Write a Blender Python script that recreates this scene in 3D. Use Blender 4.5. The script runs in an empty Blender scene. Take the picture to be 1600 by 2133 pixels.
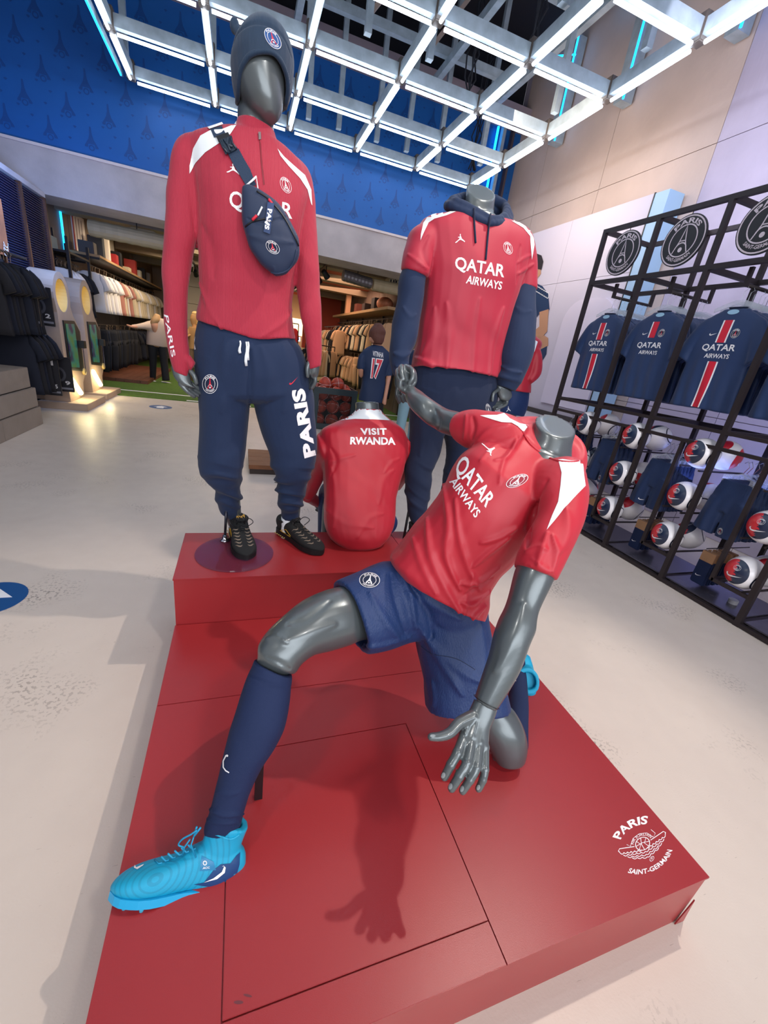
import bpy, bmesh, math, random
import numpy as np
from mathutils import Vector, Matrix
from mathutils.bvhtree import BVHTree
random.seed(7); rng = np.random.default_rng(7)
SC = bpy.context.scene; COL = SC.collection; PI = math.pi
# ---------------------------------------------------------------- camera
CAM = Vector((0, 0, 1.355)); FPX = 848.0
CX = Vector((0.94205013, -0.30575121, 0.13804978))
CD = Vector((0.00965824, -0.38661957, -0.92218872))     # image down
CF = Vector((0.33533306, 0.87008132, -0.361262))        # forward
cd = bpy.data.cameras.new('camera'); co = bpy.data.objects.new('camera', cd); COL.objects.link(co)
up = -CD; bk = -CF
co.matrix_world = Matrix(((CX[0], up[0], bk[0], CAM[0]), (CX[1], up[1], bk[1], CAM[1]), (CX[2], up[2], bk[2], CAM[2]), (0, 0, 0, 1)))
cd.sensor_fit = 'VERTICAL'; cd.sensor_height = 24.0; cd.lens = FPX / 2133.0 * 24.0
cd.clip_start = 0.02; cd.clip_end = 100; SC.camera = co
SC.view_settings.view_transform = 'Standard'; SC.view_settings.look = 'None'
SC.view_settings.gamma = 1.0; SC.view_settings.use_curve_mapping = False
SC.view_settings.exposure = 0.28
# ---------------------------------------------------------------- world and lamps
W = bpy.data.worlds.new('world'); SC.world = W; W.use_nodes = True
W.node_tree.nodes['Background'].inputs[0].default_value = (0.80, 0.82, 0.95, 1)
W.node_tree.nodes['Background'].inputs[1].default_value = 0.42
TUBE_STRENGTH = 9.0
def lamp(kind, name, loc, tgt, energy, col, size=0.1, size_y=None, angle=60, blend=0.5):
    l = bpy.data.lights.new(name, kind); l.energy = energy; l.color = col
    if kind == 'AREA':
        l.size = size
        if size_y: l.shape = 'RECTANGLE'; l.size_y = size_y
    else:
        l.shadow_soft_size = size
    if kind == 'SPOT': l.spot_size = math.radians(angle); l.spot_blend = blend
    o = bpy.data.objects.new(name, l); COL.objects.link(o); o.location = loc
    o.rotation_euler = (Vector(tgt) - Vector(loc)).to_track_quat('-Z', 'Y').to_euler(); return o
lamp('SPOT', 'track_spot', (2.1, 1.15, 4.1), (0.35, 0.7, 0.2), 210, (1, .86, .76), .035, angle=62)
lamp('SPOT', 'track_spot', (-1.6, -0.6, 3.9), (0.6, 1.2, 0.6), 90, (1, .93, .9), .10, angle=70)
lamp('SPOT', 'track_spot', (1.2, -1.2, 3.9), (1.0, 2.0, 1.2), 130, (1, .90, .86), .15, angle=70)
lamp('AREA', 'entrance_daylight', (0.8, -4.0, 2.4), (0.8, 3, 0.8), 190, (.93, .95, 1), 5.0, 2.6)
lamp('AREA', 'wall_fill', (3.3, 5.6, 3.6), (4.75, 6.2, 3.7), 25, (1, .80, .62), 1.6)  # unseen warm fill, added to brighten the far part of the right wall
lamp('AREA', 'wall_fill', (3.3, 2.9, 3.7), (4.75, 3.1, 3.5), 30, (.86, .84, 1), 1.6)  # unseen cool fill, added to brighten the wall behind the rack
lamp('AREA', 'store_ceiling_lamp', (-0.9, 11.5, 2.9), (-0.9, 11.5, 0), 90, (1, .82, .60), 2.6, 3.5)
lamp('AREA', 'store_ceiling_lamp', (2.2, 12.5, 2.9), (2.4, 12.5, 0), 110, (1, .62, .45), 2.2, 4.0)
lamp('SPOT', 'store_spot', (-1.2, 10.2, 2.7), (-2.7, 11.6, 1.5), 120, (1, .85, .6), .08, angle=80)
lamp('SPOT', 'store_spot', (1.6, 10.4, 2.8), (3.2, 12.0, 1.4), 120, (1, .75, .5), .08, angle=90)
lamp('AREA', 'blue_wall_tint', (4.25, 2.3, 0.5), (4.7, 2.5, 2.0), 9, (.25, .35, 1), .6, 2.4)
lamp('AREA', 'blue_wall_tint', (-1.9, 6.6, 2.3), (-2.7, 7.5, 2.2), 22, (.2, .4, 1), .5)  # unseen blue light added to tint the slatted left wall
# ---------------------------------------------------------------- colour and materials
def lin(c):
    if isinstance(c, str): c = tuple(int(c[i:i+2], 16) / 255 for i in (0, 2, 4))
    return tuple(x / 12.92 if x <= .04045 else ((x + .055) / 1.055) ** 2.4 for x in c) + (1,)
MATS = {}
def mat(name, col, rough=.6, metal=0., bump=None, var=None, spec=.5, sheen=0., emit=0., alpha=1., trans=0., coat=0.):
    """bump=(scale,strength[,stretch xyz]); var=(scale,amount) mottles the colour"""
    if name in MATS: return MATS[name]
    m = bpy.data.materials.new(name); m.use_nodes = True; nt = m.node_tree; b = nt.nodes['Principled BSDF']
    c = lin(col); b.inputs['Base Color'].default_value = c; b.inputs['Roughness'].default_value = rough
    b.inputs['Metallic'].default_value = metal; b.inputs['Specular IOR Level'].default_value = spec
    b.inputs['Sheen Weight'].default_value = sheen; b.inputs['Coat Weight'].default_value = coat
    b.inputs['Transmission Weight'].default_value = trans; b.inputs['Alpha'].default_value = alpha
    if emit: b.inputs['Emission Color'].default_value = c; b.inputs['Emission Strength'].default_value = emit
    tc = nt.nodes.new('ShaderNodeTexCoord')
    if var:
        n = nt.nodes.new('ShaderNodeTexNoise'); n.inputs['Scale'].default_value = var[0]; n.inputs['Detail'].default_value = 6
        nt.links.new(tc.outputs['Object'], n.inputs['Vector'])
        r = nt.nodes.new('ShaderNodeMapRange'); r.inputs[1].default_value = .3; r.inputs[2].default_value = .7
        r.inputs[3].default_value = 1 - var[1]; r.inputs[4].default_value = 1 + var[1]
        nt.links.new(n.outputs[0], r.inputs[0])
        h = nt.nodes.new('ShaderNodeHueSaturation'); h.inputs['Color'].default_value = c
        nt.links.new(r.outputs[0], h.inputs['Value']); nt.links.new(h.outputs[0], b.inputs['Base Color'])
    if bump:
        mp = nt.nodes.new('ShaderNodeMapping'); mp.inputs['Scale'].default_value = bump[2] if len(bump) > 2 else (1, 1, 1)
        n = nt.nodes.new('ShaderNodeTexNoise'); n.inputs['Scale'].default_value = bump[0]; n.inputs['Detail'].default_value = 3
        bp = nt.nodes.new('ShaderNodeBump'); bp.inputs['Strength'].default_value = bump[1]; bp.inputs['Distance'].default_value = .01
        nt.links.new(tc.outputs['Object'], mp.inputs[0]); nt.links.new(mp.outputs[0], n.inputs['Vector'])
        nt.links.new(n.outputs[0], bp.inputs['Height']); nt.links.new(bp.outputs[0], b.inputs['Normal'])
    MATS[name] = m; return m
def node(nt, t, **kw):
    n = nt.nodes.new(t)
    for k, v in kw.items(): setattr(n, k, v)
    return n
def mth(nt, op, a, b=None, c=None):
    n = nt.nodes.new('ShaderNodeMath'); n.operation = op
    for i, v in enumerate((a, b, c)):
        if v is None: continue
        if isinstance(v, (int, float)): n.inputs[i].default_value = v
        else: nt.links.new(v, n.inputs[i])
    return n.outputs[0]
def mixc(nt, fac, a, b):
    n = nt.nodes.new('ShaderNodeMix'); n.data_type = 'RGBA'
    for i, v in ((0, fac), (6, a), (7, b)):
        if isinstance(v, (int, float)): n.inputs[i].default_value = v
        elif isinstance(v, tuple): n.inputs[i].default_value = v
        else: nt.links.new(v, n.inputs[i])
    return n.outputs[2]
RED = mat('red_jersey', 'ab1b36', .55, sheen=.15, bump=(900, .12))
REDB = mat('red_jersey_bright', 'b81c2f', .45, sheen=.1, bump=(1100, .12))
NAVY = mat('navy_fleece', '0f2648', .85, sheen=.08, bump=(700, .2))
NAVYD = mat('navy_dark_fleece', '0c1e3c', .9, sheen=.08, bump=(700, .2))
NAVYS = mat('navy_sock', '071f48', .8, bump=(1200, .3, (1, 1, .15)))
SHORTB = mat('blue_shorts', '0c2e60', .55, sheen=.04, bump=(260, .25, (1, 1, .3)))
WHITE = mat('white_cloth', 'e6eef2', .7, bump=(900, .1))
WPRINT = mat('white_print', 'f2f2f4', .5)
RPRINT = mat('red_print', 'd8283c', .5)
GREY = mat('mannequin_grey', '60686a', .32, metal=.45, coat=.2)
BLACK = mat('black_metal', '2a2526', .45, metal=.5)
BLKP = mat('black_plastic', '101216', .4)
STEEL = mat('galvanised_steel', 'a9b8c2', .45, metal=.25, var=(9, .15))
CONC = mat('raw_concrete', 'b5aaa8', .8, bump=(30, .15), var=(3, .12))
DARK = mat('dark_void', '0d0e14', .9)
# ribbed knit for the long sleeved top: fine vertical ribs
def ribbed(name, col, scale, ax='Z'):
    m = mat(name, col, .65, sheen=.15); nt = m.node_tree; b = nt.nodes['Principled BSDF']
    tc = node(nt, 'ShaderNodeTexCoord'); w = node(nt, 'ShaderNodeTexWave', bands_direction='X'); w.inputs['Scale'].default_value = scale
    w.inputs['Distortion'].default_value = .6
    nt.links.new(tc.outputs['Object'], w.inputs['Vector'])
    bp = node(nt, 'ShaderNodeBump'); bp.inputs['Strength'].default_value = .35; bp.inputs['Distance'].default_value = .004
    nt.links.new(w.outputs['Fac'], bp.inputs['Height']); nt.links.new(bp.outputs[0], b.inputs['Normal'])
    h = mixc(nt, w.outputs['Fac'], lin(col), tuple(x * .86 for x in lin(col)[:3]) + (1,)); nt.links.new(h, b.inputs['Base Color'])
    return m
REDRIB = ribbed('red_ribbed_knit', 'b01f3b', 78)
# ---------------------------------------------------------------- objects
def tag(o, label=None, cat=None, group=None, kind=None):
    if label: o['label'] = label
    if cat: o['category'] = cat
    if group: o['group'] = group
    if kind: o['kind'] = kind
    return o
def thing(name, label, cat, loc=(0, 0, 0), group=None):
    o = bpy.data.objects.new(name, None); COL.objects.link(o); o.location = loc; o.empty_display_size = .1
    return tag(o, label, cat, group)
def link(name, me, m=None, parent=None, smooth=False):
    o = bpy.data.objects.new(name, me); COL.objects.link(o)
    if m and not me.materials: me.materials.append(m)
    if smooth: me.shade_smooth()
    if parent:
        o.parent = parent
        if parent.type == 'EMPTY': o.matrix_parent_inverse = Matrix.Translation(-Vector(parent.location))
    return o
def copytree(o, parent=None):
    c = o.copy(); COL.objects.link(c)
    if parent: c.parent = parent; c.matrix_parent_inverse = o.matrix_parent_inverse.copy()
    for ch in list(o.children): copytree(ch, c)
    return c
class MB:
    def __init__(s): s.v = []; s.f = []
    def add(s, v, f):
        k = len(s.v); s.v += [tuple(p) for p in v]; s.f += [tuple(i + k for i in q) for q in f]; return s
    def box(s, c, d, R=None):
        hx, hy, hz = d[0] / 2, d[1] / 2, d[2] / 2; c = Vector(c)
        v = [Vector((x, y, z)) for x in (-hx, hx) for y in (-hy, hy) for z in (-hz, hz)]
        if R is not None: v = [R @ p for p in v]
        return s.add([p + c for p in v], [(0, 1, 3, 2), (4, 6, 7, 5), (0, 4, 5, 1), (2, 3, 7, 6), (0, 2, 6, 4), (1, 5, 7, 3)])
    def b2(s, a, b): return s.box([(a[i] + b[i]) / 2 for i in range(3)], [abs(b[i] - a[i]) for i in range(3)])
    def bar(s, a, b, w, h=None, up=(0, 0, 1)):
        a = Vector(a); b = Vector(b); t = (b - a); L = t.length; t.normalize(); u = Vector(up)
        if abs(t.dot(u)) > .95: u = Vector((1, 0, 0))
        x = t.cross(u).normalized(); y = x.cross(t)
        return s.box((a + b) / 2, (w, L, h or w), Matrix((x, t, y)).transposed())
    def tube(s, pts, r, n=8, cap=True):
        pts = [Vector(p) for p in pts]; rr = r if isinstance(r, (list, tuple)) else [r] * len(pts)
        rings = []; u = None
        for i, p in enumerate(pts):
            t = (pts[min(i + 1, len(pts) - 1)] - pts[max(i - 1, 0)]).normalized()
            if u is None:
                u = t.cross(Vector((0, 0, 1)) if abs(t.z) < .9 else Vector((1, 0, 0))).normalized()
            else: u = (u - t * u.dot(t)).normalized()
            w = t.cross(u); rings.append([p + (u * math.cos(a) + w * math.sin(a)) * rr[i] for a in [2 * PI * k / n for k in range(n)]])
        return s.rings(rings, cap)
    def rings(s, rings, cap=True):
        n = len(rings[0]); v = [p for r in rings for p in r]; f = []
        for i in range(len(rings) - 1):
            for k in range(n):
                a = i * n + k; b = i * n + (k + 1) % n; f.append((a, b, b + n, a + n))
        if cap: f.append(tuple(range(n))[::-1]); f.append(tuple((len(rings) - 1) * n + k for k in range(n)))
        return s.add(v, f)
    def lathe(s, prof, c=(0, 0, 0), n=24, R=None):
        c = Vector(c); rings = []
        for r, z in prof:
            q = [Vector((r * math.cos(2 * PI * k / n), r * math.sin(2 * PI * k / n), z)) for k in range(n)]
            rings.append([(R @ p if R is not None else p) + c for p in q])
        return s.rings(rings)
    def prism(s, poly, d, o=(0, 0, 0), U=(1, 0, 0), V=(0, 1, 0)):
        o = Vector(o); U = Vector(U); V = Vector(V); N = U.cross(V).normalized() * d; n = len(poly)
        a = [o + U * x + V * y for x, y in poly]; return s.add(a + [p + N for p in a], [tuple(range(n))[::-1], tuple(range(n, 2 * n))] + [(i, (i + 1) % n, (i + 1) % n + n, i + n) for i in range(n)])
    def ball(s, c, r, n=16, m=10):
        c = Vector(c); r = r if isinstance(r, tuple) else (r, r, r)
        return s.rings([[c + Vector((r[0] * math.sin(t) * math.cos(2 * PI * k / n), r[1] * math.sin(t) * math.sin(2 * PI * k / n), r[2] * math.cos(t))) for k in range(n)] for t in [PI * (i + .02) / (m + .04) for i in range(m + 1)]])
    def mesh(s, name):
        me = bpy.data.meshes.new(name); me.from_pydata(s.v, [], s.f); bm = bmesh.new(); bm.from_mesh(me)
        bmesh.ops.recalc_face_normals(bm, faces=bm.faces); bm.to_mesh(me); bm.free(); me.update(); return me
    def obj(s, name, m, parent=None, smooth=False, bevel=0):
        me = s.mesh(name)
        if bevel:
            bm = bmesh.new(); bm.from_mesh(me); bmesh.ops.bevel(bm, geom=bm.edges[:], offset=bevel, segments=2, affect='EDGES', clamp_overlap=True); bm.to_mesh(me); bm.free()
        o = link(name, me, m, parent, smooth); return o
# ---------------------------------------------------------------- measuring helpers (pixel of the photograph -> world point)
def ray(px, py): return CX * (px - 800) + CD * (py - 1066.5) + CF * FPX
def DP(px, py, d): return CAM + ray(px, py) * (d / FPX)
def YP(px, py, y): r = ray(px, py); return CAM + r * (y / r.y)
def XP(px, py, x): r = ray(px, py); return CAM + r * (x / r.x)
def ZP(px, py, z): r = ray(px, py); return CAM + r * ((z - CAM.z) / r.z)
def crom(a, sub):
    a = np.array(a, float); out = []; n = len(a)
    for i in range(n - 1):
        p0 = a[max(i - 1, 0)]; p1 = a[i]; p2 = a[i + 1]; p3 = a[min(i + 2, n - 1)]
        for k in range(sub):
            t = k / sub; out.append(.5 * (2 * p1 + (p2 - p0) * t + (2 * p0 - 5 * p1 + 4 * p2 - p3) * t * t + (3 * p1 - p0 - 3 * p2 + p3) * t ** 3))
    out.append(a[-1]); return np.array(out)
def loft(mb, rings, n=28, sub=4, e=2.2, dome=(0, 0), inset=(0, 0)):
    """rings: (P1, P2, thickness[, front point]) : P1,P2 are the two flanks, thickness the half depth (None = round)"""
    c = []; A = []; B = []; Bp = None; m = len(rings)
    for r in rings:
        p, q = Vector(r[0]), Vector(r[1]); c.append((p + q) / 2); A.append((q - p) / 2)
    for i, r in enumerate(rings):
        t = (c[min(i + 1, m - 1)] - c[max(i - 1, 0)]).normalized(); th = r[2] if r[2] is not None else A[i].length
        b = A[i].cross(t).normalized() * th
        if len(r) > 3 and r[3] is not None: b = Vector(r[3]) - c[i]
        if Bp is not None and b.dot(Bp) < 0: b = -b
        Bp = b; B.append(b)
    if sub > 1: c, A, B = [[Vector(x) for x in crom([tuple(x) for x in q], sub)] for q in (c, A, B)]
    m = len(c); out = []
    tmp = [(c[i], A[i], B[i], (c[min(i + 1, m - 1)] - c[max(i - 1, 0)]).normalized()) for i in range(m)]
    def ring(cc, a, b, s=1.0):
        R = []
        for k in range(n):
            u = 2 * PI * k / n; x = math.cos(u); y = math.sin(u)
            x = math.copysign(abs(x) ** (2 / e), x); y = math.copysign(abs(y) ** (2 / e), y); R.append(cc + a * (x * s) + b * (y * s))
        return R
    def ins(a, b): return max(.55, 1 - .0135 / min(a.length, b.length))
    if dome[0]:
        cc, a, b, t = tmp[0]
        for s in (.35, .7, .92): out.append(ring(cc - t * dome[0] * math.sqrt(1 - s * s), a, b, s))
    if inset[0]:
        cc, a, b, t = tmp[0]; out.append(ring(cc + t * inset[0], a, b, ins(a, b) - .03)); out.append(ring(cc, a, b, ins(a, b)))
    for cc, a, b, t in tmp: out.append(ring(cc, a, b))
    if dome[1]:
        cc, a, b, t = tmp[-1]
        for s in (.92, .7, .35): out.append(ring(cc + t * dome[1] * math.sqrt(1 - s * s), a, b, s))
    if inset[1]:
        cc, a, b, t = tmp[-1]; out.append(ring(cc, a, b, ins(a, b))); out.append(ring(cc - t * inset[1], a, b, ins(a, b) - .03))
    mb.rings(out); return mb
def sil(mb, rows, d=None, y=None, **kw):
    """rows: x1,y1,x2,y2[,depth[,thick]] measured on the photograph"""
    R = []
    for r in rows:
        dd = r[4] if len(r) > 4 and r[4] is not None else (d if d is not None else y)
        f = DP if d is not None else YP
        th = r[5] if len(r) > 5 else None
        R.append((f(r[0], r[1], dd), f(r[2], r[3], dd), th, f(r[6], r[7], dd - th) if len(r) > 7 else None))
    return loft(mb, R, **kw)
def remesh(mb, name, voxel=.006, smooth=6, fac=.5):
    me = mb.mesh(name + '_src'); o = bpy.data.objects.new('tmp', me); COL.objects.link(o)
    r = o.modifiers.new('r', 'REMESH'); r.mode = 'VOXEL'; r.voxel_size = voxel; r.adaptivity = 0
    if smooth: s = o.modifiers.new('s', 'SMOOTH'); s.iterations = smooth; s.factor = fac
    dg = bpy.context.evaluated_depsgraph_get(); dg.update()
    out = bpy.data.meshes.new_from_object(o.evaluated_get(dg)); out.name = name
    bpy.data.objects.remove(o); bpy.data.meshes.remove(me); out.materials.clear(); out.shade_smooth(); return out
def bvh(me): return BVHTree.FromPolygons([v.co.copy() for v in me.vertices], [p.vertices[:] for p in me.polygons])
def wrinkle(me, folds=(), noise=(0, 0), P=None, stretch=(1, 1, 1)):
    """folds: (pixel polyline, amplitude, width) raised or pressed along the surface; noise=(amp, size)"""
    n = len(me.vertices); co = np.empty(n * 3); me.vertices.foreach_get('co', co); co = co.reshape(-1, 3)
    no = np.empty(n * 3); me.vertex_normals.foreach_get('vector', no); no = no.reshape(-1, 3); d = np.zeros(n)
    t = bvh(me) if folds else None
    for pl, amp, w in folds:
        pts = []
        pl = crom(pl, 5) if len(pl) > 2 else np.array(pl, float)
        for i in range(len(pl) - 1):
            for k in range(4):
                q = pl[i] + (pl[i + 1] - pl[i]) * k / 4; h = t.ray_cast(CAM, ray(*q).normalized())[0]
                if h is not None: pts.append(tuple(h))
        if len(pts) < 2: continue
        best = np.full(n, 9.)
        P_ = np.array(pts)
        for i, p in enumerate(P_):
            e = np.linalg.norm(co - p, axis=1); taper = .35 + .65 * math.sin(PI * (i + .5) / len(P_)); best = np.minimum(best, e / max(taper, .2))
        d += amp * np.exp(-(best / w) ** 2)
    if noise[0]:
        ph = rng.uniform(0, 6.28, (7, 4)); st = np.array(stretch)
        for k in range(7):
            K = rng.normal(size=3) * st / noise[1] * (1 + .25 * k); d += noise[0] / (1 + .3 * k) * np.sin(co @ K + ph[k, 0] + 1.3 * np.sin(co @ (K[[1, 2, 0]] * .6) + ph[k, 1])) * .5
    co += no * d[:, None]; me.vertices.foreach_set('co', co.ravel()); me.update(); return me
def gather(me, z0, z1, amp, wl, xr=(-9, 9), yr=(-9, 9), seed=0.):
    """stacked soft folds of slack cloth between two heights"""
    n = len(me.vertices); co = np.empty(n * 3); me.vertices.foreach_get('co', co); co = co.reshape(-1, 3)
    no = np.empty(n * 3); me.vertex_normals.foreach_get('vector', no); no = no.reshape(-1, 3)
    x, y, z = co.T; sel = (z > z0) & (z < z1) & (x > xr[0]) & (x < xr[1]) & (y > yr[0]) & (y < yr[1])
    w = np.sin(np.pi * np.clip((z - z0) / (z1 - z0), 0, 1)) ** .6 * sel
    ph = z / wl * 6.283 + 2.2 * np.sin(x * 19 + seed) + 1.6 * np.sin(y * 23 + seed * 2) + 1.2 * np.sin(z * 31 + x * 17 + seed)
    d = amp * w * (np.cos(ph) * .75 + .25 * np.cos(2 * ph + .8)) * (.6 + .4 * np.sin(x * 29 + z * 21 + seed))
    co += no * d[:, None]; me.vertices.foreach_set('co', co.ravel()); me.update(); return me
# ---------------------------------------------------------------- flat prints laid on surfaces
def flat_mesh(curve_fn):
    cu = curve_fn(); o = bpy.data.objects.new('t', cu); COL.objects.link(o)
    dg = bpy.context.evaluated_depsgraph_get(); dg.update(); me = bpy.data.meshes.new_from_object(o.evaluated_get(dg))
    v = [(a.co.x, a.co.y) for a in me.vertices]; f = [tuple(p.vertices) for p in me.polygons]
    bpy.data.objects.remove(o); bpy.data.meshes.remove(me); return v, f
_tc = {}
def text2d(s, bold=.0, space=1.0, shear=0):
    k = (s, bold, space, shear)
    if k in _tc: return _tc[k]
    def fn():
        c = bpy.data.curves.new('t', 'FONT'); c.body = s; c.offset = bold; c.space_character = space; c.resolution_u = 3; c.shear = shear; return c
    v, f = flat_mesh(fn); xs = [a[0] for a in v]; ys = [a[1] for a in v]; x0, x1, y0, y1 = min(xs), max(xs), min(ys), max(ys)
    v = [((x - x0) / (x1 - x0), (y - y0) / (y1 - y0)) for x, y in v]; _tc[k] = (v, f, (x1 - x0) / (y1 - y0)); return _tc[k]
def poly2d(polys):
    """list of closed loops (even-odd holes)"""
    def fn():
        c = bpy.data.curves.new('p', 'CURVE'); c.dimensions = '2D'; c.fill_mode = 'BOTH'
        for pl in polys:
            s = c.splines.new('POLY'); s.points.add(len(pl) - 1); s.use_cyclic_u = True
            for i, p in enumerate(pl): s.points[i].co = (p[0], p[1], 0, 1)
        return c
    v, f = flat_mesh(fn); return v, f
def circ(cx, cy, r, n=32, ry=None): return [(cx + r * math.cos(2 * PI * k / n), cy + (ry or r) * math.sin(2 * PI * k / n)) for k in range(n)]
def stroke(pl, w, closed=False):
    out = []; n = len(pl); L = []; R = []
    for i, p in enumerate(pl):
        a = pl[(i - 1) % n] if closed else pl[max(i - 1, 0)]; b = pl[(i + 1) % n] if closed else pl[min(i + 1, n - 1)]
        dx, dy = b[0] - a[0], b[1] - a[1]; l = math.hypot(dx, dy) or 1; nx, ny = -dy / l * w / 2, dx / l * w / 2
        L.append((p[0] + nx, p[1] + ny)); R.append((p[0] - nx, p[1] - ny))
    v = L + R; f = [(i, (i + 1) % n, (i + 1) % n + n, i + n) for i in range(n if closed else n - 1)]; return v, f
def join2(parts):
    V = []; F = []
    for p in parts:
        k = len(V); V += list(p[0]); F += [tuple(i + k for i in q) for q in p[1]]
    return V, F
def tf(s, fn): return [fn(x, y) for x, y in s[0]], s[1]
def arc_text(s, r, a0, a1, h, bold=.02, inner=False):
    """text bent on a circle from angle a0 to a1 (degrees); inner: letters stand towards the centre"""
    v, f = text2d(s, bold)[:2]
    def m(x, y):
        a = math.radians(a0 + (a1 - a0) * x); rr = r + (1 - y) * h if inner else r + y * h
        return (rr * math.cos(a), rr * math.sin(a))
    return [m(*p) for p in v], f
def refine(v, f, maxl):
    bm = bmesh.new()
    for p in v: bm.verts.new(p)
    bm.verts.ensure_lookup_table()
    for q in f:
        try: bm.faces.new([bm.verts[i] for i in q])
        except ValueError: pass
    bmesh.ops.triangulate(bm, faces=bm.faces[:])
    for _ in range(6):
        es = [e for e in bm.edges if e.calc_length() > maxl]
        if not es: break
        bmesh.ops.subdivide_edges(bm, edges=es, cuts=1); bmesh.ops.triangulate(bm, faces=[g for g in bm.faces if len(g.verts) > 3])
    V = [tuple(a.co) for a in bm.verts]; bm.verts.index_update(); F = [tuple(a.index for a in g.verts) for g in bm.faces]; bm.free(); return V, F
def lay(name, shape, pixmap, tree, m, parent, off=.0012, maxpx=7):
    """print laid on the surface `tree`; pixmap maps the flat shape to pixels of the photograph"""
    V = [pixmap(x, y) for x, y in shape[0]]; V, F = refine([(a[0], a[1], 0) for a in V], shape[1], maxpx)
    out = []
    for x, y, _ in V:
        h, nrm, i, dd = tree.ray_cast(CAM, ray(x, y).normalized())
        if h is None: out.append(None); continue
        if nrm.dot(h - CAM) > 0: nrm = -nrm
        out.append(h + nrm * off)
    F = [q for q in F if all(out[i] is not None for i in q)]
    F = [q for q in F if max((out[q[0]] - out[q[1]]).length, (out[q[1]] - out[q[2]]).length) < .12]
    if not F: return None
    mb = MB(); use = sorted({i for q in F for i in q}); mp = {i: k for k, i in enumerate(use)}
    me = bpy.data.meshes.new(name); me.from_pydata([out[i] for i in use], [], [tuple(mp[i] for i in q) for q in F]); me.update()
    for p in me.polygons:
        pass
    return link(name, me, m, parent, True)
def quad(p00, p10, p11, p01): # bilinear pixel frame: p00 lower-left of the text, p10 lower-right, p11 upper-right, p01 upper-left
    return lambda x, y: tuple((p00[i] * (1 - x) + p10[i] * x) * (1 - y) + (p01[i] * (1 - x) + p11[i] * x) * y for i in (0, 1))
def frame(c, ex, ey): return lambda x, y: (c[0] + ex[0] * x + ey[0] * y, c[1] + ex[1] * x + ey[1] * y)
IDP = lambda x, y: (x, y)
def place(shape, o, U, V, name, m, parent, thick=0, N=None):
    """flat shape in the plane o + U x + V y"""
    o = Vector(o); U = Vector(U); V = Vector(V); me = bpy.data.meshes.new(name)
    v = [o + U * x + V * y for x, y in shape[0]]; f = list(shape[1])
    if thick:
        N = U.cross(V).normalized() * thick; k = len(v); bm = bmesh.new(); vs = [bm.verts.new(p) for p in v]
        for q in f:
            try: bm.faces.new([vs[i] for i in q])
            except ValueError: pass
        g = bmesh.ops.extrude_face_region(bm, geom=bm.faces[:]); bmesh.ops.translate(bm, vec=N, verts=[e for e in g['geom'] if isinstance(e, bmesh.types.BMVert)])
        bmesh.ops.recalc_face_normals(bm, faces=bm.faces); bm.to_mesh(me); bm.free()
    else: me.from_pydata(v, [], f)
    me.update(); return link(name, me, m, parent)
# club crest in the unit disc: rings, arched words, tower, cradle arc
def crest():
    w = [poly2d([circ(0, 0, 1, 40), circ(0, 0, .945, 40)]), poly2d([circ(0, 0, .66, 36), circ(0, 0, .61, 36)])]
    w.append(arc_text('PARIS', .69, 140, 40, .2, .03)); w.append(arc_text('SAINT-GERMAIN', .70, 225, 315, .14, .02, True))
    w.append(stroke([(.28 * math.cos(a), -.36 + .28 * math.sin(a)) for a in [math.radians(15 + 15 * k) for k in range(11)]], .05))
    w.append(poly2d([circ(0, -.36, .10, 12)]))
    r = [poly2d([[(-.04, .62), (.04, .62), (.07, .2), (.14, -.02), (.34, -.46), (.22, -.5), (.08, -.14), (-.08, -.14), (-.22, -.5), (-.34, -.46), (-.14, -.02), (-.07, .2)]])]
    return join2(w), join2(r)
CREST_W, CREST_R = crest()
DISC = poly2d([circ(0, 0, 1, 40)])
SWOOSH = poly2d([[(0, .28), (.04, .12), (.12, .02), (.22, 0), (.36, .04), (1, .42), (.36, .2), (.26, .17), (.16, .2), (.12, .3), (.14, .44), (.05, .36)]])
JUMP = poly2d([[(.44, 1), (.50, 1), (.52, .93), (.49, .86), (.53, .80), (.60, .66), (.64, .52), (.78, .40), (.98, .22), (1, .30), (.94, .12), (.80, .24), (.62, .34), (.50, .38), (.36, .30), (.18, .10), (.04, .02), (0, .10), (.06, .14), (.22, .30), (.38, .46), (.42, .62), (.28, .60), (.22, .64), (.30, .68), (.42, .70), (.46, .78), (.42, .86), (.41, .94)]])
def put_crest(tree, pm, parent, bg=None, wm=None, rm=None, off=.0012):
    if bg: lay('crest_ground', DISC, pm, tree, bg, parent, off * .7)
    lay('crest', CREST_W, pm, tree, wm or WPRINT, parent, off * 1.3)
    lay('crest_tower', CREST_R, pm, tree, rm or wm or WPRINT, parent, off * 1.3)
def words(s, tree, q, parent, m=None, bold=.02, name='lettering', off=.0013, space=1.0): return lay(name, text2d(s, bold, space)[:2], q, tree, m or WPRINT, parent, off)
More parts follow.
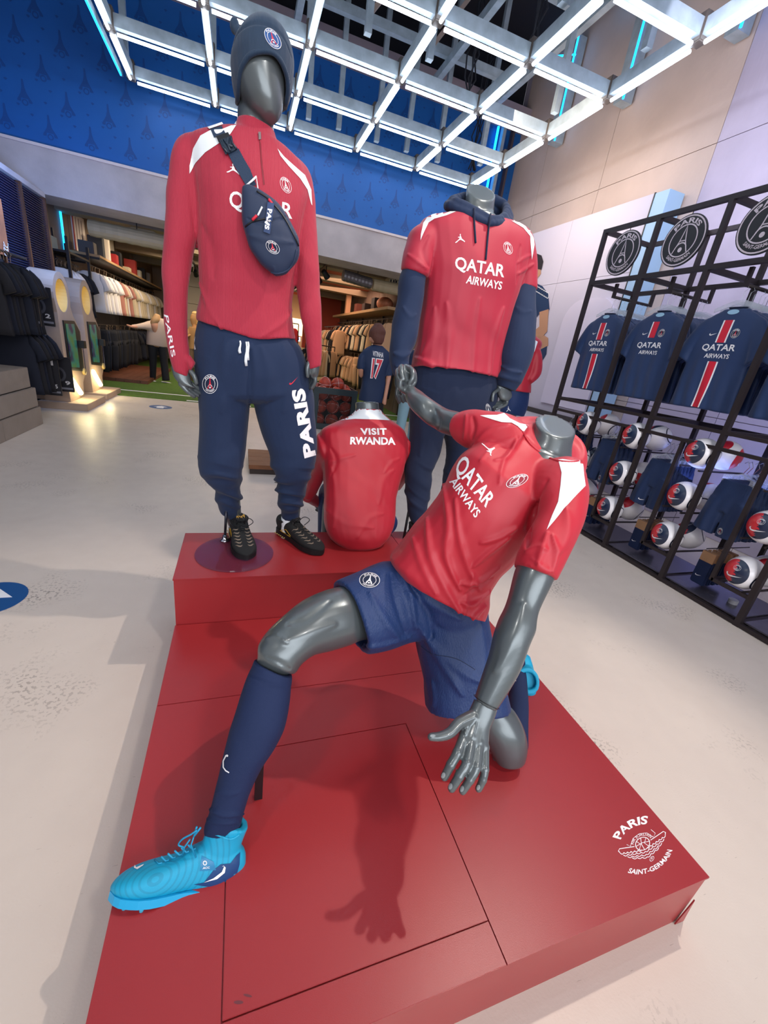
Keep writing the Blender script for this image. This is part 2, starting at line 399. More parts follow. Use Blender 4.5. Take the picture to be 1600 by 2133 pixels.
# ================================================================= THE SETTING
def floor_mat():
    m = mat('polished_floor', 'd8cbbd', .38, spec=.4); nt = m.node_tree; b = nt.nodes['Principled BSDF']; tc = node(nt, 'ShaderNodeTexCoord')
    def nz(s, det=6, vec=None, st=None):
        n = node(nt, 'ShaderNodeTexNoise'); n.inputs['Scale'].default_value = s; n.inputs['Detail'].default_value = det
        v = tc.outputs['Object']
        if st: mp = node(nt, 'ShaderNodeMapping'); mp.inputs['Scale'].default_value = st; mp.inputs['Rotation'].default_value = (0, 0, .6); nt.links.new(v, mp.inputs[0]); v = mp.outputs[0]
        nt.links.new(v, n.inputs['Vector']); return n.outputs[0]
    big = nz(1.1); mid = nz(9, 8); fine = nz(150, 4); scr = nz(26, 3, st=(1, 9, 1)); pit = nz(70, 5)
    c = mixc(nt, big, lin('cabdb2'), lin('e2d6c8')); c = mixc(nt, mth(nt, 'MULTIPLY', mid, .3), c, lin('b8aca4'))
    s1 = mth(nt, 'GREATER_THAN', scr, .73); c = mixc(nt, mth(nt, 'MULTIPLY', s1, .5), c, lin('8f8278'))
    # worn, dark speckled patches
    wear = mth(nt, 'SMOOTH_MIN', mth(nt, 'MULTIPLY', mth(nt, 'SUBTRACT', nz(1.7, 8), .56), 7.0), 1.0, .1)
    wear = mth(nt, 'MAXIMUM', wear, 0.0); sp = mth(nt, 'MULTIPLY', mth(nt, 'GREATER_THAN', pit, .56), wear)
    c = mixc(nt, mth(nt, 'MULTIPLY', sp, .7), c, lin('6f645c')); s2 = mth(nt, 'GREATER_THAN', nz(38, 6), .74)
    c = mixc(nt, mth(nt, 'MULTIPLY', s2, .4), c, lin('7a6c62')); nt.links.new(c, b.inputs['Base Color'])
    r = node(nt, 'ShaderNodeMapRange'); r.inputs[3].default_value = .26; r.inputs[4].default_value = .5; nt.links.new(mid, r.inputs[0]); nt.links.new(r.outputs[0], b.inputs['Roughness'])
    bp = node(nt, 'ShaderNodeBump'); bp.inputs['Strength'].default_value = .12; bp.inputs['Distance'].default_value = .003; nt.links.new(fine, bp.inputs['Height']); nt.links.new(bp.outputs[0], b.inputs['Normal'])
    return m
def st(name, mb, m, **k): o = mb.obj(name, m, **k); return tag(o, kind='structure')
fl = st('floor', MB().b2((-6, -6, -.1), (8, 19, 0)), floor_mat())
TURF = mat('green_turf', '4c6e1f', .95, bump=(260, .6), var=(40, .25))
st('floor', MB().b2((-3.0, 8.55, 0), (4.9, 18.5, .012)), TURF)
MB().b2((-2.6, 9.15, .012), (4.6, 9.22, .014)).obj('turf_line', WPRINT, fl)
MB().b2((-.95, 8.56, .012), (.2, 8.64, .014)).obj('turf_line', WPRINT, fl)
CONCW = mat('concrete_wall', 'c4b0a6', .75, bump=(14, .25), var=(1.3, .12))
CONCV = mat('concrete_wall_lilac', 'b3a9bc', .75, bump=(14, .3, (1, 1, .15)), var=(1.6, .14))
# right wall: cast panels with recessed joints
wr = st('wall_right', MB().b2((4.78, -4, 0), (5.0, 8.5, 6.4)), CONCV)
PW = [(-4, .6), (.6, 3.05), (3.05, 4.2), (4.2, 5.85), (5.85, 7.35), (7.35, 8.3)]
for i, (a, b) in enumerate(PW):
    for z0, z1 in ((0, 1.2), (1.2, 3.9), (3.9, 6.4)):
        MB().b2((4.75, a + .0035, z0 + .0035), (4.79, b - .0035, z1 - .0035)).obj('concrete_panel', CONCV if b < 4.5 else CONCW, wr)
BLUE = mat('blue_painted_wall', '0559a4', .55, var=(2, .06)); BLUED = mat('blue_motif', '06478a', .5)
wb = st('wall_back', MB().b2((-5.0, 8.3, 3.32), (4.75, 8.5, 5.35)), BLUE)
st('wall_left', MB().b2((-5.2, 2.0, 0), (-5.0, 8.5, 6.3)), BLUE)
TOWER = [[(-.05, 1), (.05, 1), (.08, .62), (.16, .36), (.44, -.02), (.42, -.08), (.24, -.08), (.20, .10), (-.20, .10), (-.24, -.08), (-.42, -.08), (-.44, -.02), (-.16, .36), (-.08, .62)]]
TW = poly2d(TOWER); TR = poly2d([circ(0, 0, .2, 14), circ(0, 0, .12, 14)])
tow = []; j = 0
for zz in np.arange(3.48, 5.2, .31):
    for xx in np.arange(-4.9, 4.5, .48):
        ox = xx + (.24 if j % 2 else 0); tow.append(tf(TW, lambda x, y: (ox + x * .19, zz + y * .22))); tow.append(tf(TR, lambda x, y: (ox + x * .18, zz - .02 + y * .18)))
        for q in range(3):
            sx = ox + .16 + .07 * q; sz = zz + [.26, .04, .18][q]; k = .022; tow.append(([(sx - k, sz), (sx, sz + k * .4), (sx + k, sz), (sx, sz - k)], [(0, 1, 2, 3)]))
    j += 1
tow = join2(tow); place(tow, (0, 8.296, 0), (1, 0, 0), (0, 0, 1), 'tower_motif_print', BLUED, wb)
bm_ = st('trim_2', MB().b2((-5.0, 8.28, 2.77), (4.78, 9.0, 3.33)), CONC)
bm_.name = 'trim_2'; MB().b2((-5.0, 8.255, 3.315), (4.75, 8.3, 3.35)).obj('ledge', mat('ledge_white', 'd8c8c4', .5), bm_)
st('trim_3', MB().b2((-2.9, 2.5, 2.72), (-2.65, 8.27, 2.78)), CONC)
# left wall under the beam: dark slatted shutters
wl = st('wall_left', MB().b2((-2.9, 2.5, 0), (-2.72, 8.3, 2.72)), mat('shutter_back', '0e1830', .5))
SL = mat('shutter_slat', '1d2f5c', .3, metal=.5)  # navy puts the blue light falling on the slats into their colour
s_ = MB()
for k in range(62): z = .95 + k * .0285; s_.box((-2.69, 5.4, z), (.028, 5.78, .012), Matrix.Rotation(.5, 3, 'Y'))
tag(s_.obj('slat', SL, wl), kind='stuff')
for y in (8.26, 7.52, 6.8): MB().b2((-2.7, y - .02, .9), (-2.65, y + .02, 2.72)).obj('shutter_post', mat('bronze_post', '6a4a3c', .4, metal=.6), wl)
MB().b2((-2.7, 2.6, .88), (-2.64, 8.28, .95)).obj('shutter_rail', mat('bronze_post', '6a4a3c'), wl)
# store beyond the beam
WOODW = mat('store_wall_panel', '6e5c4e', .8, var=(2, .15))
w3 = st('wall_left', MB().b2((-3.15, 8.5, 0), (-3.0, 18.5, 3.1)), mat('store_wall', '3a302e', .8))
for k in range(8): MB().b2((-3.0, 9.02 + k * 1.18, 2.0), (-2.97, 10.17 + k * 1.18, 3.05)).obj('wall_panel', WOODW, w3)
w4 = st('wall_right', MB().b2((3.62, 9.0, 0), (3.8, 18.5, 3.1)), mat('store_wall_brown', '5a4c42', .8))
for k in range(12): MB().b2((3.58, 9.0 + k * .78, 0), (3.62, 9.76 + k * .78, 3.1)).obj('wall_panel', mat('store_wall_brown2', '6a5a4e', .8), w4)
st('wall_right', MB().b2((3.6, 9.01, 0), (5.0, 9.15, 3.1)), mat('store_wall_brown', '5a4c42'))
w5 = st('wall_back', MB().b2((-3.2, 18.3, 0), (3.62, 18.5, 3.1)), mat('store_back', 'a89078', .8))
st('wall_back', MB().b2((2.2, 17.0, 0), (3.58, 17.1, 3.0)), mat('store_red', 'b04a34', .8))
OCHRE = mat('store_ceiling', '6b5d4e', .8, var=(1.2, .12))
st('ceiling', MB().b2((-3.2, 8.9, 3.05), (4.4, 18.5, 3.2)), OCHRE)
ce2 = st('ceiling', MB().b2((1.2, 10.5, 2.98), (4.2, 18.4, 3.05)), mat('ceiling_orange', 'a4472c', .8))
for k in range(4): st('trim_%d' % (4 + k), MB().b2((-3.1, 9.6 + k * 1.9, 2.82), (4.2, 9.95 + k * 1.9, 3.05)), mat('ceiling_beam', '8d7c66', .8))
# high ceiling
st('ceiling', MB().b2((-5.2, -6, 6.3), (5, 8.6, 6.5)), mat('ceiling_dark', '1b1a22', .8))
st('trim_8', MB().b2((-5.0, 8.1, 5.33), (4.75, 8.5, 5.62)), mat('steel_trim', '9a8b94', .6))
st('wall_back', MB().b2((-5.0, 8.45, 5.6), (4.75, 8.6, 6.3)), mat('upper_void', '171720', .9))
for k, (y, x0, x1) in enumerate(((6.9, -2.5, 2.4), (5.2, -2.5, 2.2), (3.6, -2.4, 2.0))):
    d = MB().tube([(x0, y, 5.95), (x1, y, 5.95)], .2, 14)
    o = d.obj('air_duct', mat('duct_dark', '2e2f3a', .5, metal=.3), smooth=True); tag(o, ['thick dark air duct high above the light grid nearest the blue wall', 'dark air duct crossing above the middle of the light grid', 'dark air duct above the near rows of the light grid'][k], 'duct')
# ================================================================= PODIUM
POD = mat('podium_red', '98282c', .34, spec=.45, var=(2.5, .05), bump=(500, .05))
pod = thing('display_podium', 'low red display podium on the pale floor carrying the four mannequins', 'platform', (.46, 1.1, 0))
MB().b2((-.240, .300, 0), (1.167, 1.953, .2)).obj('podium_base', POD, pod)
MB().b2((-.240, 1.537, .2), (1.167, 1.953, .417)).obj('step_base', POD, pod)
MB().prism([(-.243, .297), (-.0225, .297), (-.0225, .9025), (.5405, .9025), (.5405, .297), (1.17, .297), (1.17, 1.12), (-.243, 1.12)], .006, (0, 0, .2), (1, 0, 0), (0, 1, 0)).obj('deck_panel', POD, pod)
for (x0, x1, y0, y1) in ((-.02, .538, .372, .9), (-.02, .538, .297, .3695), (-.243, 1.17, 1.1225, 1.534)):
    MB().b2((x0, y0, .2), (x1, y1, .206)).obj('deck_panel', POD, pod, bevel=.0008)
for (x0, x1) in ((-.243, .80), (.8022, 1.17)):
    MB().b2((x0, 1.534, .417), (x1, 1.956, .423)).obj('step_panel', POD, pod, bevel=.0008)
MB().prism([(-.02, .002), (.015, .0), (.006, .05), (-.004, .11)], .003, (1.17, .296, .001), (1, 0, 0), (0, 0, 1)).obj('torn_corner', POD, pod)
tp = bvh(MB().b2((-.243, .297, .1), (1.17, 1.534, .206)).mesh('x'))
def pl(c, ex, ey): return frame(c, ex, ey)
# winged emblem on the deck: fitted in a pixel frame (x to the right along the words, y up)
eb = frame((1338, 1765), (57, -27), (-31, -43))
lay('lettering', arc_text('PARIS', .80, 142, 66, .32, .03), frame((1338, 1762), (60, -20), (-14, -52)), tp, WPRINT, pod, .0006)
lay('lettering', arc_text('SAINT-GERMAIN', .88, 229, 330, .19, .02, True), frame((1338, 1762), (60, -20), (-14, -52)), tp, WPRINT, pod, .0006)
wing = []
for sgn in (-1, 1):
    wing.append(stroke([(sgn * .35, .12), (sgn * .95, .28), (sgn * 1.02, .2), (sgn * .98, .1)], .035))
    for r_, (xe, y0) in enumerate(((.98, .08), (.88, -.06), (.74, -.2), (.58, -.33))):
        n_ = 6 - r_
        for k in range(n_):
            s0_ = .12 if r_ < 1 else .0; xa = sgn * (s0_ + (xe - s0_) * k / n_); xb = sgn * (s0_ + (xe - s0_) * (k + 1) / n_)
            ya = y0 - .22 + .22 * k / n_; yb = y0 - .22 + .22 * (k + 1) / n_
            wing.append(stroke([(xa + (xb - xa) * t, ya + (yb - ya) * t - .07 * math.sin(PI * t)) for t in (0, .25, .5, .75, 1)], .03))
wing.append(poly2d([circ(0, .1, .31, 28), circ(0, .1, .28, 28)])); wing.append(stroke([(-.28, .1), (0, .15), (.28, .1)], .025)); wing.append(stroke([(0, .38), (-.05, .1), (0, -.18)], .025))
wing.append(stroke([(-.2, .3), (-.08, .1), (-.2, -.1)], .022)); wing.append(stroke([(.2, .3), (.08, .1), (.2, -.1)], .022))
wing.append(stroke([(-.62, .34), (-.5, .2), (-.3, .5), (0, .6), (.3, .5), (.5, .2), (.62, .34), (.5, .58)], .02))
wing.append(tf(arc_text('AIR JORDAN', .34, 160, 20, .17, .0), lambda x, y: (x, y + .08)))
lay('wing_emblem', join2(wing), frame((1340, 1762), (48, -19), (-14, -42)), tp, WPRINT, pod, .0006)
lay('registered_mark', poly2d([circ(0, 0, 1, 18), circ(0, 0, .82, 18), [(-.2, .6), (.1, .6), (.0, .1), (.3, .1), (0, -.6), (.05, -.1), (-.3, -.1)]]), frame((1358, 1789), (4.5, -1), (1, -5.5)), tp, WPRINT, pod, .0006)
# scuffs
lay('scuff', poly2d([circ(0, 0, 1, 14)]), frame((497, 2088), (10, 0), (0, -4)), tp, mat('scuff_dark', '6a3038', .7), pod, .0004)
lay('scuff', poly2d([circ(0, 0, 1, 14)]), frame((516, 2074), (9, 2), (0, -3)), tp, mat('scuff_dark', '6a3038', .7), pod, .0004)
# ================================================================= LIGHT GRID
GZ = 4.2; GXs = [-1.39 + 1.022 * k for k in range(6)]; GYs = [7.87 - 1.013 * k for k in range(8)]
TUBE = mat('lit_tube', 'e6f0ff', .3, emit=TUBE_STRENGTH)
grid = thing('light_grid', 'suspended galvanised steel grid carrying lit white tubes above the podium', 'light fixture', (1.2, 4.4, GZ))
for x in GXs:
    for j in range(len(GYs) - 1): MB().b2((x - .035, GYs[j + 1] + .04, GZ + .035), (x + .035, GYs[j] - .04, GZ + .15)).obj('beam', STEEL, grid)
for y in GYs:
    for i in range(len(GXs) - 1): MB().b2((GXs[i] + .04, y - .035, GZ + .035), (GXs[i + 1] - .04, y + .035, GZ + .15)).obj('beam', STEEL, grid)
for x in GXs:
    for y in GYs: MB().b2((x - .05, y - .05, GZ), (x + .05, y + .05, GZ + .2)).obj('corner_block', mat('grid_block', '746c66', .5, metal=.5), grid, bevel=.008)
def tub(a, b): return MB().tube([a, b], .0165, 8)
t0 = tub((-.44, 0, 0), (.44, 0, 0)).mesh('tube_x'); t1 = tub((0, -.44, 0), (0, .44, 0)).mesh('tube_y')
for me in (t0, t1): me.materials.append(TUBE); me.shade_smooth()
def tube_at(me, loc): o = link('light_tube', me, None, grid); o.matrix_parent_inverse = Matrix.Translation(-Vector(grid.location)); o.location = loc
for y in GYs:
    for i in range(len(GXs) - 1): tube_at(t0, ((GXs[i] + GXs[i + 1]) / 2, y, GZ - .012))
for x in GXs:
    for j in range(len(GYs) - 1): tube_at(t1, (x, (GYs[j] + GYs[j + 1]) / 2, GZ - .012))
UP = 5.15
for x in GXs[::2] + [GXs[-1]]: MB().b2((x - .04, 1.2, UP), (x + .04, 7.9, UP + .1)).obj('upper_rail', STEEL, grid)
for y in (7.1, 5.6, 4.3, 3.0): MB().b2((-1.5, y - .04, UP + .1), (3.8, y + .04, UP + .2)).obj('upper_rail', STEEL, grid)
for x, y in ((-1.39, 7.6), (-.37, 7.6), (.9, 7.75), (1.35, 7.75), (1.95, 7.75), (2.45, 7.75), (3.0, 7.75), (3.6, 7.4), (1.2, 5.6), (1.9, 5.6), (2.6, 4.3), (3.6, 5.6), (3.6, 4.3), (3.6, 3.0), (.65, 4.3), (-1.3, 4.3), (2.67, 3.0), (.65, 5.9)):
    MB().b2((x - .035, y - .035, GZ + .15), (x + .035, y + .035, 6.3)).obj('hanger_post', STEEL, grid)
for a, b in (((1.2, 5.6, 4.5), (1.9, 5.6, UP + .3)), ((1.9, 5.6, 4.45), (2.6, 5.6, UP + .3)), ((2.0, 4.3, 4.5), (2.6, 4.3, UP + .3)), ((.65, 4.3, 4.5), (1.2, 4.3, 5.3))): MB().bar(a, b, .05, .04).obj('brace', mat('brace_tan', 'a08c82', .5, metal=.4), grid)
CBL = mat('cable', '20222a', .6)
for x, y in ((2.95, 5.3), (2.9, 6.7), (3.7, 7.9)):
    c = MB()
    for k in range(5): a = rng.normal(0, .05, 8); b = rng.normal(0, .05, 8); c.tube([(x + a[i], y + b[i], GZ + .25 + i * .24) for i in range(8)], .011, 5)
    c.obj('cable_bundle', CBL, grid, smooth=True)
LED = mat('led_blue', '18a8ff', .3, emit=3.5)
for k, y in enumerate((2.9, 4.3, 5.7, 7.0)):
    f = thing('wall_light_frame', ['blue edged steel upright high on the right wall, nearest of four', 'blue edged steel upright high on the right wall, second from near', 'blue edged steel upright high on the right wall, third from near', 'blue edged steel upright high on the right wall beside the blue wall'][k], 'light fixture', (4.6, y, 4.4))
    MB().b2((4.55, y - .07, 4.75), (4.72, y + .07, 6.0)).obj('upright', STEEL, f); MB().b2((4.54, y - .10, 4.75), (4.56, y - .085, 6.0)).obj('led_strip', LED, f)
    MB().bar((4.56, y - .1, 5.75), (4.56, y + .75, 6.1), .02).obj('led_strip', LED, f)
o = thing('corner_light', 'thin bright blue led strips down the corner of the blue wall', 'light fixture', (4.2, 8.2, 4))
MB().b2((4.22, 8.22, 4.0), (4.25, 8.25, 5.3)).obj('led_strip', LED, o); MB().b2((4.3, 8.15, 2.8), (4.36, 8.25, 5.4)).obj('pipe', STEEL, o); MB().b2((4.5, 8.15, 2.8), (4.54, 8.25, 5.4)).obj('pipe', mat('pipe_dark', '4a4148', .5), o)
o = thing('edge_light', 'thin blue led line along the left side of the light grid', 'light fixture', (-1.55, 5, 4.2))
MB().b2((-1.52, 1, 4.22), (-1.505, 7.9, 4.235)).obj('led_strip', LED, o); MB().b2((-1.53, .9, 4.235), (-1.495, 7.95, 4.3)).obj('rail', STEEL, o)
# white partition on the right wall
WP = mat('white_partition', 'c9c3d2', .5)
pt = thing('white_partition', 'tall white display partition on the right wall behind the hooded mannequin', 'panel', (4.6, 6, 0))
for (a, b, z0, z1) in ((4.55, 5.9, 0, 2.68), (5.905, 7.3, 0, 2.68), (4.55, 5.9, 2.685, 3.49), (5.905, 7.3, 2.685, 3.49)): MB().b2((4.5, a, z0), (4.72, b, z1)).obj('board', WP, pt)
MB().b2((4.49, 4.36, 0), (4.72, 4.545, 3.48)).obj('edge_board', mat('partition_edge', '9fc0dc', .4), pt)
MB().b2((4.485, 4.545, 0), (4.5, 4.56, 3.49)).obj('edge_strip', BLKP, pt)
MB().prism([(math.cos(a) * .32 + cx, math.sin(a) * .32 + cz) for cx, cz, aa in ((5.2, 2.1, 0), (4.9, 2.1, 90)) for a in [math.radians(aa + k * 15) for k in range(7)]] + [(4.58, .98), (5.52, .98)], .03, (4.47, 0, 0), (0, 1, 0), (0, 0, 1)).obj('rounded_board', mat('rounded_white', 'd6cede', .45), pt)
pln = thing('white_plinth', 'white display plinth against the partition behind the right mannequin', 'plinth', (3.9, 5, 0))
MB().b2((3.28, 3.95, 0), (4.46, 6.1, .77)).obj('plinth_body', mat('plinth_white', 'b9b4ba', .5), pln); MB().b2((3.27, 3.94, .77), (4.462, 6.11, .80)).obj('plinth_top', mat('plinth_top', 'c4bfc4', .4), pln)
MB().b2((4.42, 3.95, .80), (4.462, 6.1, .87)).obj('skirting', mat('skirting_dark', '3a3638', .5), pln)
# floor arrows
AB = mat('arrow_blue', '14508c', .5)
for k, (c, R, sq, lb) in enumerate((((-1.13, 2.125), .145, 1, 'round blue floor sticker with white arrow at the left edge'), ((-1.25, 7.73), .17, 1, 'round blue floor sticker with white arrow before the turf'))):
    a = thing('floor_sticker', lb, 'sticker', (c[0], c[1], 0))
    MB().lathe([(0.001, .0005), (R, .0005), (R, .002), (.001, .002)], (c[0], c[1], 0), 40).obj('disc', AB, a)
    MB().prism([(-.3, -.6), (.3, -.6), (.3, 0), (.62, 0), (0, .62), (-.62, 0), (-.3, 0)], .001, (c[0], c[1], .002), (R * 1, 0, 0), (0, R * 1, 0)).obj('arrow', WPRINT, a)
# ================================================================= MANNEQUINS
def rig(name, label, cat, loc): return thing(name, label, cat, loc)
def hand(mb, wrist, palm_end, fingers, w=.036, t=.015, thumb=None):
    pass
def fing(mb, pts, r0, r1):
    P_ = crom([tuple(p) for p in pts], 4); n = len(P_); mb.tube([Vector(p) for p in P_], [r0 + (r1 - r0) * i / (n - 1) for i in range(n)], 8); mb.ball(P_[-1], r1 * 1.0, 8, 6); mb.ball(P_[0], r0, 8, 6)
# ---------------------------------------------------------------- shoes built in their own frame: heel at 0, toe along +x, sole at z=0
def shoe_parts(L, kind):
    s = L / .29; body = MB(); R = []
    st_ = [(-.002, .020, .012, .060), (.01, .030, .008, .085), (.04, .036, .008, .098), (.08, .037, .010, .092), (.115, .037, .012, .078), (.15, .041, .012, .064), (.19, .046, .010, .054), (.225, .045, .010, .047), (.26, .036, .012, .040), (.282, .020, .016, .032), (.289, .008, .018, .026)]
    if kind == 'boot': st_ = [(x, w, b, t2) for (x, w, b, t), t2 in zip(st_, (.075, .105, .125, .122, .106, .088, .077, .068, .056, .043, .034))]
    for x, w, b, t in st_:
        c = (b + t) / 2; R.append((Vector((x, -w, c)), Vector((x, w, c)), (t - b) / 2))
    loft(body, [(a * s, b * s, t * s) for a, b, t in R], n=20, sub=3, e=2.5, dome=(.006, .004))
    top = .080 if kind == 'runner' else .172
    cl = [(Vector((.050, -.034, top * .6)), Vector((.050, .034, top * .6)), .052), (Vector((.046, -.037, top * .8)), Vector((.046, .037, top * .8)), .052), (Vector((.046 if kind == 'runner' else .037, -.044, top)), Vector((.046 if kind == 'runner' else .037, .044, top)), .050)]
    loft(body, [(a * s, b * s, t * s) for a, b, t in cl], n=20, sub=3, dome=(.01, 0), inset=(0, .02))
    if kind == 'runner': body.box(Vector((.098, 0, .084)) * s, Vector((.014, .046, .042)) * s, Matrix.Rotation(.75, 3, 'Y'))
    return body, s
def make_shoe(L, kind, M, parent, name='shoe'):
    """M: frame matrix of the shoe in the world"""
    body, s = shoe_parts(L, kind)
    me = remesh(body, name, .0034, 5); me.transform(M)
    up_m = mat('black_mesh_upper', '15181a', .75, bump=(900, .5)) if kind == 'runner' else BOOTM
    up_ = link(name, me, up_m, parent, True)
    W_ = lambda p: M @ (Vector(p) * s)
    def out(dw, x): # outline half widths
        xs = [-.004, .01, .04, .08, .115, .15, .19, .225, .26, .282, .291]; ws = [.012, .030, .037, .037, .035, .040, .047, .046, .037, .020, .004]
        return float(np.interp(x, xs, ws)) + dw
    xs = np.linspace(-.004, .291, 22); ol = [(x, out(.0025, x)) for x in xs] + [(x, -out(.0025, x)) for x in xs[::-1]]
    if kind == 'runner':
        m = MB(); z0 = [0, .024]; a = [W_((x, y, 0)) for x, y in ol]; b = [W_((x, y, .024 + (.006 if x < .1 else 0))) for x, y in ol]; m.rings([a, b]); m.obj('sole', mat('rubber_black', '0c0f12', .6), up_, bevel=.002)
        g = mat('gold_trim', 'b99a5a', .5)
        for k in range(6): m = MB(); x = .015 + k * .013; m.tube([W_((x, -.041, .006)), W_((x + .006, -.0415, .008))], .0028, 6); m.obj('sole_pod', g, up_)
        t = bvh(me); P = MB()
        for k in range(6):
            x = .135 + k * .021
            for sg in (-1, 1):
                pts = []
                for q in range(5):
                    y = sg * (.010 + q * .0065); h = t.ray_cast(W_((x + .008 * math.sin(q * 1.2), y, .15)), (M.to_3x3() @ Vector((0, 0, -1))).normalized())[0]
                    if h: pts.append(h + M.to_3x3() @ Vector((0, 0, .0006)))
                if len(pts) > 2: P.tube(pts, [.001, .0030, .0036, .0026, .0008][:len(pts)], 6)
        P.obj('wavy_rib', mat('rib_taupe', '7f7264', .6), up_, smooth=True)
        y1 = MB()
        for a_, b_ in (((.05, -.0385, .03), (.09, -.039, .05)), ((.09, -.039, .05), (.12, -.036, .03)), ((.05, -.039, .03), (.12, -.037, .026))): y1.tube([W_(a_), W_(b_)], .0013, 6)
        y1.obj('side_outline', mat('yellow_trim', 'd8a832', .5), up_)
        la = MB(); t = bvh(me)
        for k in range(6):
            x = .10 + k * .0125; pts = []
            for q in range(7):
                y = (-.017 + .034 * q / 6) * (1 - k * .05); h = t.ray_cast(W_((x + .004 * math.cos(q), y, .2)), (M.to_3x3() @ Vector((0, 0, -1))).normalized())[0]
                if h: pts.append(h + M.to_3x3() @ Vector((0, 0, .0022)))
            if len(pts) > 2: la.tube(pts, .0022, 6)
        for sg in (-1, 1): la.tube([Vector(p) for p in crom([tuple(W_((.115, 0, .086))), tuple(W_((.125, sg * .03, .108))), tuple(W_((.145, sg * .045, .098))), tuple(W_((.14, sg * .02, .076)))], 5)], .002, 6)
        la.obj('lace', BLKP, up_, smooth=True)
        lay2 = place(text2d('Paris', .0)[:2], W_((.103, .018, .101)), M.to_3x3() @ Vector((0, -.034, 0)) * s, M.to_3x3() @ Vector((-.009, 0, .012)) * s, 'tongue_lettering', mat('yellow_trim', 'd8a832', .5), up_)
    else:
        m = MB(); a = [W_((x, y * .96, .004 + (.002 if .09 < x < .15 else 0))) for x, y in ol]; b = [W_((x, y * .96, .024 + (.001 if .09 < x < .15 else 0))) for x, y in ol]; m.rings([a, b]); m.obj('sole_plate', mat('boot_sole', '18a2d4', .35), up_)
        for x, y in ((.02, .022), (.02, -.022), (.065, .024), (.065, -.024), (.165, .034), (.165, -.034), (.21, .038), (.21, -.038), (.25, .026), (.25, -.026), (.19, 0), (.275, 0)):
            q = MB(); R3 = M.to_3x3().normalized(); q.lathe([(.0085 * s, 0), (.007 * s, -.006 * s), (.0045 * s, -.014 * s), (.001, -.015 * s)], W_((x, y, .008)), 10, R3); q.obj('stud', mat('boot_stud', '3fb6d8', .3), up_, smooth=True)
    return up_, me, W_
BOOTM = mat('boot_cyan', '08a0c8', .45, bump=(1400, .25))
def ringed(m, centre):
    nt = m.node_tree; b = nt.nodes['Principled BSDF']; tc = node(nt, 'ShaderNodeTexCoord'); d = node(nt, 'ShaderNodeVectorMath', operation='DISTANCE'); d.inputs[1].default_value = centre
    nt.links.new(tc.outputs['Object'], d.inputs[0]); w = mth(nt, 'SINE', mth(nt, 'MULTIPLY', d.outputs['Value'], 520.0)); f = mth(nt, 'MULTIPLY', mth(nt, 'GREATER_THAN', w, .55), mth(nt, 'LESS_THAN', d.outputs['Value'], .15))
    f = mth(nt, 'MULTIPLY', f, mth(nt, 'GREATER_THAN', d.outputs['Value'], .004))
    nt.links.new(mixc(nt, mth(nt, 'MULTIPLY', f, .4), lin('06a0c8'), lin('087a9e')), b.inputs['Base Color'])
def basis(o, X, upish):
    X = Vector(X).normalized(); Y = Vector(upish).cross(X).normalized(); Z = X.cross(Y); return Matrix(((X[0], Y[0], Z[0], o[0]), (X[1], Y[1], Z[1], o[1]), (X[2], Y[2], Z[2], o[2]), (0, 0, 0, 1)))
# ================================================================= A : standing, ribbed top, joggers, beanie
ya = 1.85
A = rig('mannequin', 'grey mannequin in beanie, red ribbed half-zip top and navy joggers, standing on the step', 'mannequin', (.04, 1.8, .423))
b = MB()
sil(b, [(522, 100, 575, 102, 1.895, .045), (504, 114, 591, 118, 1.892, .070), (496, 132, 600, 136, 1.88, .082), (495, 152, 600, 156, 1.857, .095), (496, 172, 597, 176, 1.845, .098), (500, 192, 593, 198, 1.83, .085), (522, 222, 588, 230, 1.81, .055), (545, 241, 580, 246, 1.80, .03)], y=ya, e=2.0, dome=(.012, .008), sub=5)   # head
sil(b, [(500, 150, 560, 175, 1.93, .06), (496, 205, 566, 225, 1.90, .055), (494, 240, 570, 262, 1.88, .056), (492, 275, 574, 300, 1.87, .06), (470, 330, 590, 350, 1.86, .07)], y=ya, e=2.0)                 # neck
sil(b, [(440, 300, 610, 340, 1.86, .08), (415, 380, 625, 430, 1.85, .10), (425, 600, 600, 630, 1.86, .09), (420, 720, 610, 750, 1.88, .10), (440, 800, 630, 800, 1.88, .09)], y=ya)
for rows in ([(425, 740, 515, 790, 1.88), (428, 880, 505, 880, 1.88), (440, 960, 500, 955, 1.88), (455, 1040, 500, 1030, 1.93), (476, 1095, 505, 1090, 1.95)], [(535, 780, 630, 780, 1.88), (555, 880, 645, 880, 1.87), (575, 960, 640, 960, 1.86), (592, 1040, 628, 1038, 1.90), (592, 1100, 622, 1100, 1.92)]): sil(b, rows, y=ya)
bodyA = link('body', remesh(b, 'body', .006, 4), GREY, A, True)
# garments
g = MB()
sil(g, [(494, 246, 573, 279, 1.865, .062), (484, 268, 580, 300, 1.865, .072), (440, 272, 606, 325, 1.865, .085), (394, 292, 640, 368, 1.86, .105), (398, 350, 645, 415, 1.85, .125), (410, 430, 632, 468, 1.84, .135), (414, 540, 617, 570, 1.85, .125), (416, 610, 608, 635, 1.85, .118), (410, 652, 612, 690, 1.85, .125), (409, 668, 616, 706, 1.85, .128)], y=ya, e=2.4, inset=(.025, .02), sub=5)
sil(g, [(440, 282, 400, 372, 1.86), (385, 280, 395, 372, 1.86), (358, 315, 424, 365, 1.85), (349, 385, 424, 400, 1.85), (343, 470, 414, 478, 1.84), (338, 560, 398, 550, 1.83), (340, 620, 391, 620, 1.81), (344, 690, 391, 690, 1.80), (352, 745, 396, 742, 1.79), (362, 775, 394, 788, 1.78)], y=ya, inset=(0, .015), sub=4)
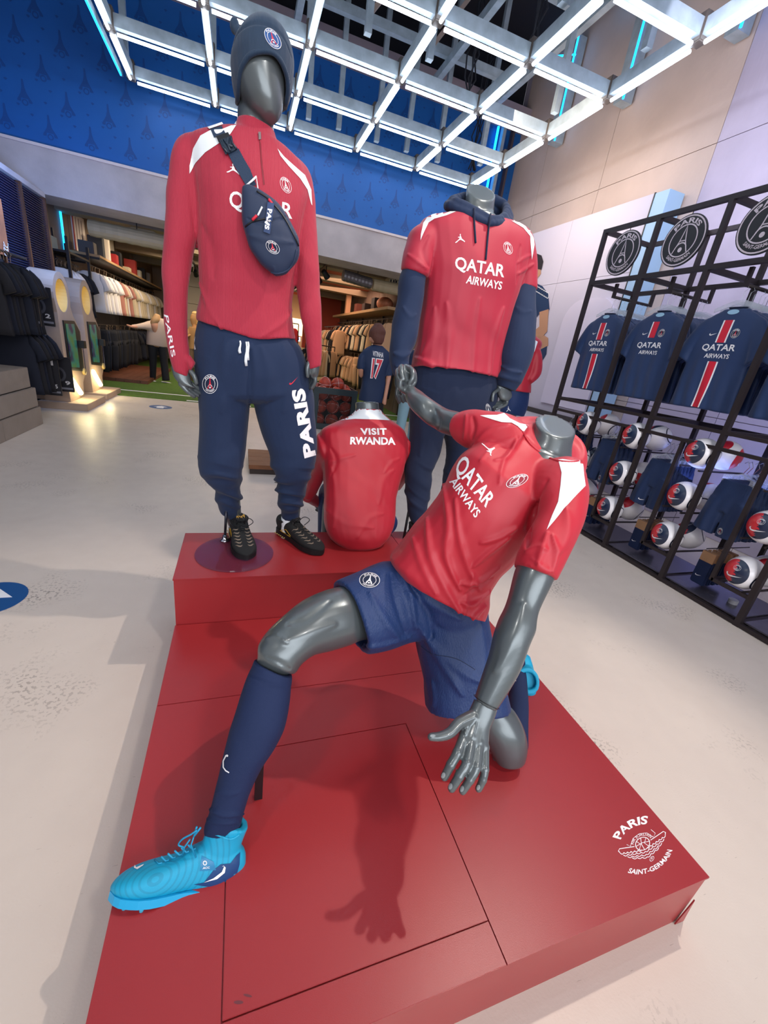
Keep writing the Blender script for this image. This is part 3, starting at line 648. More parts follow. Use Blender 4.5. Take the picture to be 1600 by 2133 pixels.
sil(g, [(600, 315, 590, 400, 1.86), (640, 352, 612, 425, 1.85), (656, 410, 616, 440, 1.84), (660, 480, 616, 488, 1.83), (664, 540, 616, 546, 1.82), (668, 600, 618, 598, 1.81), (670, 650, 625, 646, 1.79), (670, 705, 634, 700, 1.78), (668, 762, 643, 770, 1.77)], y=ya, inset=(0, .015), sub=4)
sil(g, [(385, 752, 396, 740, 1.77), (398, 775, 408, 756, 1.765)], y=ya, sub=2)
topA = remesh(g, 'half_zip_top', .0052, 5)
wrinkle(topA, [([(412, 600), (430, 640), (470, 690), (540, 712)], -.004, .012), ([(415, 585), (440, 655), (500, 700), (580, 705)], .006, .012), ([(611, 640), (590, 670), (540, 690)], .005, .01), ([(420, 470), (440, 520), (445, 580)], -.004, .02), ([(385, 330), (400, 420), (405, 480)], -.003, .012)], (.0022, .06))
co_ = np.empty(len(topA.vertices) * 3); topA.vertices.foreach_get('co', co_); co_ = co_.reshape(-1, 3)
w_ = np.clip((1.44 - co_[:, 2]) / .09, 0, 1.3) * np.exp(-((co_[:, 0] - .035) / .11) ** 2) * np.clip((1.84 - co_[:, 1]) / .06, 0, 1) * (np.abs(co_[:, 0] - .03) < .18); co_[:, 2] -= .03 * w_
topA.vertices.foreach_set('co', co_.ravel()); topA.update()
TA = link('half_zip_top', topA, REDRIB, A, True); tA = bvh(topA)
lay('shoulder_panel', poly2d([[(494, 243), (482, 262), (462, 270), (440, 271), (418, 283), (403, 310), (395, 345), (395, 362), (408, 340), (428, 318), (455, 300), (480, 280), (492, 262)]]), IDP, tA, WHITE, TA, .0015)
lay('shoulder_panel', poly2d([[(578, 310), (584, 325), (600, 345), (625, 372), (640, 395), (648, 425), (650, 428), (648, 395), (635, 365), (612, 345), (592, 327)]]), IDP, tA, WHITE, TA, .0015)
zl = stroke([(538, 279), (542, 300), (545, 340), (550, 385)], 3); lay('zip_tape', zl, IDP, tA, mat('zip_dark_red', '7a1526', .6), TA, .0012)
lay('zip_pull', poly2d([[(538, 277), (543, 277), (544, 292), (539, 293)]]), IDP, tA, mat('zip_silver', 'b0a0a0', .3, metal=.6), TA, .004)
lay('jumping_figure', JUMP, quad((472, 360), (500, 368), (498, 343), (474, 340)), tA, WPRINT, TA)
put_crest(tA, frame((595, 386), (11.5, 3), (-3.0, -16.5)), TA)
words('QATAR', tA, quad((477, 438), (608, 462), (610, 425), (479, 396)), TA, bold=.015)
words('AIRWAYS', tA, quad((512, 462), (606, 482), (607, 466), (513, 446)), TA, bold=.01)
words('PARIS', tA, quad((342, 655), (358, 745), (366, 741), (351, 658)), TA, bold=.01)
# hands of A
h = MB()
sil(h, [(356, 762, 396, 780, 1.785, .02), (362, 785, 400, 800, 1.775, .018), (375, 800, 408, 808, 1.77, .016)], y=ya, sub=3, dome=(.005, .01))
for i, (p, q, r) in enumerate((((376, 800), (390, 815), (404, 826)), ((384, 802), (398, 815), (412, 824)), ((392, 802), (404, 812), (416, 819)), ((398, 798), (408, 806), (418, 810)))): fing(h, [YP(*p, 1.77 + .012 * i), YP(*q, 1.768 + .012 * i), YP(*r, 1.775 + .012 * i)], .0095, .0075)
fing(h, [YP(398, 774, 1.765), YP(405, 784, 1.757), YP(409, 798, 1.757)], .010, .008)
link('hand', remesh(h, 'hand', .003, 3), GREY, A, True)
h = MB()
sil(h, [(642, 755, 666, 755, 1.78, .03), (642, 775, 664, 775, 1.78, .028), (645, 784, 662, 783, 1.78, .02)], y=ya, sub=3, dome=(.005, .01))
for i, (q, r) in enumerate((((657, 795), (650, 808)), ((654, 797), (647, 808)), ((650, 796), (644, 806)), ((647, 793), (642, 801)))): fing(h, [YP(655 - 2 * i, 780, 1.77 + .016 * i), YP(*q, 1.768 + .016 * i), YP(*r, 1.775 + .016 * i)], .0095, .0075)
fing(h, [YP(643, 757, 1.765), YP(640, 770, 1.76), YP(641, 784, 1.76)], .010, .008)
link('hand', remesh(h, 'hand', .003, 3), GREY, A, True)
# joggers
g = MB()
sil(g, [(416, 650, 608, 682, 1.86, .098), (410, 680, 615, 708, 1.86, .118), (405, 715, 628, 728, 1.86, .135), (406, 765, 641, 765, 1.86, .14), (414, 815, 650, 815, 1.86, .13)], y=ya, e=2.4, sub=4, dome=(0, .05))
sil(g, [(408, 740, 520, 740, 1.86, .12), (412, 800, 521, 805, 1.86, .12), (415, 870, 521, 860, 1.86, .11), (414, 925, 515, 915, 1.86, .10), (411, 962, 510, 952, 1.86, .10), (420, 990, 504, 984, 1.87, .088), (446, 1012, 503, 1002, 1.90, .072), (449, 1036, 503, 1024, 1.92, .068), (457, 1060, 500, 1050, 1.94, .058), (468, 1070, 502, 1062, 1.95, .05), (476, 1085, 506, 1078, 1.95, .042)], y=ya, sub=4, inset=(0, .01))
sil(g, [(522, 740, 634, 760, 1.86, .12), (524, 810, 650, 810, 1.86, .12), (532, 862, 655, 860, 1.86, .115), (543, 902, 658, 905, 1.85, .105), (560, 940, 659, 950, 1.84, .095), (563, 968, 652, 975, 1.84, .09), (573, 988, 642, 1000, 1.86, .085), (576, 1020, 636, 1025, 1.88, .075), (580, 1048, 631, 1050, 1.89, .07), (585, 1060, 626, 1058, 1.90, .05), (586, 1075, 623, 1074, 1.91, .043)], y=ya, sub=4, inset=(0, .01))
jog = remesh(g, 'joggers', .0055, 4)
wrinkle(jog, [([(521, 730), (521, 790), (521, 850)], -.010, .012), ([(545, 725), (560, 780), (555, 840)], .005, .018), ([(470, 705), (465, 780), (460, 860)], .004, .02), ([(590, 720), (600, 780), (590, 860)], .004, .02)], (.003, .07))
gather(jog, .51, .84, .0115, .074, seed=.4)
JO = link('joggers', jog, NAVY, A, True); tJ = bvh(jog)
put_crest(tJ, frame((438, 800), (16, 0), (0, -20)), JO, NAVYD, WPRINT, RPRINT)
lay('swoosh', SWOOSH, quad((603, 803), (622, 790), (618, 778), (600, 792)), tJ, RPRINT, JO)
words('PARIS', tJ, quad((658, 948), (634, 808), (606, 812), (634, 955)), JO, bold=.05, space=1.05)
lay('pocket_trim', stroke([(406, 700), (404, 715), (407, 728)], 3), IDP, tJ, WPRINT, JO)
dr = MB()
for x, y0, y1 in ((500, 710, 736), (513, 712, 762), (517, 712, 750)):
    P_ = []
    for k in range(6): y_ = y0 + (y1 - y0) * k / 5; h_ = tJ.ray_cast(CAM, ray(x + 1.2 * math.sin(k * 1.3), y_).normalized())[0]; P_.append(h_ - ray(x, y_).normalized() * .006)
    dr.tube(P_, [.0032] * 3 + [.0045, .0055, .005], 8)
dr.obj('drawstring', WHITE, JO, smooth=True)
# socks and shoes
g = MB(); sil(g, [(478, 1080, 508, 1076, 1.95, .036), (478, 1108, 508, 1104, 1.95, .036), (480, 1135, 510, 1130, 1.95, .04)], y=ya, dome=(.005, .01)); g.obj('sock', WHITE, A, smooth=True)
g = MB(); sil(g, [(586, 1076, 622, 1076, 1.91, .040), (585, 1108, 622, 1108, 1.91, .040), (584, 1130, 622, 1132, 1.91, .04)], y=ya, dome=(.005, .01)); g.obj('sock', WHITE, A, smooth=True)
make_shoe(.325, 'runner', basis((-.010, 1.985, .426), (.135, -.98, 0), (0, 0, 1)), A)
make_shoe(.325, 'runner', basis((.203, 1.972, .426), (.52, -.85, 0), (0, 0, 1)), A)
# beanie
b = MB()
sil(b, [(527, 76, 562, 75, 1.90, .05), (508, 86, 586, 92, 1.89, .090), (487, 106, 605, 112, 1.882, .130), (480, 128, 611, 132, 1.880, .146), (481, 150, 612, 154, 1.880, .147), (483, 172, 610, 178, 1.880, .142), (487, 194, 606, 204, 1.882, .130), (493, 212, 598, 226, 1.885, .115)], y=1.9, e=2.1, dome=(.02, 0), sub=5, inset=(0, .03))
b.ball(YP(489, 54, 1.92), (.016, .018, .022), 12, 8); b.tube([YP(489, 54, 1.92), YP(500, 72, 1.905), YP(515, 95, 1.895)], [.014, .016, .02], 10)
be = remesh(b, 'beanie', .0035, 4); wrinkle(be, [([(483, 100), (497, 66), (528, 48), (565, 55), (592, 80), (608, 120)], -.0045, .005)])
tbe = bvh(be)
OV = [(493, 232), (495, 205), (498, 165), (504, 138), (520, 113), (545, 104), (570, 108), (587, 128), (598, 158), (600, 190), (593, 232), (590, 260)]
ovp = [tuple(p) for p in crom(OV, 4)]
def inside(x, y, P):
    r = False
    for i in range(len(P)):
        (x1, y1), (x2, y2) = P[i], P[i - 1]
        if (y1 > y) != (y2 > y) and x < (x2 - x1) * (y - y1) / (y2 - y1) + x1: r = not r
    return r
def topx(p): q_ = Vector(p) - CAM; return (q_.dot(CX) / q_.dot(CF) * FPX + 800, q_.dot(CD) / q_.dot(CF) * FPX + 1066.5)
big = ovp + [(590, 330), (490, 330)]; bmh = bmesh.new(); bmh.from_mesh(be)
bmesh.ops.delete(bmh, geom=[v for v in bmh.verts if v.co.y < 1.865 and inside(*topx(v.co), big)], context='VERTS'); bmh.to_mesh(be); bmh.free()
BEAN = ribbed('beanie_knit', '12334f', 130); HB = link('beanie', be, BEAN, A, True)
P_ = [h_ for h_ in [tbe.ray_cast(CAM, ray(x, y).normalized())[0] for x, y in ovp] if h_]
cm = MB().tube([p + Vector((0, .006, 0)) for p in P_], .0075, 10); link('cuff_edge', cm.mesh('cuff_edge'), BEAN, HB, True)
put_crest(tbe, frame((568, 81), (16.5, 5.5), (-5.5, -21)), HB, mat('crest_blue', '1a4f8e', .6), WPRINT, RPRINT)
# base plate
gl = MB().lathe([(.001, .423), (.166, .423), (.168, .426), (.166, .431), (.001, .431)], (-.015, 1.735, .0005), 56)
gp = gl.obj('glass_plate', mat('smoked_glass', '5a3450', .05, alpha=.28, spec=.8, coat=.5), A, smooth=False)
MB().tube([(-.062, 1.85, .43), (-.055, 1.90, .64)], .006, 12).obj('support_rod', mat('rod_dark', '3a3a42', .25, metal=.8), A, smooth=True)
MB().lathe([(.022, 0), (.022, .006), (.012, .012), (.009, .03), (.001, .03)], (-.062, 1.85, .4315), 20).obj('rod_socket', mat('chrome', 'c8c8d0', .12, metal=1), A, smooth=True)
# ---------------------------------------------------------------- cross-body bag
BG = thing('crossbody_bag', 'navy crossbody bag worn over the red ribbed top of the standing mannequin', 'bag', tuple(YP(560, 480, 1.68)))
NYL = mat('navy_nylon', '0f2748', .5, sheen=.1, bump=(1500, .3))
g = MB()
def on(x, y, off=.0):
    h_ = tA.ray_cast(CAM, ray(x, y).normalized())[0] or YP(x, y, 1.80); return h_ - ray(x, y).normalized() * off
bagc = [((505, 390, 522, 386), .012), ((503, 410, 556, 405), .026), ((503, 440, 580, 425), .034), ((508, 478, 600, 452), .040), ((520, 515, 620, 490), .040), ((540, 545, 625, 520), .036), ((560, 565, 618, 545), .026), ((572, 574, 600, 567), .014)]
yb = on(560, 480).y - .03
loft(g, [(YP(r[0], r[1], yb), YP(r[2], r[3], yb), t) for r, t in bagc], e=2.6, sub=4, dome=(.004, .006))
bm1 = remesh(g, 'bag_body', .0035, 4)
wrinkle(bm1, [([(515, 455), (545, 465), (600, 450)], -.004, .006), ([(520, 490), (560, 500), (612, 505)], .003, .012), ([(570, 555), (573, 570), (572, 572)], .003, .005)], (.0016, .04))
BB = link('bag_body', bm1, NYL, BG, True); tB = bvh(bm1)
def ontube(pts, r, m, nm, par, t, off=.002, n=6):
    P_ = []
    for x, y in crom(pts, 5):
        h_ = t.ray_cast(CAM, ray(x, y).normalized())[0]
        if h_: P_.append(h_ - ray(x, y).normalized() * off)
    return MB().tube(P_, r, n).obj(nm, m, par, smooth=True)
ontube([(512, 500), (530, 535), (555, 562), (578, 570), (600, 562), (612, 545), (618, 520)], .0028, NYL, 'piping', BB, tB)
ontube([(535, 398), (560, 415), (590, 450), (612, 490), (622, 512)], .0030, BLKP, 'main_zip', BB, tB)
ontube([(505, 478), (525, 462), (556, 455)], .0025, BLKP, 'pocket_zip', BB, tB)
ontube([(546, 431), (537, 449)], .0030, WHITE, 'zip_puller', BB, tB, .006)
ontube([(535, 449), (526, 458)], .0045, RPRINT, 'puller_tip', BB, tB, .006)
ontube([(560, 415), (567, 424)], .0045, RPRINT, 'puller_tip', BB, tB, .006)
lay('ribbon_tag', poly2d([[(557, 424), (570, 427), (562, 489), (549, 484)]]), IDP, tB, mat('ribbon_navy', '1a3866', .6), BB, .009)
words('PARIS', tB, quad((557, 437), (551, 478), (560, 481), (566, 439)), BB, bold=.04, off=.0115)
put_crest(tB, frame((568, 515), (14, 3), (-2.5, -14)), BB, NAVYD, WPRINT, RPRINT)
def strap(rows, off, w_, m, nm, par):
    v = []; R = []
    for x1, y1, x2, y2 in rows:
        a = on(x1, y1, off); b_ = on(x2, y2, off)
        n_ = -ray((x1 + x2) / 2, (y1 + y2) / 2).normalized() * w_; R.append([a, b_, b_ + n_, a + n_])
    return MB().rings(R).obj(nm, m, par)
WEB = mat('webbing_navy', '1c3450', .7, bump=(1200, .4))
strap([(438, 268, 462, 262), (446, 286, 470, 278)], .004, .003, WEB, 'strap', BG)
strap([(450, 283, 475, 275), (456, 297, 481, 287)], .005, .008, BLKP, 'strap_slider', BG)
o_ = strap([(456, 292, 479, 284), (462, 305, 485, 296), (470, 322, 494, 310)], .006, .010, mat('buckle', '1d2c3c', .35), 'buckle', BG)
ontube2 = MB()
for pts in ([(459, 292), (464, 306), (474, 318)], [(481, 284), (484, 298), (493, 310)], [(466, 290), (473, 300), (484, 306)], [(476, 287), (474, 300), (480, 314)]): ontube2.tube([on(x, y, .018) for x, y in pts], .0035, 6)
ontube2.obj('buckle_prong', mat('buckle', '1d2c3c'), BG, smooth=True)
strap([(474, 318, 497, 309), (485, 340, 508, 330), (498, 362, 521, 352), (510, 382, 530, 376), (514, 392, 534, 385)], .004, .003, WEB, 'strap', BG)
MB().tube([on(x, y, .014) for x, y in ((511, 389), (534, 368), (538, 397), (511, 389), (534, 368))], .0034, 8).obj('triangle_ring', mat('white_ring', 'e8ecee', .4), BG, smooth=True)
strap([(432, 264, 462, 254), (436, 268, 465, 258)], .006, .008, mat('white_ring', 'e8ecee'), 'strap_keeper', BG)
# ================================================================= C : standing, headless, tee over hoodie
yc = 2.0
C = rig('mannequin', 'headless grey mannequin, red tee over navy hoodie and dark navy joggers, standing on step', 'mannequin', (.98, 1.95, .423))
b = MB()
sil(b, [(972, 392, 1032, 406, 2.02, .062, 1005, 416), (970, 412, 1030, 428, 2.01, .064, 1003, 440), (965, 440, 1030, 458, 2.0, .07), (930, 480, 1070, 500, 2.0, .09), (900, 560, 1070, 570, 2.0, .10), (885, 700, 1035, 720, 2.0, .10), (880, 800, 1020, 820, 2.0, .1)], y=yc, e=2.0, inset=(0, 0))
sil(b, [(870, 800, 935, 830, 2.0), (868, 900, 905, 900, 2.0), (857, 1010, 883, 1010, 1.93), (863, 1080, 879, 1080, 1.87), (864, 1105, 880, 1105, 1.86)], y=yc)
LEGC = ((1.07, 1.99, 1.12, .115), (1.16, 1.99, .95, .088), (1.17, 1.97, .80, .078), (1.14, 1.93, .66, .07), (1.11, 1.90, .53, .045))
loft(b, [(Vector((x - r * .6, y, z)), Vector((x + r * .6, y, z)), r * .6) for x, y, z, r in LEGC])
link('body', remesh(b, 'body', .006, 2), GREY, C, True)
g = MB()
sil(g, [(955, 448, 1042, 462, 2.0, .075), (915, 446, 1072, 470, 2.0, .095), (878, 462, 1100, 492, 2.0, .115), (876, 500, 1100, 528, 1.99, .13), (885, 560, 1082, 585, 1.98, .14), (882, 625, 1062, 645, 1.98, .135), (872, 695, 1048, 710, 1.98, .13), (864, 742, 1042, 758, 1.98, .135), (861, 762, 1032, 792, 1.97, .14)], y=yc, e=2.4, inset=(.02, .025), sub=5)
sil(g, [(900, 456, 900, 540, 1.99), (862, 472, 890, 550, 1.98), (850, 505, 893, 560, 1.97), (842, 540, 890, 575, 1.96), (838, 560, 887, 579, 1.96)], y=yc, inset=(0, .02))
sil(g, [(1080, 480, 1072, 560, 1.99), (1102, 486, 1076, 575, 1.98), (1112, 515, 1076, 580, 1.97), (1116, 550, 1076, 588, 1.96), (1113, 607, 1073, 598, 1.95)], y=yc, inset=(0, .02))
tee = remesh(g, 'tee', .0052, 5)
wrinkle(tee, [([(865, 745), (890, 755), (930, 780), (1000, 790)], .010, .014), ([(880, 735), (900, 700), (905, 640)], .006, .02), ([(930, 770), (935, 690), (930, 630)], .005, .02), ([(1020, 780), (1030, 700), (1050, 640)], .007, .018), ([(985, 785), (990, 700), (1000, 620)], .005, .016), ([(893, 555), (880, 520), (893, 490)], -.005, .012), ([(1076, 590), (1080, 550), (1085, 510)], -.006, .01), ([(850, 530), (870, 545), (888, 560)], .005, .008), ([(1080, 570), (1095, 560), (1112, 550)], .006, .009), ([(1078, 548), (1095, 536), (1112, 530)], .004, .008)], (.003, .08))
TE = link('tee', tee, RED, C, True); tT = bvh(tee)
lay('shoulder_panel', poly2d([[(952, 435), (925, 441), (893, 449), (882, 465), (877, 488), (876, 501), (884, 482), (893, 464), (905, 456), (930, 449), (950, 441)]]), IDP, tT, WHITE, TE, .0015)
lay('shoulder_panel', poly2d([[(1050, 449), (1072, 452), (1098, 467), (1110, 483), (1113, 510), (1108, 541), (1106, 520), (1104, 492), (1090, 475), (1065, 460)]]), IDP, tT, WHITE, TE, .0015)
lay('jumping_figure', JUMP, quad((948, 507), (969, 507), (969, 488), (950, 487)), tT, WPRINT, TE)
put_crest(tT, frame((1058, 517), (9.5, 1.5), (-1.8, -13)), TE)
words('QATAR', tT, quad((947, 565), (1049, 583), (1053, 552), (949, 534)), TE, bold=.02)
words('AIRWAYS', tT, quad((970, 590), (1044, 604), (1047, 587), (974, 573)), TE, bold=.02)
# hoodie sleeves and hood
for rows in ([(845, 545, 882, 560, 1.97), (835, 575, 885, 585, 1.96), (829, 625, 877, 645, 1.95), (817, 690, 868, 700, 1.93), (812, 735, 858, 730, 1.91), (815, 762, 852, 745, 1.90), (822, 785, 850, 772, 1.90)], [(1075, 590, 1111, 600, 1.95), (1060, 632, 1109, 655, 1.94), (1047, 695, 1105, 720, 1.92), (1041, 742, 1097, 757, 1.90), (1044, 766, 1088, 782, 1.89), (1033, 782, 1080, 797, 1.89), (1037, 790, 1078, 800, 1.89), (1037, 803, 1068, 815, 1.89)]):
    g = MB(); sil(g, rows, y=yc, inset=(0, .01)); hd = remesh(g, 'hoodie_sleeve', .0045, 4)
    wrinkle(hd, [([(820, 735), (838, 742), (855, 735)], .008, .014), ([(825, 762), (838, 766), (850, 756)], .007, .010), ([(840, 640), (855, 660), (868, 655)], .004, .012), ([(1045, 762), (1065, 774), (1086, 776)], .009, .012), ([(1075, 640), (1090, 650), (1107, 648)], .003, .014)], (.0025, .06))
    link('hoodie_sleeve', hd, NAVY, C, True)
g = MB()
rim = crom([tuple(YP(*p)) for p in ((1015, 456, 1.905), (985, 440, 1.92), (958, 426, 1.96), (950, 420, 2.02), (975, 412, 2.09), (1020, 414, 2.10), (1048, 428, 2.05), (1050, 444, 1.97), (1035, 456, 1.92), (1015, 458, 1.90))], 5)
for q in range(2):
    R_ = []
    cc = sum((Vector(p) for p in rim), Vector()) / len(rim)
    for i, p in enumerate(rim):
        p = Vector(p); o_ = (p - cc); o_.z = 0; o_.normalize(); s_ = .35 + .65 * math.sin(PI * i / (len(rim) - 1)); c_ = p + o_ * (.012 + .018 * q * s_) - Vector((0, 0, .018 * q)); R_.append([c_ + o_ * (.010 + .016 * s_) * math.cos(a) + Vector((0, 0, .010 + .016 * s_)) * math.sin(a) for a in [2 * PI * k / 12 for k in range(12)]])
    g.rings(R_)
sil(g, [(960, 420, 1040, 432, 2.11, .05), (950, 440, 1055, 455, 2.13, .055), (960, 480, 1040, 495, 2.12, .04)], y=yc, dome=(.01, .01))
hm = remesh(g, 'hood', .0042, 4); wrinkle(hm, [], (.003, .03)); HO = link('hood', hm, NAVY, C, True)
tall = BVHTree.FromPolygons([v.co.copy() for v in tee.vertices] + [v.co.copy() for v in hm.vertices], [p.vertices[:] for p in tee.polygons] + [tuple(i + len(tee.vertices) for i in p.vertices) for p in hm.polygons])
for pts in ([(988, 433), (988, 460), (991, 506)], [(1024, 436), (1018, 475), (1012, 541)]): ontube(pts, .0042, NAVYD, 'drawcord', HO, tall, .005)
# pants of C
g = MB()
sil(g, [(870, 725, 1036, 755, 1.99, .115), (864, 760, 1034, 788, 1.99, .128), (860, 800, 1030, 825, 1.99, .135), (858, 850, 1020, 870, 1.99, .13)], y=yc, e=2.4, dome=(0, .04)); sil(g, [(860, 800, 945, 830, 1.99, .12), (857, 860, 935, 880, 1.99, .11), (855, 910, 920, 905, 1.99, .09), (850, 950, 912, 950, 1.98, .085), (845, 982, 897, 985, 1.95, .075), (847, 1020, 895, 1022, 1.92, .07), (850, 1055, 888, 1058, 1.88, .055), (858, 1088, 884, 1090, 1.86, .042)], y=yc)
loft(g, [(Vector((x - r, y, z)), Vector((x + r, y, z)), r) for x, y, z, r in LEGC])
pm_ = remesh(g, 'joggers', .0055, 4); wrinkle(pm_, [([(870, 810), (880, 900), (875, 950)], .004, .02)], (.003, .07)); gather(pm_, .50, .85, .006, .07, seed=1.7)
PC = link('joggers', pm_, NAVYD, C, True); tPC = bvh(pm_); put_crest(tPC, frame((1017, 852), (5.5, 1), (-1.5, -11)), PC)
g = MB(); sil(g, [(861, 1078, 882, 1079, 1.86, .033), (862, 1112, 882, 1112, 1.86, .033)], y=yc, dome=(.005, .01)); g.obj('sock', WHITE, C, smooth=True)
loft(MB(), LEGC and [(Vector((1.075, 1.90, .55)), Vector((1.145, 1.90, .55)), .035), (Vector((1.075, 1.90, .46)), Vector((1.145, 1.90, .46)), .035)]).obj('sock', WHITE, C, smooth=True)
make_shoe(.30, 'runner', basis((.925, 1.915, .426), (-.06, -.99, 0), (0, 0, 1)), C); make_shoe(.30, 'runner', basis((1.105, 1.945, .426), (.03, -.99, 0), (0, 0, 1)), C)
MB().tube([tuple(ZP(841, 1122, .425)), tuple(YP(856, 1040, 1.93))], .007, 10).obj('support_rod', BLKP, C, smooth=True)
h = MB(); sil(h, [(822, 778, 850, 770, 1.90, .022), (822, 800, 856, 796, 1.89, .02), (826, 812, 858, 812, 1.885, .016)], y=yc, sub=3, dome=(.005, .01))
for i in range(4): fing(h, [YP(828 + 8 * i, 808, 1.885), YP(826 + 8 * i, 822, 1.87), YP(832 + 8 * i, 838 - i, 1.875)], .0095, .0075)
fing(h, [YP(845, 790, 1.875), YP(840, 805, 1.86), YP(836, 818, 1.86)], .01, .008)
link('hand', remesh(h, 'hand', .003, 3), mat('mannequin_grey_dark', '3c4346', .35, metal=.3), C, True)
h = MB(); sil(h, [(1036, 803, 1064, 814, 1.89, .022), (1036, 818, 1066, 826, 1.89, .020), (1040, 828, 1060, 834, 1.885, .016)], y=yc, sub=3, dome=(.005, .01))
for i, (q, r) in enumerate((((1054, 843), (1034, 852)), ((1048, 844), (1030, 852)), ((1044, 842), (1026, 848)), ((1040, 838), (1024, 843)))): fing(h, [YP(1056 - 4 * i, 832, 1.89 + .012 * i), YP(*q, 1.875 + .012 * i), YP(*r, 1.87 + .012 * i)], .0095, .0075)
fing(h, [YP(1038, 812, 1.88), YP(1028, 820, 1.865), (YP(1026, 834, 1.86))], .01, .008)
link('hand', remesh(h, 'hand', .003, 3), GREY, C, True)
# ================================================================= B : seated, back to us
yB = 2.0
B = rig('mannequin', 'headless grey mannequin in red long-sleeved top seated on the step with its back turned', 'mannequin', (.6, 1.8, .423))
b = MB(); sil(b, [(740, 838, 788, 839, 2.09, .055), (740, 855, 790, 856, 2.08, .055), (725, 885, 800, 886, 2.07, .06), (700, 960, 810, 960, 2.0, .08), (700, 1080, 800, 1080, 1.86, .08)], y=yB, e=2.0); 
for sx in (0, 1): loft(b, [((.50 + .16 * sx, 1.85, .50), (.62 + .16 * sx, 1.85, .50), .06), ((.47 + .2 * sx, 2.10, .56), (.57 + .2 * sx, 2.10, .56), .055), ((.46 + .22 * sx, 2.2, .52), (.55 + .22 * sx, 2.2, .52), .05), ((.47 + .22 * sx, 2.22, .3), (.54 + .22 * sx, 2.22, .3), .045), ((.475 + .22 * sx, 2.24, .07), (.535 + .22 * sx, 2.24, .07), .035)])
link('body', remesh(b, 'body', .006, 2), GREY, B, True)
g = MB()
sil(g, [(742, 852, 790, 853, 2.085, .06), (732, 864, 798, 864, 2.08, .07), (700, 880, 815, 880, 2.07, .085), (668, 897, 840, 900, 2.05, .105), (668, 935, 846, 938, 2.02, .12), (672, 985, 838, 985, 1.97, .12), (676, 1040, 824, 1040, 1.90, .115), (678, 1090, 820, 1085, 1.85, .12), (690, 1122, 810, 1115, 1.82, .115), (712, 1142, 795, 1135, 1.80, .09)], y=yB, e=2.5, inset=(.02, 0), dome=(0, .02), sub=5)
sil(g, [(690, 905, 690, 975, 2.06), (662, 905, 692, 975, 2.05), (657, 940, 690, 975, 2.07), (648, 985, 676, 992, 2.12), (638, 1018, 662, 1022, 2.18), (632, 1036, 655, 1030, 2.20)], y=yB, sub=4); sil(g, [(640, 1018, 636, 1046, 2.20), (652, 1026, 650, 1052, 2.26), (668, 1038, 664, 1058, 2.30), (674, 1044, 668, 1060, 2.31)], y=yB, sub=4, dome=(.01, 0))
sil(g, [(838, 905, 825, 975, 2.04), (849, 935, 830, 980, 2.06), (848, 975, 822, 1000, 2.12), (835, 1010, 812, 1015, 2.2)], y=yB, sub=4)
tb_ = remesh(g, 'long_sleeved_top', .0052, 5)
wrinkle(tb_, [([(682, 965), (710, 955), (740, 948)], .004, .012), ([(690, 975), (700, 1040), (695, 1100)], .004, .018), ([(690, 935), (700, 960), (690, 990)], -.004, .014), ([(820, 980), (800, 1000), (790, 1050)], .0035, .018), ([(745, 1120), (770, 1080), (800, 1070)], .003, .016), ([(832, 955), (815, 965), (800, 985)], .003, .012), ([(678, 1060), (720, 1090), (780, 1100)], .003, .018)], (.003, .08))
TB = link('long_sleeved_top', tb_, REDB, B, True); tTB = bvh(tb_)
lay('collar_panel', poly2d([[(744, 849), (791, 849), (796, 862), (812, 876), (780, 874), (740, 873), (699, 877), (722, 868), (738, 860)]]), IDP, tTB, WHITE, TB, .0018)
words('VISIT', tTB, quad((752, 906), (806, 906), (805, 892), (750, 892)), TB, bold=.04, space=1.1); words('RWANDA', tTB, quad((729, 926), (824, 927), (823, 911), (730, 910)), TB, bold=.04)
g = MB()
for sx in (0, 1): loft(g, [((.48 + .17 * sx, 1.85, .51), (.63 + .17 * sx, 1.85, .51), .075), ((.455 + .2 * sx, 2.10, .58), (.585 + .2 * sx, 2.10, .58), .07), ((.44 + .22 * sx, 2.24, .54), (.56 + .22 * sx, 2.24, .54), .06), ((.46 + .22 * sx, 2.28, .3), (.56 + .22 * sx, 2.28, .3), .05), ((.475 + .22 * sx, 2.29, .12), (.54 + .22 * sx, 2.29, .12), .04)], dome=(.03, 0))
link('trousers', remesh(g, 'trousers', .006, 4), SHORTB, B, True)
h = MB(); sil(h, [(662, 1044, 656, 1056, 2.31, .016), (672, 1054, 664, 1066, 2.32, .014)], y=yB, sub=3, dome=(.01, .01))
for i in range(4): fing(h, [YP(668 - 3 * i, 1056 + i * 2, 2.32), YP(675 - 3 * i, 1060 + 2 * i, 2.33), YP(677 - 4 * i, 1064 + i, 2.34)], .009, .007)
link('hand', remesh(h, 'hand', .003, 3), GREY, B, True)
g = MB()
for sx in (0, 1): make_shoe(.28, 'runner', basis((.505 + .22 * sx, 2.22, .003), (0, 1, 0), (0, 0, 1)), B)
# ================================================================= D : lunging in front
D = rig('mannequin', 'headless grey mannequin lunging on one knee in front, red tee, blue shorts and cyan boots', 'mannequin', (.6, .9, .206))
b = MB()
sil(b, [(1114, 875, 1200, 896, 1.165, .056, 1161, 910), (1114, 892, 1194, 918, 1.163, .055, 1155, 932), (1104, 906, 1192, 942, 1.162, .055, 1148, 953), (1085, 930, 1190, 975, 1.16, .06), (1040, 950, 1180, 1020, 1.17, .075), (980, 1000, 1110, 1080, 1.19, .09), (900, 1100, 1040, 1180, 1.25, .08), (860, 1190, 980, 1260, 1.29, .085), (850, 1230, 960, 1300, 1.30, .08)], d=1.1, e=2.0, sub=5)
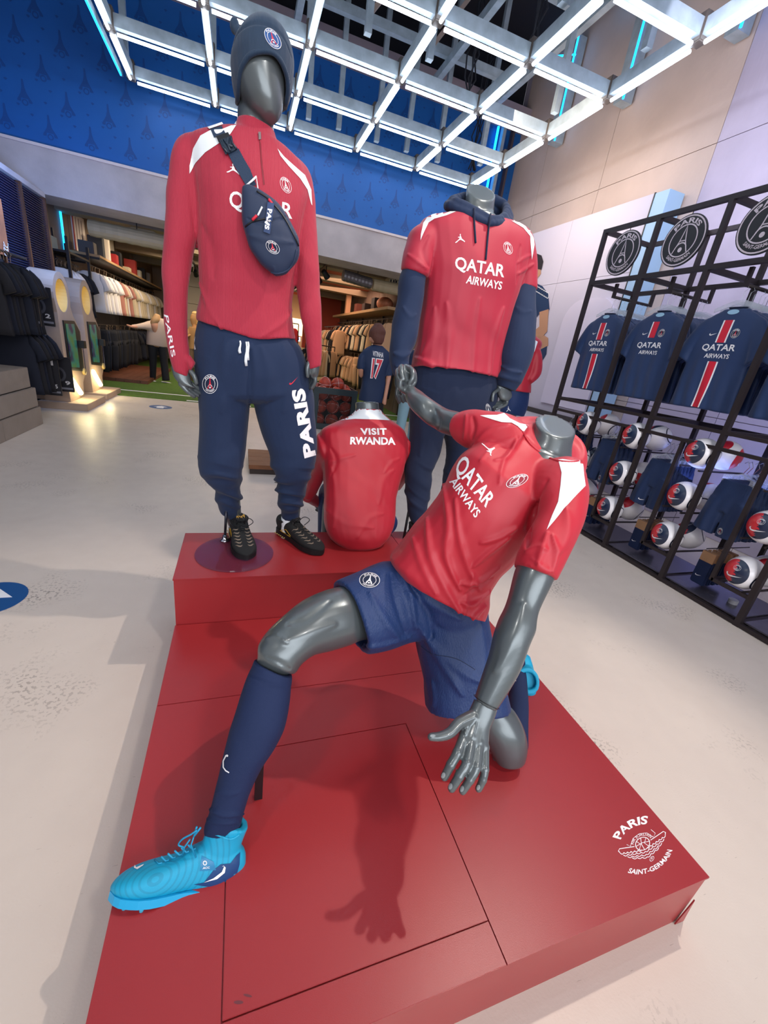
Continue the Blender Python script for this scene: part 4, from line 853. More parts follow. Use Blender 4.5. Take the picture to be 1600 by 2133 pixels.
# arm on the right side of the photograph
sil(b, [(1185, 990, 1150, 1040, 1.09, .03), (1190, 1020, 1140, 1050, 1.06, .035), (1124, 1086, 1190, 1098, 1.02, .032), (1100, 1140, 1165, 1168, .995, .034), (1078, 1180, 1150, 1208, .98), (1062, 1240, 1122, 1268, .965), (1052, 1268, 1115, 1294, .955), (1042, 1288, 1112, 1316, .95), (1030, 1322, 1100, 1345, .94), (1020, 1365, 1083, 1392, .935), (1004, 1412, 1060, 1435, .93), (991, 1450, 1037, 1472, .925), (989, 1455, 1035, 1477, .925)], d=1, sub=5)
# raised arm on the left side
sil(b, [(1060, 900, 1040, 945, 1.18, .03), (1008, 873, 996, 918, 1.21, .03), (980, 866, 968, 914, 1.245, .033), (958, 859, 946, 910, 1.265), (935, 853, 922, 903, 1.30), (915, 842, 905, 893, 1.33), (892, 826, 888, 882, 1.34), (872, 812, 870, 862, 1.37), (864, 806, 856, 845, 1.40), (860, 800, 850, 830, 1.41)], d=1.2, sub=5)
# leg stretched forward
sil(b, [(860, 1180, 880, 1320, 1.31), (790, 1180, 830, 1338, 1.27), (728, 1215, 762, 1332, 1.21, .075), (684, 1228, 716, 1346, 1.165, .088), (637, 1248, 682, 1358, 1.12), (595, 1279, 652, 1366, 1.08), (560, 1311, 628, 1384, 1.055), (539, 1342, 616, 1402, 1.045), (537, 1368, 602, 1402, 1.042), (528, 1400, 592, 1422, 1.035, .03), (495, 1520, 560, 1520, .99, .03), (462, 1630, 510, 1630, .962, .02), (450, 1690, 482, 1690, .955, .016)], d=1, sub=5)
# kneeling leg
sil(b, [(900, 1290, 990, 1290, 1.30, .065), (928, 1390, 1022, 1382, 1.29, .068), (966, 1465, 1050, 1455, 1.285, .064), (985, 1498, 1074, 1484, 1.283, .064), (1003, 1530, 1090, 1515, 1.28), (1020, 1562, 1097, 1548, 1.28), (1030, 1580, 1094, 1575, 1.28)], d=1.3, sub=5, dome=(0, .025)); sil(b, [(1025, 1575, 1095, 1570, 1.29), (1045, 1530, 1098, 1530, 1.34), (1058, 1480, 1098, 1478, 1.42), (1065, 1430, 1096, 1430, 1.50), (1072, 1400, 1096, 1400, 1.56)], d=1.3, sub=5, dome=(.015, 0))
for p, d_, r in (((1062, 1345), .925, .022), ((1092, 1240), .992, .020)): b.ball(DP(*p, d_), r, 12, 8)
bd = remesh(b, 'body', .0045, 7)
wrinkle(bd, [([(600, 1300), (640, 1290), (690, 1250)], -.0035, .012), ([(590, 1335), (640, 1320), (700, 1300)], .003, .014), ([(553, 1330), (575, 1325), (600, 1340)], .003, .010), ([(556, 1370), (580, 1380), (605, 1395)], -.003, .008), ([(1090, 1260), (1070, 1330), (1030, 1400)], .003, .014), ([(905, 850), (915, 875), (912, 895)], -.004, .010)])
BD = link('body', bd, GREY, D, True)
for q in ((989, 1450, 1038, 1474, .925), (861, 807, 853, 834, 1.405)):
    R_ = []; a_ = DP(q[0], q[1], q[4]); c_ = DP(q[2], q[3], q[4]); mid = (a_ + c_) / 2; A_ = (c_ - a_) / 2 * 1.015
    tdir = (DP(1000, 1500, .92) - DP(1030, 1400, .935)).normalized() if q[4] < 1 else (DP(845, 790, 1.42) - DP(880, 830, 1.37)).normalized(); Bv = A_.cross(tdir).normalized() * A_.length
    MB().tube([mid + A_ * math.cos(k * PI / 16) + Bv * math.sin(k * PI / 16) for k in range(33)], .0007, 5, False).obj('wrist_seam', BLKP, BD)
# hand D right
h = MB()
sil(h, [(989, 1456, 1035, 1478, .925, .019), (980, 1476, 1028, 1500, .918, .018), (967, 1500, 1020, 1520, .908, .016), (960, 1522, 1018, 1545, .897, .015), (958, 1540, 1016, 1566, .887, .013)], d=.92, sub=4, e=2.3, dome=(0, .006))
for pts, r0, r1 in (([(968, 1530, .896), (953, 1568, .872), (939, 1593, .860), (926, 1618, .862)], .0118, .0092), ([(983, 1536, .892), (973, 1588, .862), (957, 1616, .853), (941, 1642, .855)], .0118, .0092), ([(998, 1546, .890), (992, 1598, .862), (979, 1624, .856), (964, 1647, .858)], .0112, .0088), ([(1010, 1556, .890), (1010, 1602, .868), (1006, 1624, .864), (997, 1643, .866)], .0102, .0080)):
    fing(h, [DP(*p) for p in pts], r0, r1)
    for k in (0, 1, 2): h.ball(DP(*pts[k]), r0 * (1.10 - .08 * k), 10, 8)
fing(h, [DP(985, 1492, .91), DP(957, 1506, .895), DP(938, 1526, .880), DP(918, 1534, .872), DP(898, 1535, .870)], .0150, .0086)
for a_, b__ in (((985, 1490, .903), (968, 1530, .885)), ((995, 1495, .901), (983, 1538, .882)), ((1004, 1502, .902), (998, 1548, .881)), ((1012, 1512, .906), (1011, 1558, .883))): h.tube([DP(*a_), DP(*b__)], .0036, 6)
hr = remesh(h, 'hand', .0022, 3, .5); HD = link('hand', hr, GREY, D, True); tH = bvh(hr)
for x, y, ex, ey in ((924, 1615, (3.6, 1.4), (2.2, -6)), (939, 1638, (3.6, 2), (2.2, -6)), (963, 1643, (3.4, 2), (2.2, -6)), (997, 1640, (3.2, 1.4), (1.8, -5.4)), (902, 1533, (5.5, 0), (0, -2.6))): lay('nail', DISC, frame((x, y), ex, ey), tH, mat('nail_grey', 'a4acae', .2, metal=.3, coat=.5), HD, .0009, 3)
# hand D left: curled
h = MB()
sil(h, [(862, 805, 853, 832, 1.408, .022), (858, 790, 840, 818, 1.42, .022), (858, 775, 832, 800, 1.43, .022), (852, 764, 832, 780, 1.43, .018)], d=1.4, sub=4, dome=(.0, .008))
for pts in ([(853, 766, 1.425), (862, 776, 1.41), (864, 794, 1.405), (857, 806, 1.41)], [(846, 764, 1.43), (857, 770, 1.40), (860, 786, 1.39), (853, 798, 1.395)], [(838, 766, 1.44), (836, 764, 1.41), (836, 778, 1.39), (841, 790, 1.39)], [(834, 772, 1.45), (829, 772, 1.43), (829, 784, 1.41), (834, 794, 1.41)], [(845, 815, 1.41), (834, 808, 1.395), (834, 795, 1.385)]): fing(h, [DP(*p) for p in pts], .0105, .0080)
link('hand', remesh(h, 'hand', .003, 4), GREY, D, True)
# tee of D
g = MB()
sil(g, [(1094, 893, 1208, 957, 1.165, .066, 1131, 950), (1078, 884, 1216, 962, 1.165, .078, 1118, 966), (1040, 890, 1218, 990, 1.165, .098, 1096, 990), (998, 920, 1190, 1045, 1.165, .112, 1078, 1005), (957, 950, 1142, 1085, 1.17, .125), (928, 1003, 1108, 1118, 1.18, .13), (892, 1062, 1082, 1152, 1.20, .128), (857, 1100, 1046, 1190, 1.22, .125), (830, 1135, 1022, 1225, 1.24, .128), (812, 1160, 1018, 1262, 1.25, .132), (830, 1196, 1008, 1290, 1.25, .130)], d=1.2, e=2.4, sub=5, inset=(.02, .02))
sil(g, [(1150, 960, 1110, 1050, 1.12, .06), (1212, 962, 1120, 1060, 1.07, .065), (1226, 1015, 1118, 1068, 1.04, .066), (1222, 1065, 1108, 1090, 1.02, .066), (1204, 1118, 1094, 1120, 1.0, .062), (1180, 1165, 1080, 1150, .99, .058), (1154, 1212, 1074, 1176, .98, .055)], d=1, sub=4, inset=(0, .02))
sil(g, [(1100, 890, 1050, 985, 1.16), (1060, 866, 1015, 960, 1.175), (1010, 858, 985, 935, 1.20, .06), (985, 858, 968, 932, 1.225, .058), (963, 866, 955, 924, 1.25, .055)], d=1.2, sub=4, inset=(0, .02))
td = remesh(g, 'tee', .0046, 5)
F = [([(925, 1010), (935, 1090), (930, 1160), (960, 1230)], .008, .012), ([(950, 1040), (955, 1110), (975, 1180), (1000, 1230)], .006, .010), ([(890, 1080), (895, 1150), (925, 1220), (960, 1280)], .007, .013), ([(860, 1120), (880, 1180), (910, 1240)], .005, .012), ([(1060, 1120), (1020, 1150), (985, 1180)], .008, .009), ([(1075, 1100), (1040, 1120), (1000, 1130)], .006, .009), ([(1040, 1180), (1000, 1210), (960, 1215)], .009, .009), ([(1025, 1205), (990, 1225), (965, 1240)], -.006, .007), ([(1018, 1230), (985, 1260), (960, 1255)], .009, .009), ([(1012, 1262), (990, 1283), (972, 1300)], .008, .009), ([(985, 1195), (970, 1240), (968, 1290)], .006, .009),
     ([(1088, 905), (1050, 960), (1040, 1010)], .0035, .006), ([(1075, 915), (1060, 950), (1030, 960)], .0035, .006), ([(985, 930), (1020, 895), (1060, 885)], .004, .008), ([(1000, 960), (1030, 930), (1075, 910)], .0035, .007), ([(1120, 1045), (1105, 1090), (1098, 1140)], -.009, .011), ([(1140, 1000), (1120, 1040), (1112, 1075)], -.004, .01), ([(1140, 1110), (1128, 1150), (1120, 1180)], .006, .008), ([(1150, 1115), (1160, 1150), (1150, 1190)], .006, .008), ([(1095, 1150), (1120, 1140), (1140, 1145)], .005, .008), ([(985, 870), (988, 890), (982, 915)], -.006, .007), ([(972, 865), (970, 890), (966, 918)], .004, .006), ([(1180, 1060), (1185, 1110), (1165, 1150)], .004, .014), ([(1108, 1165), (1135, 1185), (1152, 1192)], .003, .006)]
wrinkle(td, F, (.0022, .06)); TD = link('tee', td, REDB, D, True); tD = bvh(td)
lay('shoulder_panel', poly2d([[(1163, 958), (1172, 957), (1190, 960), (1213, 959), (1216, 990), (1219, 1012), (1200, 1032), (1175, 1060), (1155, 1085), (1139, 1104), (1150, 1075), (1163, 1045), (1168, 1010), (1170, 985)]]), IDP, tD, WHITE, TD, .0015)
lay('shoulder_panel', poly2d([[(1100, 886), (1082, 882), (1062, 872), (1050, 861), (1035, 865), (1015, 865), (1000, 866), (1025, 874), (1045, 880), (1066, 881), (1078, 888), (1090, 900)]]), IDP, tD, WHITE, TD, .0015)
ontube([(1089, 899), (1105, 925), (1135, 948), (1160, 959), (1190, 962), (1212, 959)], .0028, REDB, 'neck_binding', TD, tD, .001)
lay('jumping_figure', JUMP, frame((1003, 923), (27, 6), (7, 24)), tD, WPRINT, TD)
put_crest(tD, frame((1077, 1002), (21, -2), (9, -14)), TD, mat('crest_maroon', '8c1a30', .6))
words('QATAR', tD, quad((942, 985), (1008, 1062), (1033, 1038), (968, 944)), TD, bold=.02)
words('AIRWAYS', tD, quad((936, 1004), (990, 1080), (1002, 1066), (950, 993)), TD, bold=.02)
# shorts of D
g = MB()
sil(g, [(830, 1160, 1010, 1258, 1.28, .12), (815, 1180, 1012, 1290, 1.29, .125), (830, 1210, 1000, 1315, 1.30, .12)], d=1.3, e=2.4, sub=4, dome=(.01, .03))
sil(g, [(905, 1180, 905, 1330, 1.30, .10), (850, 1172, 880, 1333, 1.28, .105), (800, 1172, 842, 1338, 1.26, .105), (755, 1190, 802, 1350, 1.235, .122), (705, 1211, 757, 1359, 1.205, .122)], d=1.2, e=2.3, sub=4, inset=(0, .035))
sil(g, [(860, 1230, 1010, 1250, 1.30, .11), (862, 1300, 1020, 1310, 1.30, .115), (868, 1350, 1030, 1360, 1.295, .115), (880, 1410, 1048, 1415, 1.29, .112), (888, 1472, 1062, 1470, 1.285, .11)], d=1.3, e=2.4, sub=4, inset=(0, .035))
sd = remesh(g, 'shorts', .005, 5)
wrinkle(sd, [([(832, 1190), (855, 1250), (865, 1310)], .010, .011), ([(815, 1195), (825, 1260), (845, 1320)], -.006, .010), ([(850, 1215), (890, 1270), (900, 1330)], -.007, .010), ([(845, 1235), (900, 1260), (960, 1290)], .005, .013), ([(870, 1300), (920, 1380), (965, 1450)], .008, .014), ([(885, 1320), (950, 1390), (1000, 1420)], .006, .014), ([(770, 1235), (800, 1290), (830, 1330)], .006, .012), ([(760, 1345), (800, 1342), (855, 1325)], .008, .011), ([(900, 1420), (905, 1450), (903, 1470)], .005, .012), ([(1000, 1300), (1010, 1370), (1000, 1460)], .005, .015)], (.003, .07))
SD = link('shorts', sd, SHORTB, D, True); tS = bvh(sd)
put_crest(tS, frame((770, 1209), (21, 3), (4, -15.5)), SD, NAVYD)
ontube([(876, 1345), (900, 1362), (950, 1372), (990, 1395)], .0008, NAVYD, 'side_seam', SD, tS, .0006)
# socks of D
g = MB()
sil(g, [(530, 1372, 608, 1408, 1.038), (526, 1385, 608, 1420, 1.035), (516, 1410, 606, 1432, 1.028), (501, 1455, 602, 1465, 1.01), (485, 1508, 592, 1515, .99), (472, 1558, 572, 1560, .975), (459, 1608, 545, 1602, .962), (446, 1660, 520, 1656, .952), (436, 1695, 508, 1694, .950), (428, 1722, 499, 1728, .952, .034), (438, 1756, 486, 1758, .955, .022)], d=1, sub=5, inset=(.008, 0))
sk = remesh(g, 'sock', .004, 4); wrinkle(sk, [([(436, 1685), (465, 1698), (508, 1695)], .005, .005), ([(430, 1705), (460, 1714), (503, 1712)], .004, .005), ([(520, 1408), (560, 1425), (604, 1430)], -.003, .004), ([(450, 1650), (475, 1655), (500, 1650)], .002, .006)], (.001, .04))
SK = link('sock', sk, NAVYS, D, True); tk = bvh(sk)
lay('jumping_figure', stroke([(472, 1573), (466, 1585), (466, 1598), (471, 1605), (478, 1609)], 2.6), IDP, tk, WPRINT, SK); lay('jumping_figure', DISC, frame((474, 1574), (2.4, 0), (0, -2.4)), tk, WPRINT, SK, maxpx=3)
lay('jumping_figure', stroke([(553, 1588), (549, 1597), (545, 1601)], 2.6), IDP, tk, WPRINT, SK)
g = MB()
sil(g, [(1062, 1568, 1101, 1560, 1.305, .055), (1050, 1520, 1100, 1520, 1.355, .055), (1056, 1475, 1101, 1475, 1.43, .052), (1062, 1430, 1098, 1430, 1.51, .046), (1068, 1398, 1096, 1396, 1.57, .04), (1075, 1375, 1100, 1375, 1.61, .035)], d=1.3, sub=5, inset=(.01, 0))
sk2 = remesh(g, 'sock', .0042, 4); SK2 = link('sock', sk2, NAVYS, D, True); tk2 = bvh(sk2)
words('PSG', tk2, quad((1064, 1414), (1076, 1420), (1074, 1412), (1063, 1407)), SK2)
# boots of D
Hh = DP(481, 1850, .945); Tt = DP(226, 1874, .86); Ll = (Tt - Hh).length
Mb = basis(Hh, Tt - Hh, (DP(465, 1700, .945) - DP(462, 1830, .935)).normalized())
ringed(BOOTM, tuple(DP(322, 1828, .85)))
BT, bme, Wb = make_shoe(Ll, 'boot', Mb, D, 'boot'); tBt = bvh(bme)
DKB = mat('boot_dark_blue', '0a3f74', .4)
lay('heel_counter', poly2d([[(404, 1842), (425, 1838), (445, 1812), (460, 1800), (480, 1798), (492, 1782), (500, 1775), (499, 1800), (492, 1825), (478, 1843), (455, 1848), (430, 1846)]]), IDP, tBt, DKB, BT, .0008)
lay('badge', poly2d([[(420, 1782), (445, 1795), (450, 1812), (416, 1814)]]), IDP, tBt, mat('boot_mid_blue', '0878a8', .4), BT, .0008)
lay('swoosh', poly2d([[(425, 1837), (445, 1828), (462, 1815), (467, 1803), (462, 1804), (466, 1802), (470, 1806), (468, 1817), (452, 1830)]]), IDP, tBt, WPRINT, BT, .0018, 3)
lay('swoosh', poly2d([[(300, 1801), (284, 1808), (279, 1807), (281, 1803), (279, 1809), (286, 1812), (298, 1804)]]), IDP, tBt, WPRINT, BT, .0016, 3)
words('ACC', tBt, quad((422, 1810), (437, 1808), (437, 1804), (423, 1805)), BT)
lay('pinwheel_mark', join2([poly2d([circ(.62 * math.cos(a), .62 * math.sin(a), .22, 8)]) for a in [PI / 4 * k for k in range(8)]]), frame((427, 1797), (5.5, 0), (0, -6.5)), tBt, WPRINT, BT, .0018, 3)
ontube([(424, 1730), (450, 1738), (480, 1748), (499, 1738)], .0026, BOOTM, 'collar_edge', BT, tBt, .001)
la = MB()
def onb(x, y, off=.003):
    h_ = tBt.ray_cast(CAM, ray(x, y).normalized())[0]
    return (h_ if h_ else DP(x, y, .9)) - ray(x, y).normalized() * off
for k in range(6): x = 322 + k * 14; y = 1793 - k * 6; la.tube([onb(x, y - 3), onb(x + 9, y + 6), onb(x + 16, y + 4)], .0018, 6)
loop = [onb(385, 1765), onb(372, 1760), onb(380, 1748, .012), onb(398, 1738, .015), onb(410, 1730, .012), onb(404, 1742, .004)]
la.tube([Vector(p) for p in crom([tuple(p) for p in loop], 5)], .0018, 6); la.tube([onb(404, 1742), onb(398, 1760), onb(408, 1786)], .0018, 6); la.tube([onb(396, 1748), onb(384, 1765), onb(380, 1782)], .0018, 6)
for p in ((410, 1722), (418, 1724)): la.tube([onb(404, 1742, .004), onb(p[0], p[1], .006)], .0022, 6)
la.obj('lace', mat('lace_cyan', '1593bd', .6), BT, smooth=True)
H2 = DP(1093, 1372, 1.66); H2.z = .36; T2 = Vector((H2.x + .05, H2.y + .10, .235)); 
BT2, b2, W2 = make_shoe(.27, 'boot', basis(DP(1088, 1362, 1.66), Vector((.12, -.35, -.9)), Vector((-.5, -.8, .2))), D, 'boot')
MB().b2((.046, .752, .206), (.066, .768, .36)).obj('support_strut', BLKP, D)
# ================================================================= DISPLAY RACK ON THE RIGHT
XF, XB = 3.13, 3.68; PY = [.80, 1.35, 1.92, 2.49, 3.04, 3.60]; NB = ['nearest bay, cut by the frame edge', 'second bay from near', 'middle bay of the rack', 'second bay from the far end', 'farthest bay by the partition']
rk = thing('display_rack', 'tall black metal display rack along the right wall holding jerseys, shorts and footballs', 'rack', (3.4, 2.2, 0))
RM = mat('rack_black', '332b2d', .5, metal=.4)
q = .034
for y in PY:
    MB().b2((XF - q / 2, y - q / 2, 0), (XF + q / 2, y + q / 2, 2.667)).obj('upright', RM, rk); MB().b2((XB - q / 2, y - q / 2, 0), (XB + q / 2, y + q / 2, 2.667)).obj('upright', RM, rk)
    for z in (2.65, 2.23, 1.17, .02): MB().b2((XF + q / 2, y - q / 2, z - q / 2), (XB - q / 2, y + q / 2, z + q / 2)).obj('cross_bar', RM, rk)
for i in range(5):
    a, b = PY[i] + q / 2, PY[i + 1] - q / 2; c = (a + b) / 2; mid = PY[i + 1] - .32
    for z in (2.65, 2.23, 1.17, 1.06, .018): MB().b2((XF - q / 2, a, z - q / 2 * (.7 if z < 2 else 1)), (XF + q / 2, b, z + q / 2 * (.7 if z < 2 else 1))).obj('rail', RM, rk)
    for z in (2.65, 2.23, 1.17, .018): MB().b2((XB - q / 2, a, z - q / 2), (XB + q / 2, b, z + q / 2)).obj('rail', RM, rk)
    MB().b2((XF - .012, mid - .013, .20), (XF + .012, mid + .013, 1.05)).obj('divider', RM, rk); MB().b2((XB - .15, mid - .013, .20), (XB - .126, mid + .013, 1.05)).obj('divider', RM, rk)
    MB().b2((XF - .012, a, .198), (XF + .012, mid, .222)).obj('lower_rail', RM, rk)
    MB().b2((XF + .012, mid - .012, .198), (XB - .13, mid + .012, .22)).obj('lower_rail', RM, rk)
    for z in (.885, .555, .225):
        for yy in (a + .045, mid - .045): MB().b2((XF + .0, yy - .006, z - .012), (XB - .05, yy + .006, z)).obj('ball_rail', RM, rk)
    MB().tube([(XF + .06, c + .02, 2.11), (XB - .03, c + .02, 2.11)], .012, 10).obj('hang_bar', RM, rk, smooth=True)
    for x in (XF + .06, XB - .03): MB().b2((x - .012, c + .008, 2.10), (x + .012, c + .032, 2.215)).obj('bracket', RM, rk)
    MB().b2((XF + .02, a + .005, .036), (XB - .02, b - .005, .046)).obj('floor_plate', mat('plate_grey', '55525e', .25, metal=.3, var=(5, .3)), rk)
    MB().tube([(XF + .03, mid + .13, 1.05), (XB - .2, mid + .13, 1.05)], .008, 8).obj('shorts_bar', RM, rk, smooth=True)
MB().lathe([(.001, 0), (.03, 0), (.03, .03), (.001, .03)], (XF + .2, 1.52, .046), 20).obj('plate_knob', mat('knob_grey', '9a9aa0', .4), rk)
# crest discs hanging in the top bays
d0 = None
for i in (4, 3, 2, 1):
    c = (PY[i] + PY[i + 1]) / 2
    if d0 is None:
        d0 = thing('crest_disc', 'x', 'sign', (XF, c, 2.44)); R90 = Matrix.Rotation(PI / 2, 3, 'Y')
        MB().lathe([(.001, -.006), (.172, -.006), (.172, .006), (.001, .006)], (XF, c, 2.44), 48, R90).obj('disc', mat('disc_black', '181518', .45), d0)
        k = .172; place(tf(CREST_W, lambda x, y: (x * k * .96, y * k * .96)), (XF - .0075, c, 2.44), (0, -1, 0), (0, 0, 1), 'crest', mat('disc_line', 'd9cbd2', .5), d0)
        tow_ = join2([stroke([(-.34, -.46), (-.14, -.02), (-.06, .3), (0, .58), (.06, .3), (.14, -.02), (.34, -.46)], .045), stroke([(-.16, -.0), (.16, 0)], .04)])
        place(tf(tow_, lambda x, y: (x * k, y * k)), (XF - .0078, c, 2.44), (0, -1, 0), (0, 0, 1), 'crest_tower', mat('disc_line', 'd9cbd2'), d0)
        MB().tube([(XF, c, 2.61), (XF, c, 2.634)], .003, 6).obj('hanger_rod', RM, d0); o = d0
    else: o = copytree(d0); o.location = (XF, c, 2.44)
    tag(o, 'round black club crest disc hanging above the jerseys, ' + NB[i], 'sign', 'crest discs on the rack')
# -------- jersey model, front facing -x
def drape(name, shape, tree, m, parent, org, off=.0016, maxl=.02, up=True):
    """shape coordinates are metres: x to the viewer's right (-y), y up"""
    V, F = refine([(a[0], a[1], 0) for a in shape[0]], shape[1], maxl); out = []
    for x, y, _ in V:
        h_, nn, i_, dd = tree.ray_cast(Vector((org[0] - .3, org[1] - x, org[2] + y)), Vector((1, 0, 0))); out.append(None if h_ is None else h_ - Vector((off, 0, 0)))
    F = [f for f in F if all(out[i] is not None for i in f)]; us = sorted({i for f in F for i in f}); mp = {i: k for k, i in enumerate(us)}
    if not F: return
    me = bpy.data.meshes.new(name); me.from_pydata([out[i] for i in us], [], [tuple(mp[i] for i in f) for f in F]); return link(name, me, m, parent, True)
def rect(x0, y0, x1, y1): return [(x0, y0), (x1, y0), (x1, y1), (x0, y1)], [(0, 1, 2, 3)]
JN = mat('jersey_navy', '17335f', .6, sheen=.15, bump=(600, .15)); CLR = mat('clear_plastic', 'dfe6ee', .15, alpha=.3, spec=.7)
def shirt_body(o, voxel=.009, amp=.006):
    g = MB(); x, y, z = o
    def r_(w, zz, t, dx=0, cy=0): return (Vector((x + dx, y - w + cy, z + zz)), Vector((x + dx, y + w + cy, z + zz)), t)
    loft(g, [r_(.235, 0, .032), r_(.225, .15, .03), r_(.215, .32, .034), r_(.215, .45, .04), r_(.20, .56, .038), r_(.155, .63, .034), r_(.10, .66, .03), r_(.085, .675, .028)], e=2.6, inset=(.02, .02))
    for s_ in (-1, 1): loft(g, [(Vector((x, y + s_ * .13, z + .64)), Vector((x, y + s_ * .15, z + .47)), .03), (Vector((x, y + s_ * .21, z + .60)), Vector((x, y + s_ * .18, z + .42)), .036), (Vector((x - .005, y + s_ * .275, z + .48)), Vector((x - .005, y + s_ * .20, z + .36)), .038), (Vector((x - .01, y + s_ * .315, z + .37)), Vector((x - .01, y + s_ * .205, z + .315)), .036)], inset=(0, .015))
    me = remesh(g, 'jersey', voxel, 4); n = len(me.vertices); c_ = np.empty(n * 3); me.vertices.foreach_get('co', c_); c_ = c_.reshape(-1, 3)
    w = np.clip((z + .5 - c_[:, 2]) / .45, 0, 1) * (np.abs(c_[:, 1] - y) < .24); c_[:, 0] += amp * w * (np.sin((c_[:, 1] - y) * 62 + 1.5 * np.sin(c_[:, 2] * 7)) + .6 * np.sin((c_[:, 1] - y) * 31 + c_[:, 2] * 9 + 1)); me.vertices.foreach_set('co', c_.ravel()); me.update(); return me
def hanger(x, y, z, par, m):
    g = MB().tube([(x, y, z + .115), (x, y - .018, z + .128), (x, y - .005, z + .148), (x, y + .012, z + .138)], .002, 5); g.tube([(x, y, z + .115), (x, y, z + .06)], .003, 5)
    g.rings([[Vector((x + dx, y + k * .155, z + .0 + dz - abs(k) * .0)) for dx, dz in ((-.005, -.012), (.005, -.012), (.005, .012), (-.005, .012))] if abs(k) > .9 else [Vector((x + dx, y + k * .155, z + .055 * (1 - abs(k)) + dz)) for dx, dz in ((-.006, -.014), (.006, -.014), (.006, .016), (-.006, .016))] for k in (-1, -.6, -.2, .2, .6, 1)])
    return g.obj('hanger', m, par)
ox, oz = 3.21, 1.29
cy0 = (PY[4] + PY[5]) / 2 + .02
bm_j = shirt_body((ox, cy0, oz)); tj = bvh(bm_j)
def make_jersey(kind):
    t = thing('jersey', 'x', 'jersey', (ox, cy0, oz)); b_ = link('garment', bm_j if kind == 'front' else bm_j, JN, t, True); O = (ox, cy0, oz)
    hanger(ox, cy0, oz + .67, t, CLR)
    if kind == 'plain': return t
    if kind == 'front':
        for z0, z1 in ((.012, .33), (.455, .60)):
            drape('stripe_white', rect(-.036, z0, -.026, z1), tj, WPRINT, b_, O); drape('stripe_white', rect(.026, z0, .036, z1), tj, WPRINT, b_, O); drape('stripe_red', rect(-.026, z0, .026, z1), tj, mat('stripe_red', 'd6203a', .5), b_, O)
        drape('lettering', tf(text2d('QATAR', .02)[:2], lambda x, y: (-.115 + .23 * x, .395 + .05 * y)), tj, WPRINT, b_, O); drape('lettering', tf(text2d('AIRWAYS', .02)[:2], lambda x, y: (-.075 + .17 * x, .352 + .03 * y)), tj, WPRINT, b_, O)
    else:
        drape('stripe_red', rect(-.026, .48, .026, .60), tj, mat('stripe_red', 'd6203a', .5), b_, O); drape('stripe_white', rect(-.036, .48, -.026, .60), tj, WPRINT, b_, O)
        drape('lettering', tf(text2d('QATAR', .02)[:2], lambda x, y: (-.115 + .23 * x, .395 + .05 * y)), tj, WPRINT, b_, O); drape('lettering', tf(text2d('AIRWAYS', .02)[:2], lambda x, y: (-.075 + .17 * x, .352 + .03 * y)), tj, WPRINT, b_, O)
    drape('swoosh', tf(SWOOSH, lambda x, y: (-.10 + .055 * x, .50 + .04 * y)), tj, WPRINT, b_, O)
    drape('crest_ground', tf(DISC, lambda x, y: (.075 + .027 * x, .515 + .03 * y)), tj, NAVYD, b_, O, .0012); drape('crest', tf(CREST_W, lambda x, y: (.075 + .027 * x, .515 + .03 * y)), tj, WPRINT, b_, O, .002); drape('crest_tower', tf(CREST_R, lambda x, y: (.075 + .027 * x, .515 + .03 * y)), tj, RPRINT, b_, O, .002)
    nk = MB(); nk.rings([[Vector((ox + .002 - .035 * math.cos(a) * s, cy0 + .062 * math.sin(a) * s, oz + zz)) for a in [2 * PI * k / 16 for k in range(16)]] for s, zz in ((.6, .662), (1, .684))], False); nk.obj('collar', mat('collar_navy', '0e1f3e', .7), b_, smooth=True)
    drape('neck_label', poly2d([circ(0, .652, .038, 20, .016)]), tj, mat('neck_blue', '9cc4dc', .6), b_, O, .003)
    return t
JF = make_jersey('front'); JM = make_jersey('partial'); JP = make_jersey('plain'); usedJ = {'f': 0, 'm': 0, 'p': 0}
def put(proto, key, loc):
    if not usedJ[key]: usedJ[key] = 1; o = proto
    else: o = copytree(proto)
    o.location = loc; return o
jl = {4: ('front', 'navy jersey with red and white centre stripe, front of the farthest rack bay'), 3: ('m', 'navy jersey with short red stripe and white lettering, front of second farthest bay'), 2: ('front', 'navy jersey with full red centre stripe, front of the middle rack bay'), 1: ('front', 'navy jersey cut by the frame edge, front of the second bay from near')}
for i in (4, 3, 2, 1):
    c = (PY[i] + PY[i + 1]) / 2 + .02; k_, lb = jl[i]
    o = put(JF if k_ == 'front' else JM, 'f' if k_ == 'front' else 'm', (ox, c, oz)); tag(o, lb, 'jersey')
    for k in range(1, 8):
        o = put(JP, 'p', (ox + .058 * k, c + rng.normal(0, .006), oz + rng.normal(0, .004))); o.rotation_euler = (0, 0, rng.normal(0, .05)); tag(o, 'navy jersey hanging behind the front one, ' + NB[i], 'jersey', 'jerseys hanging behind, ' + NB[i])
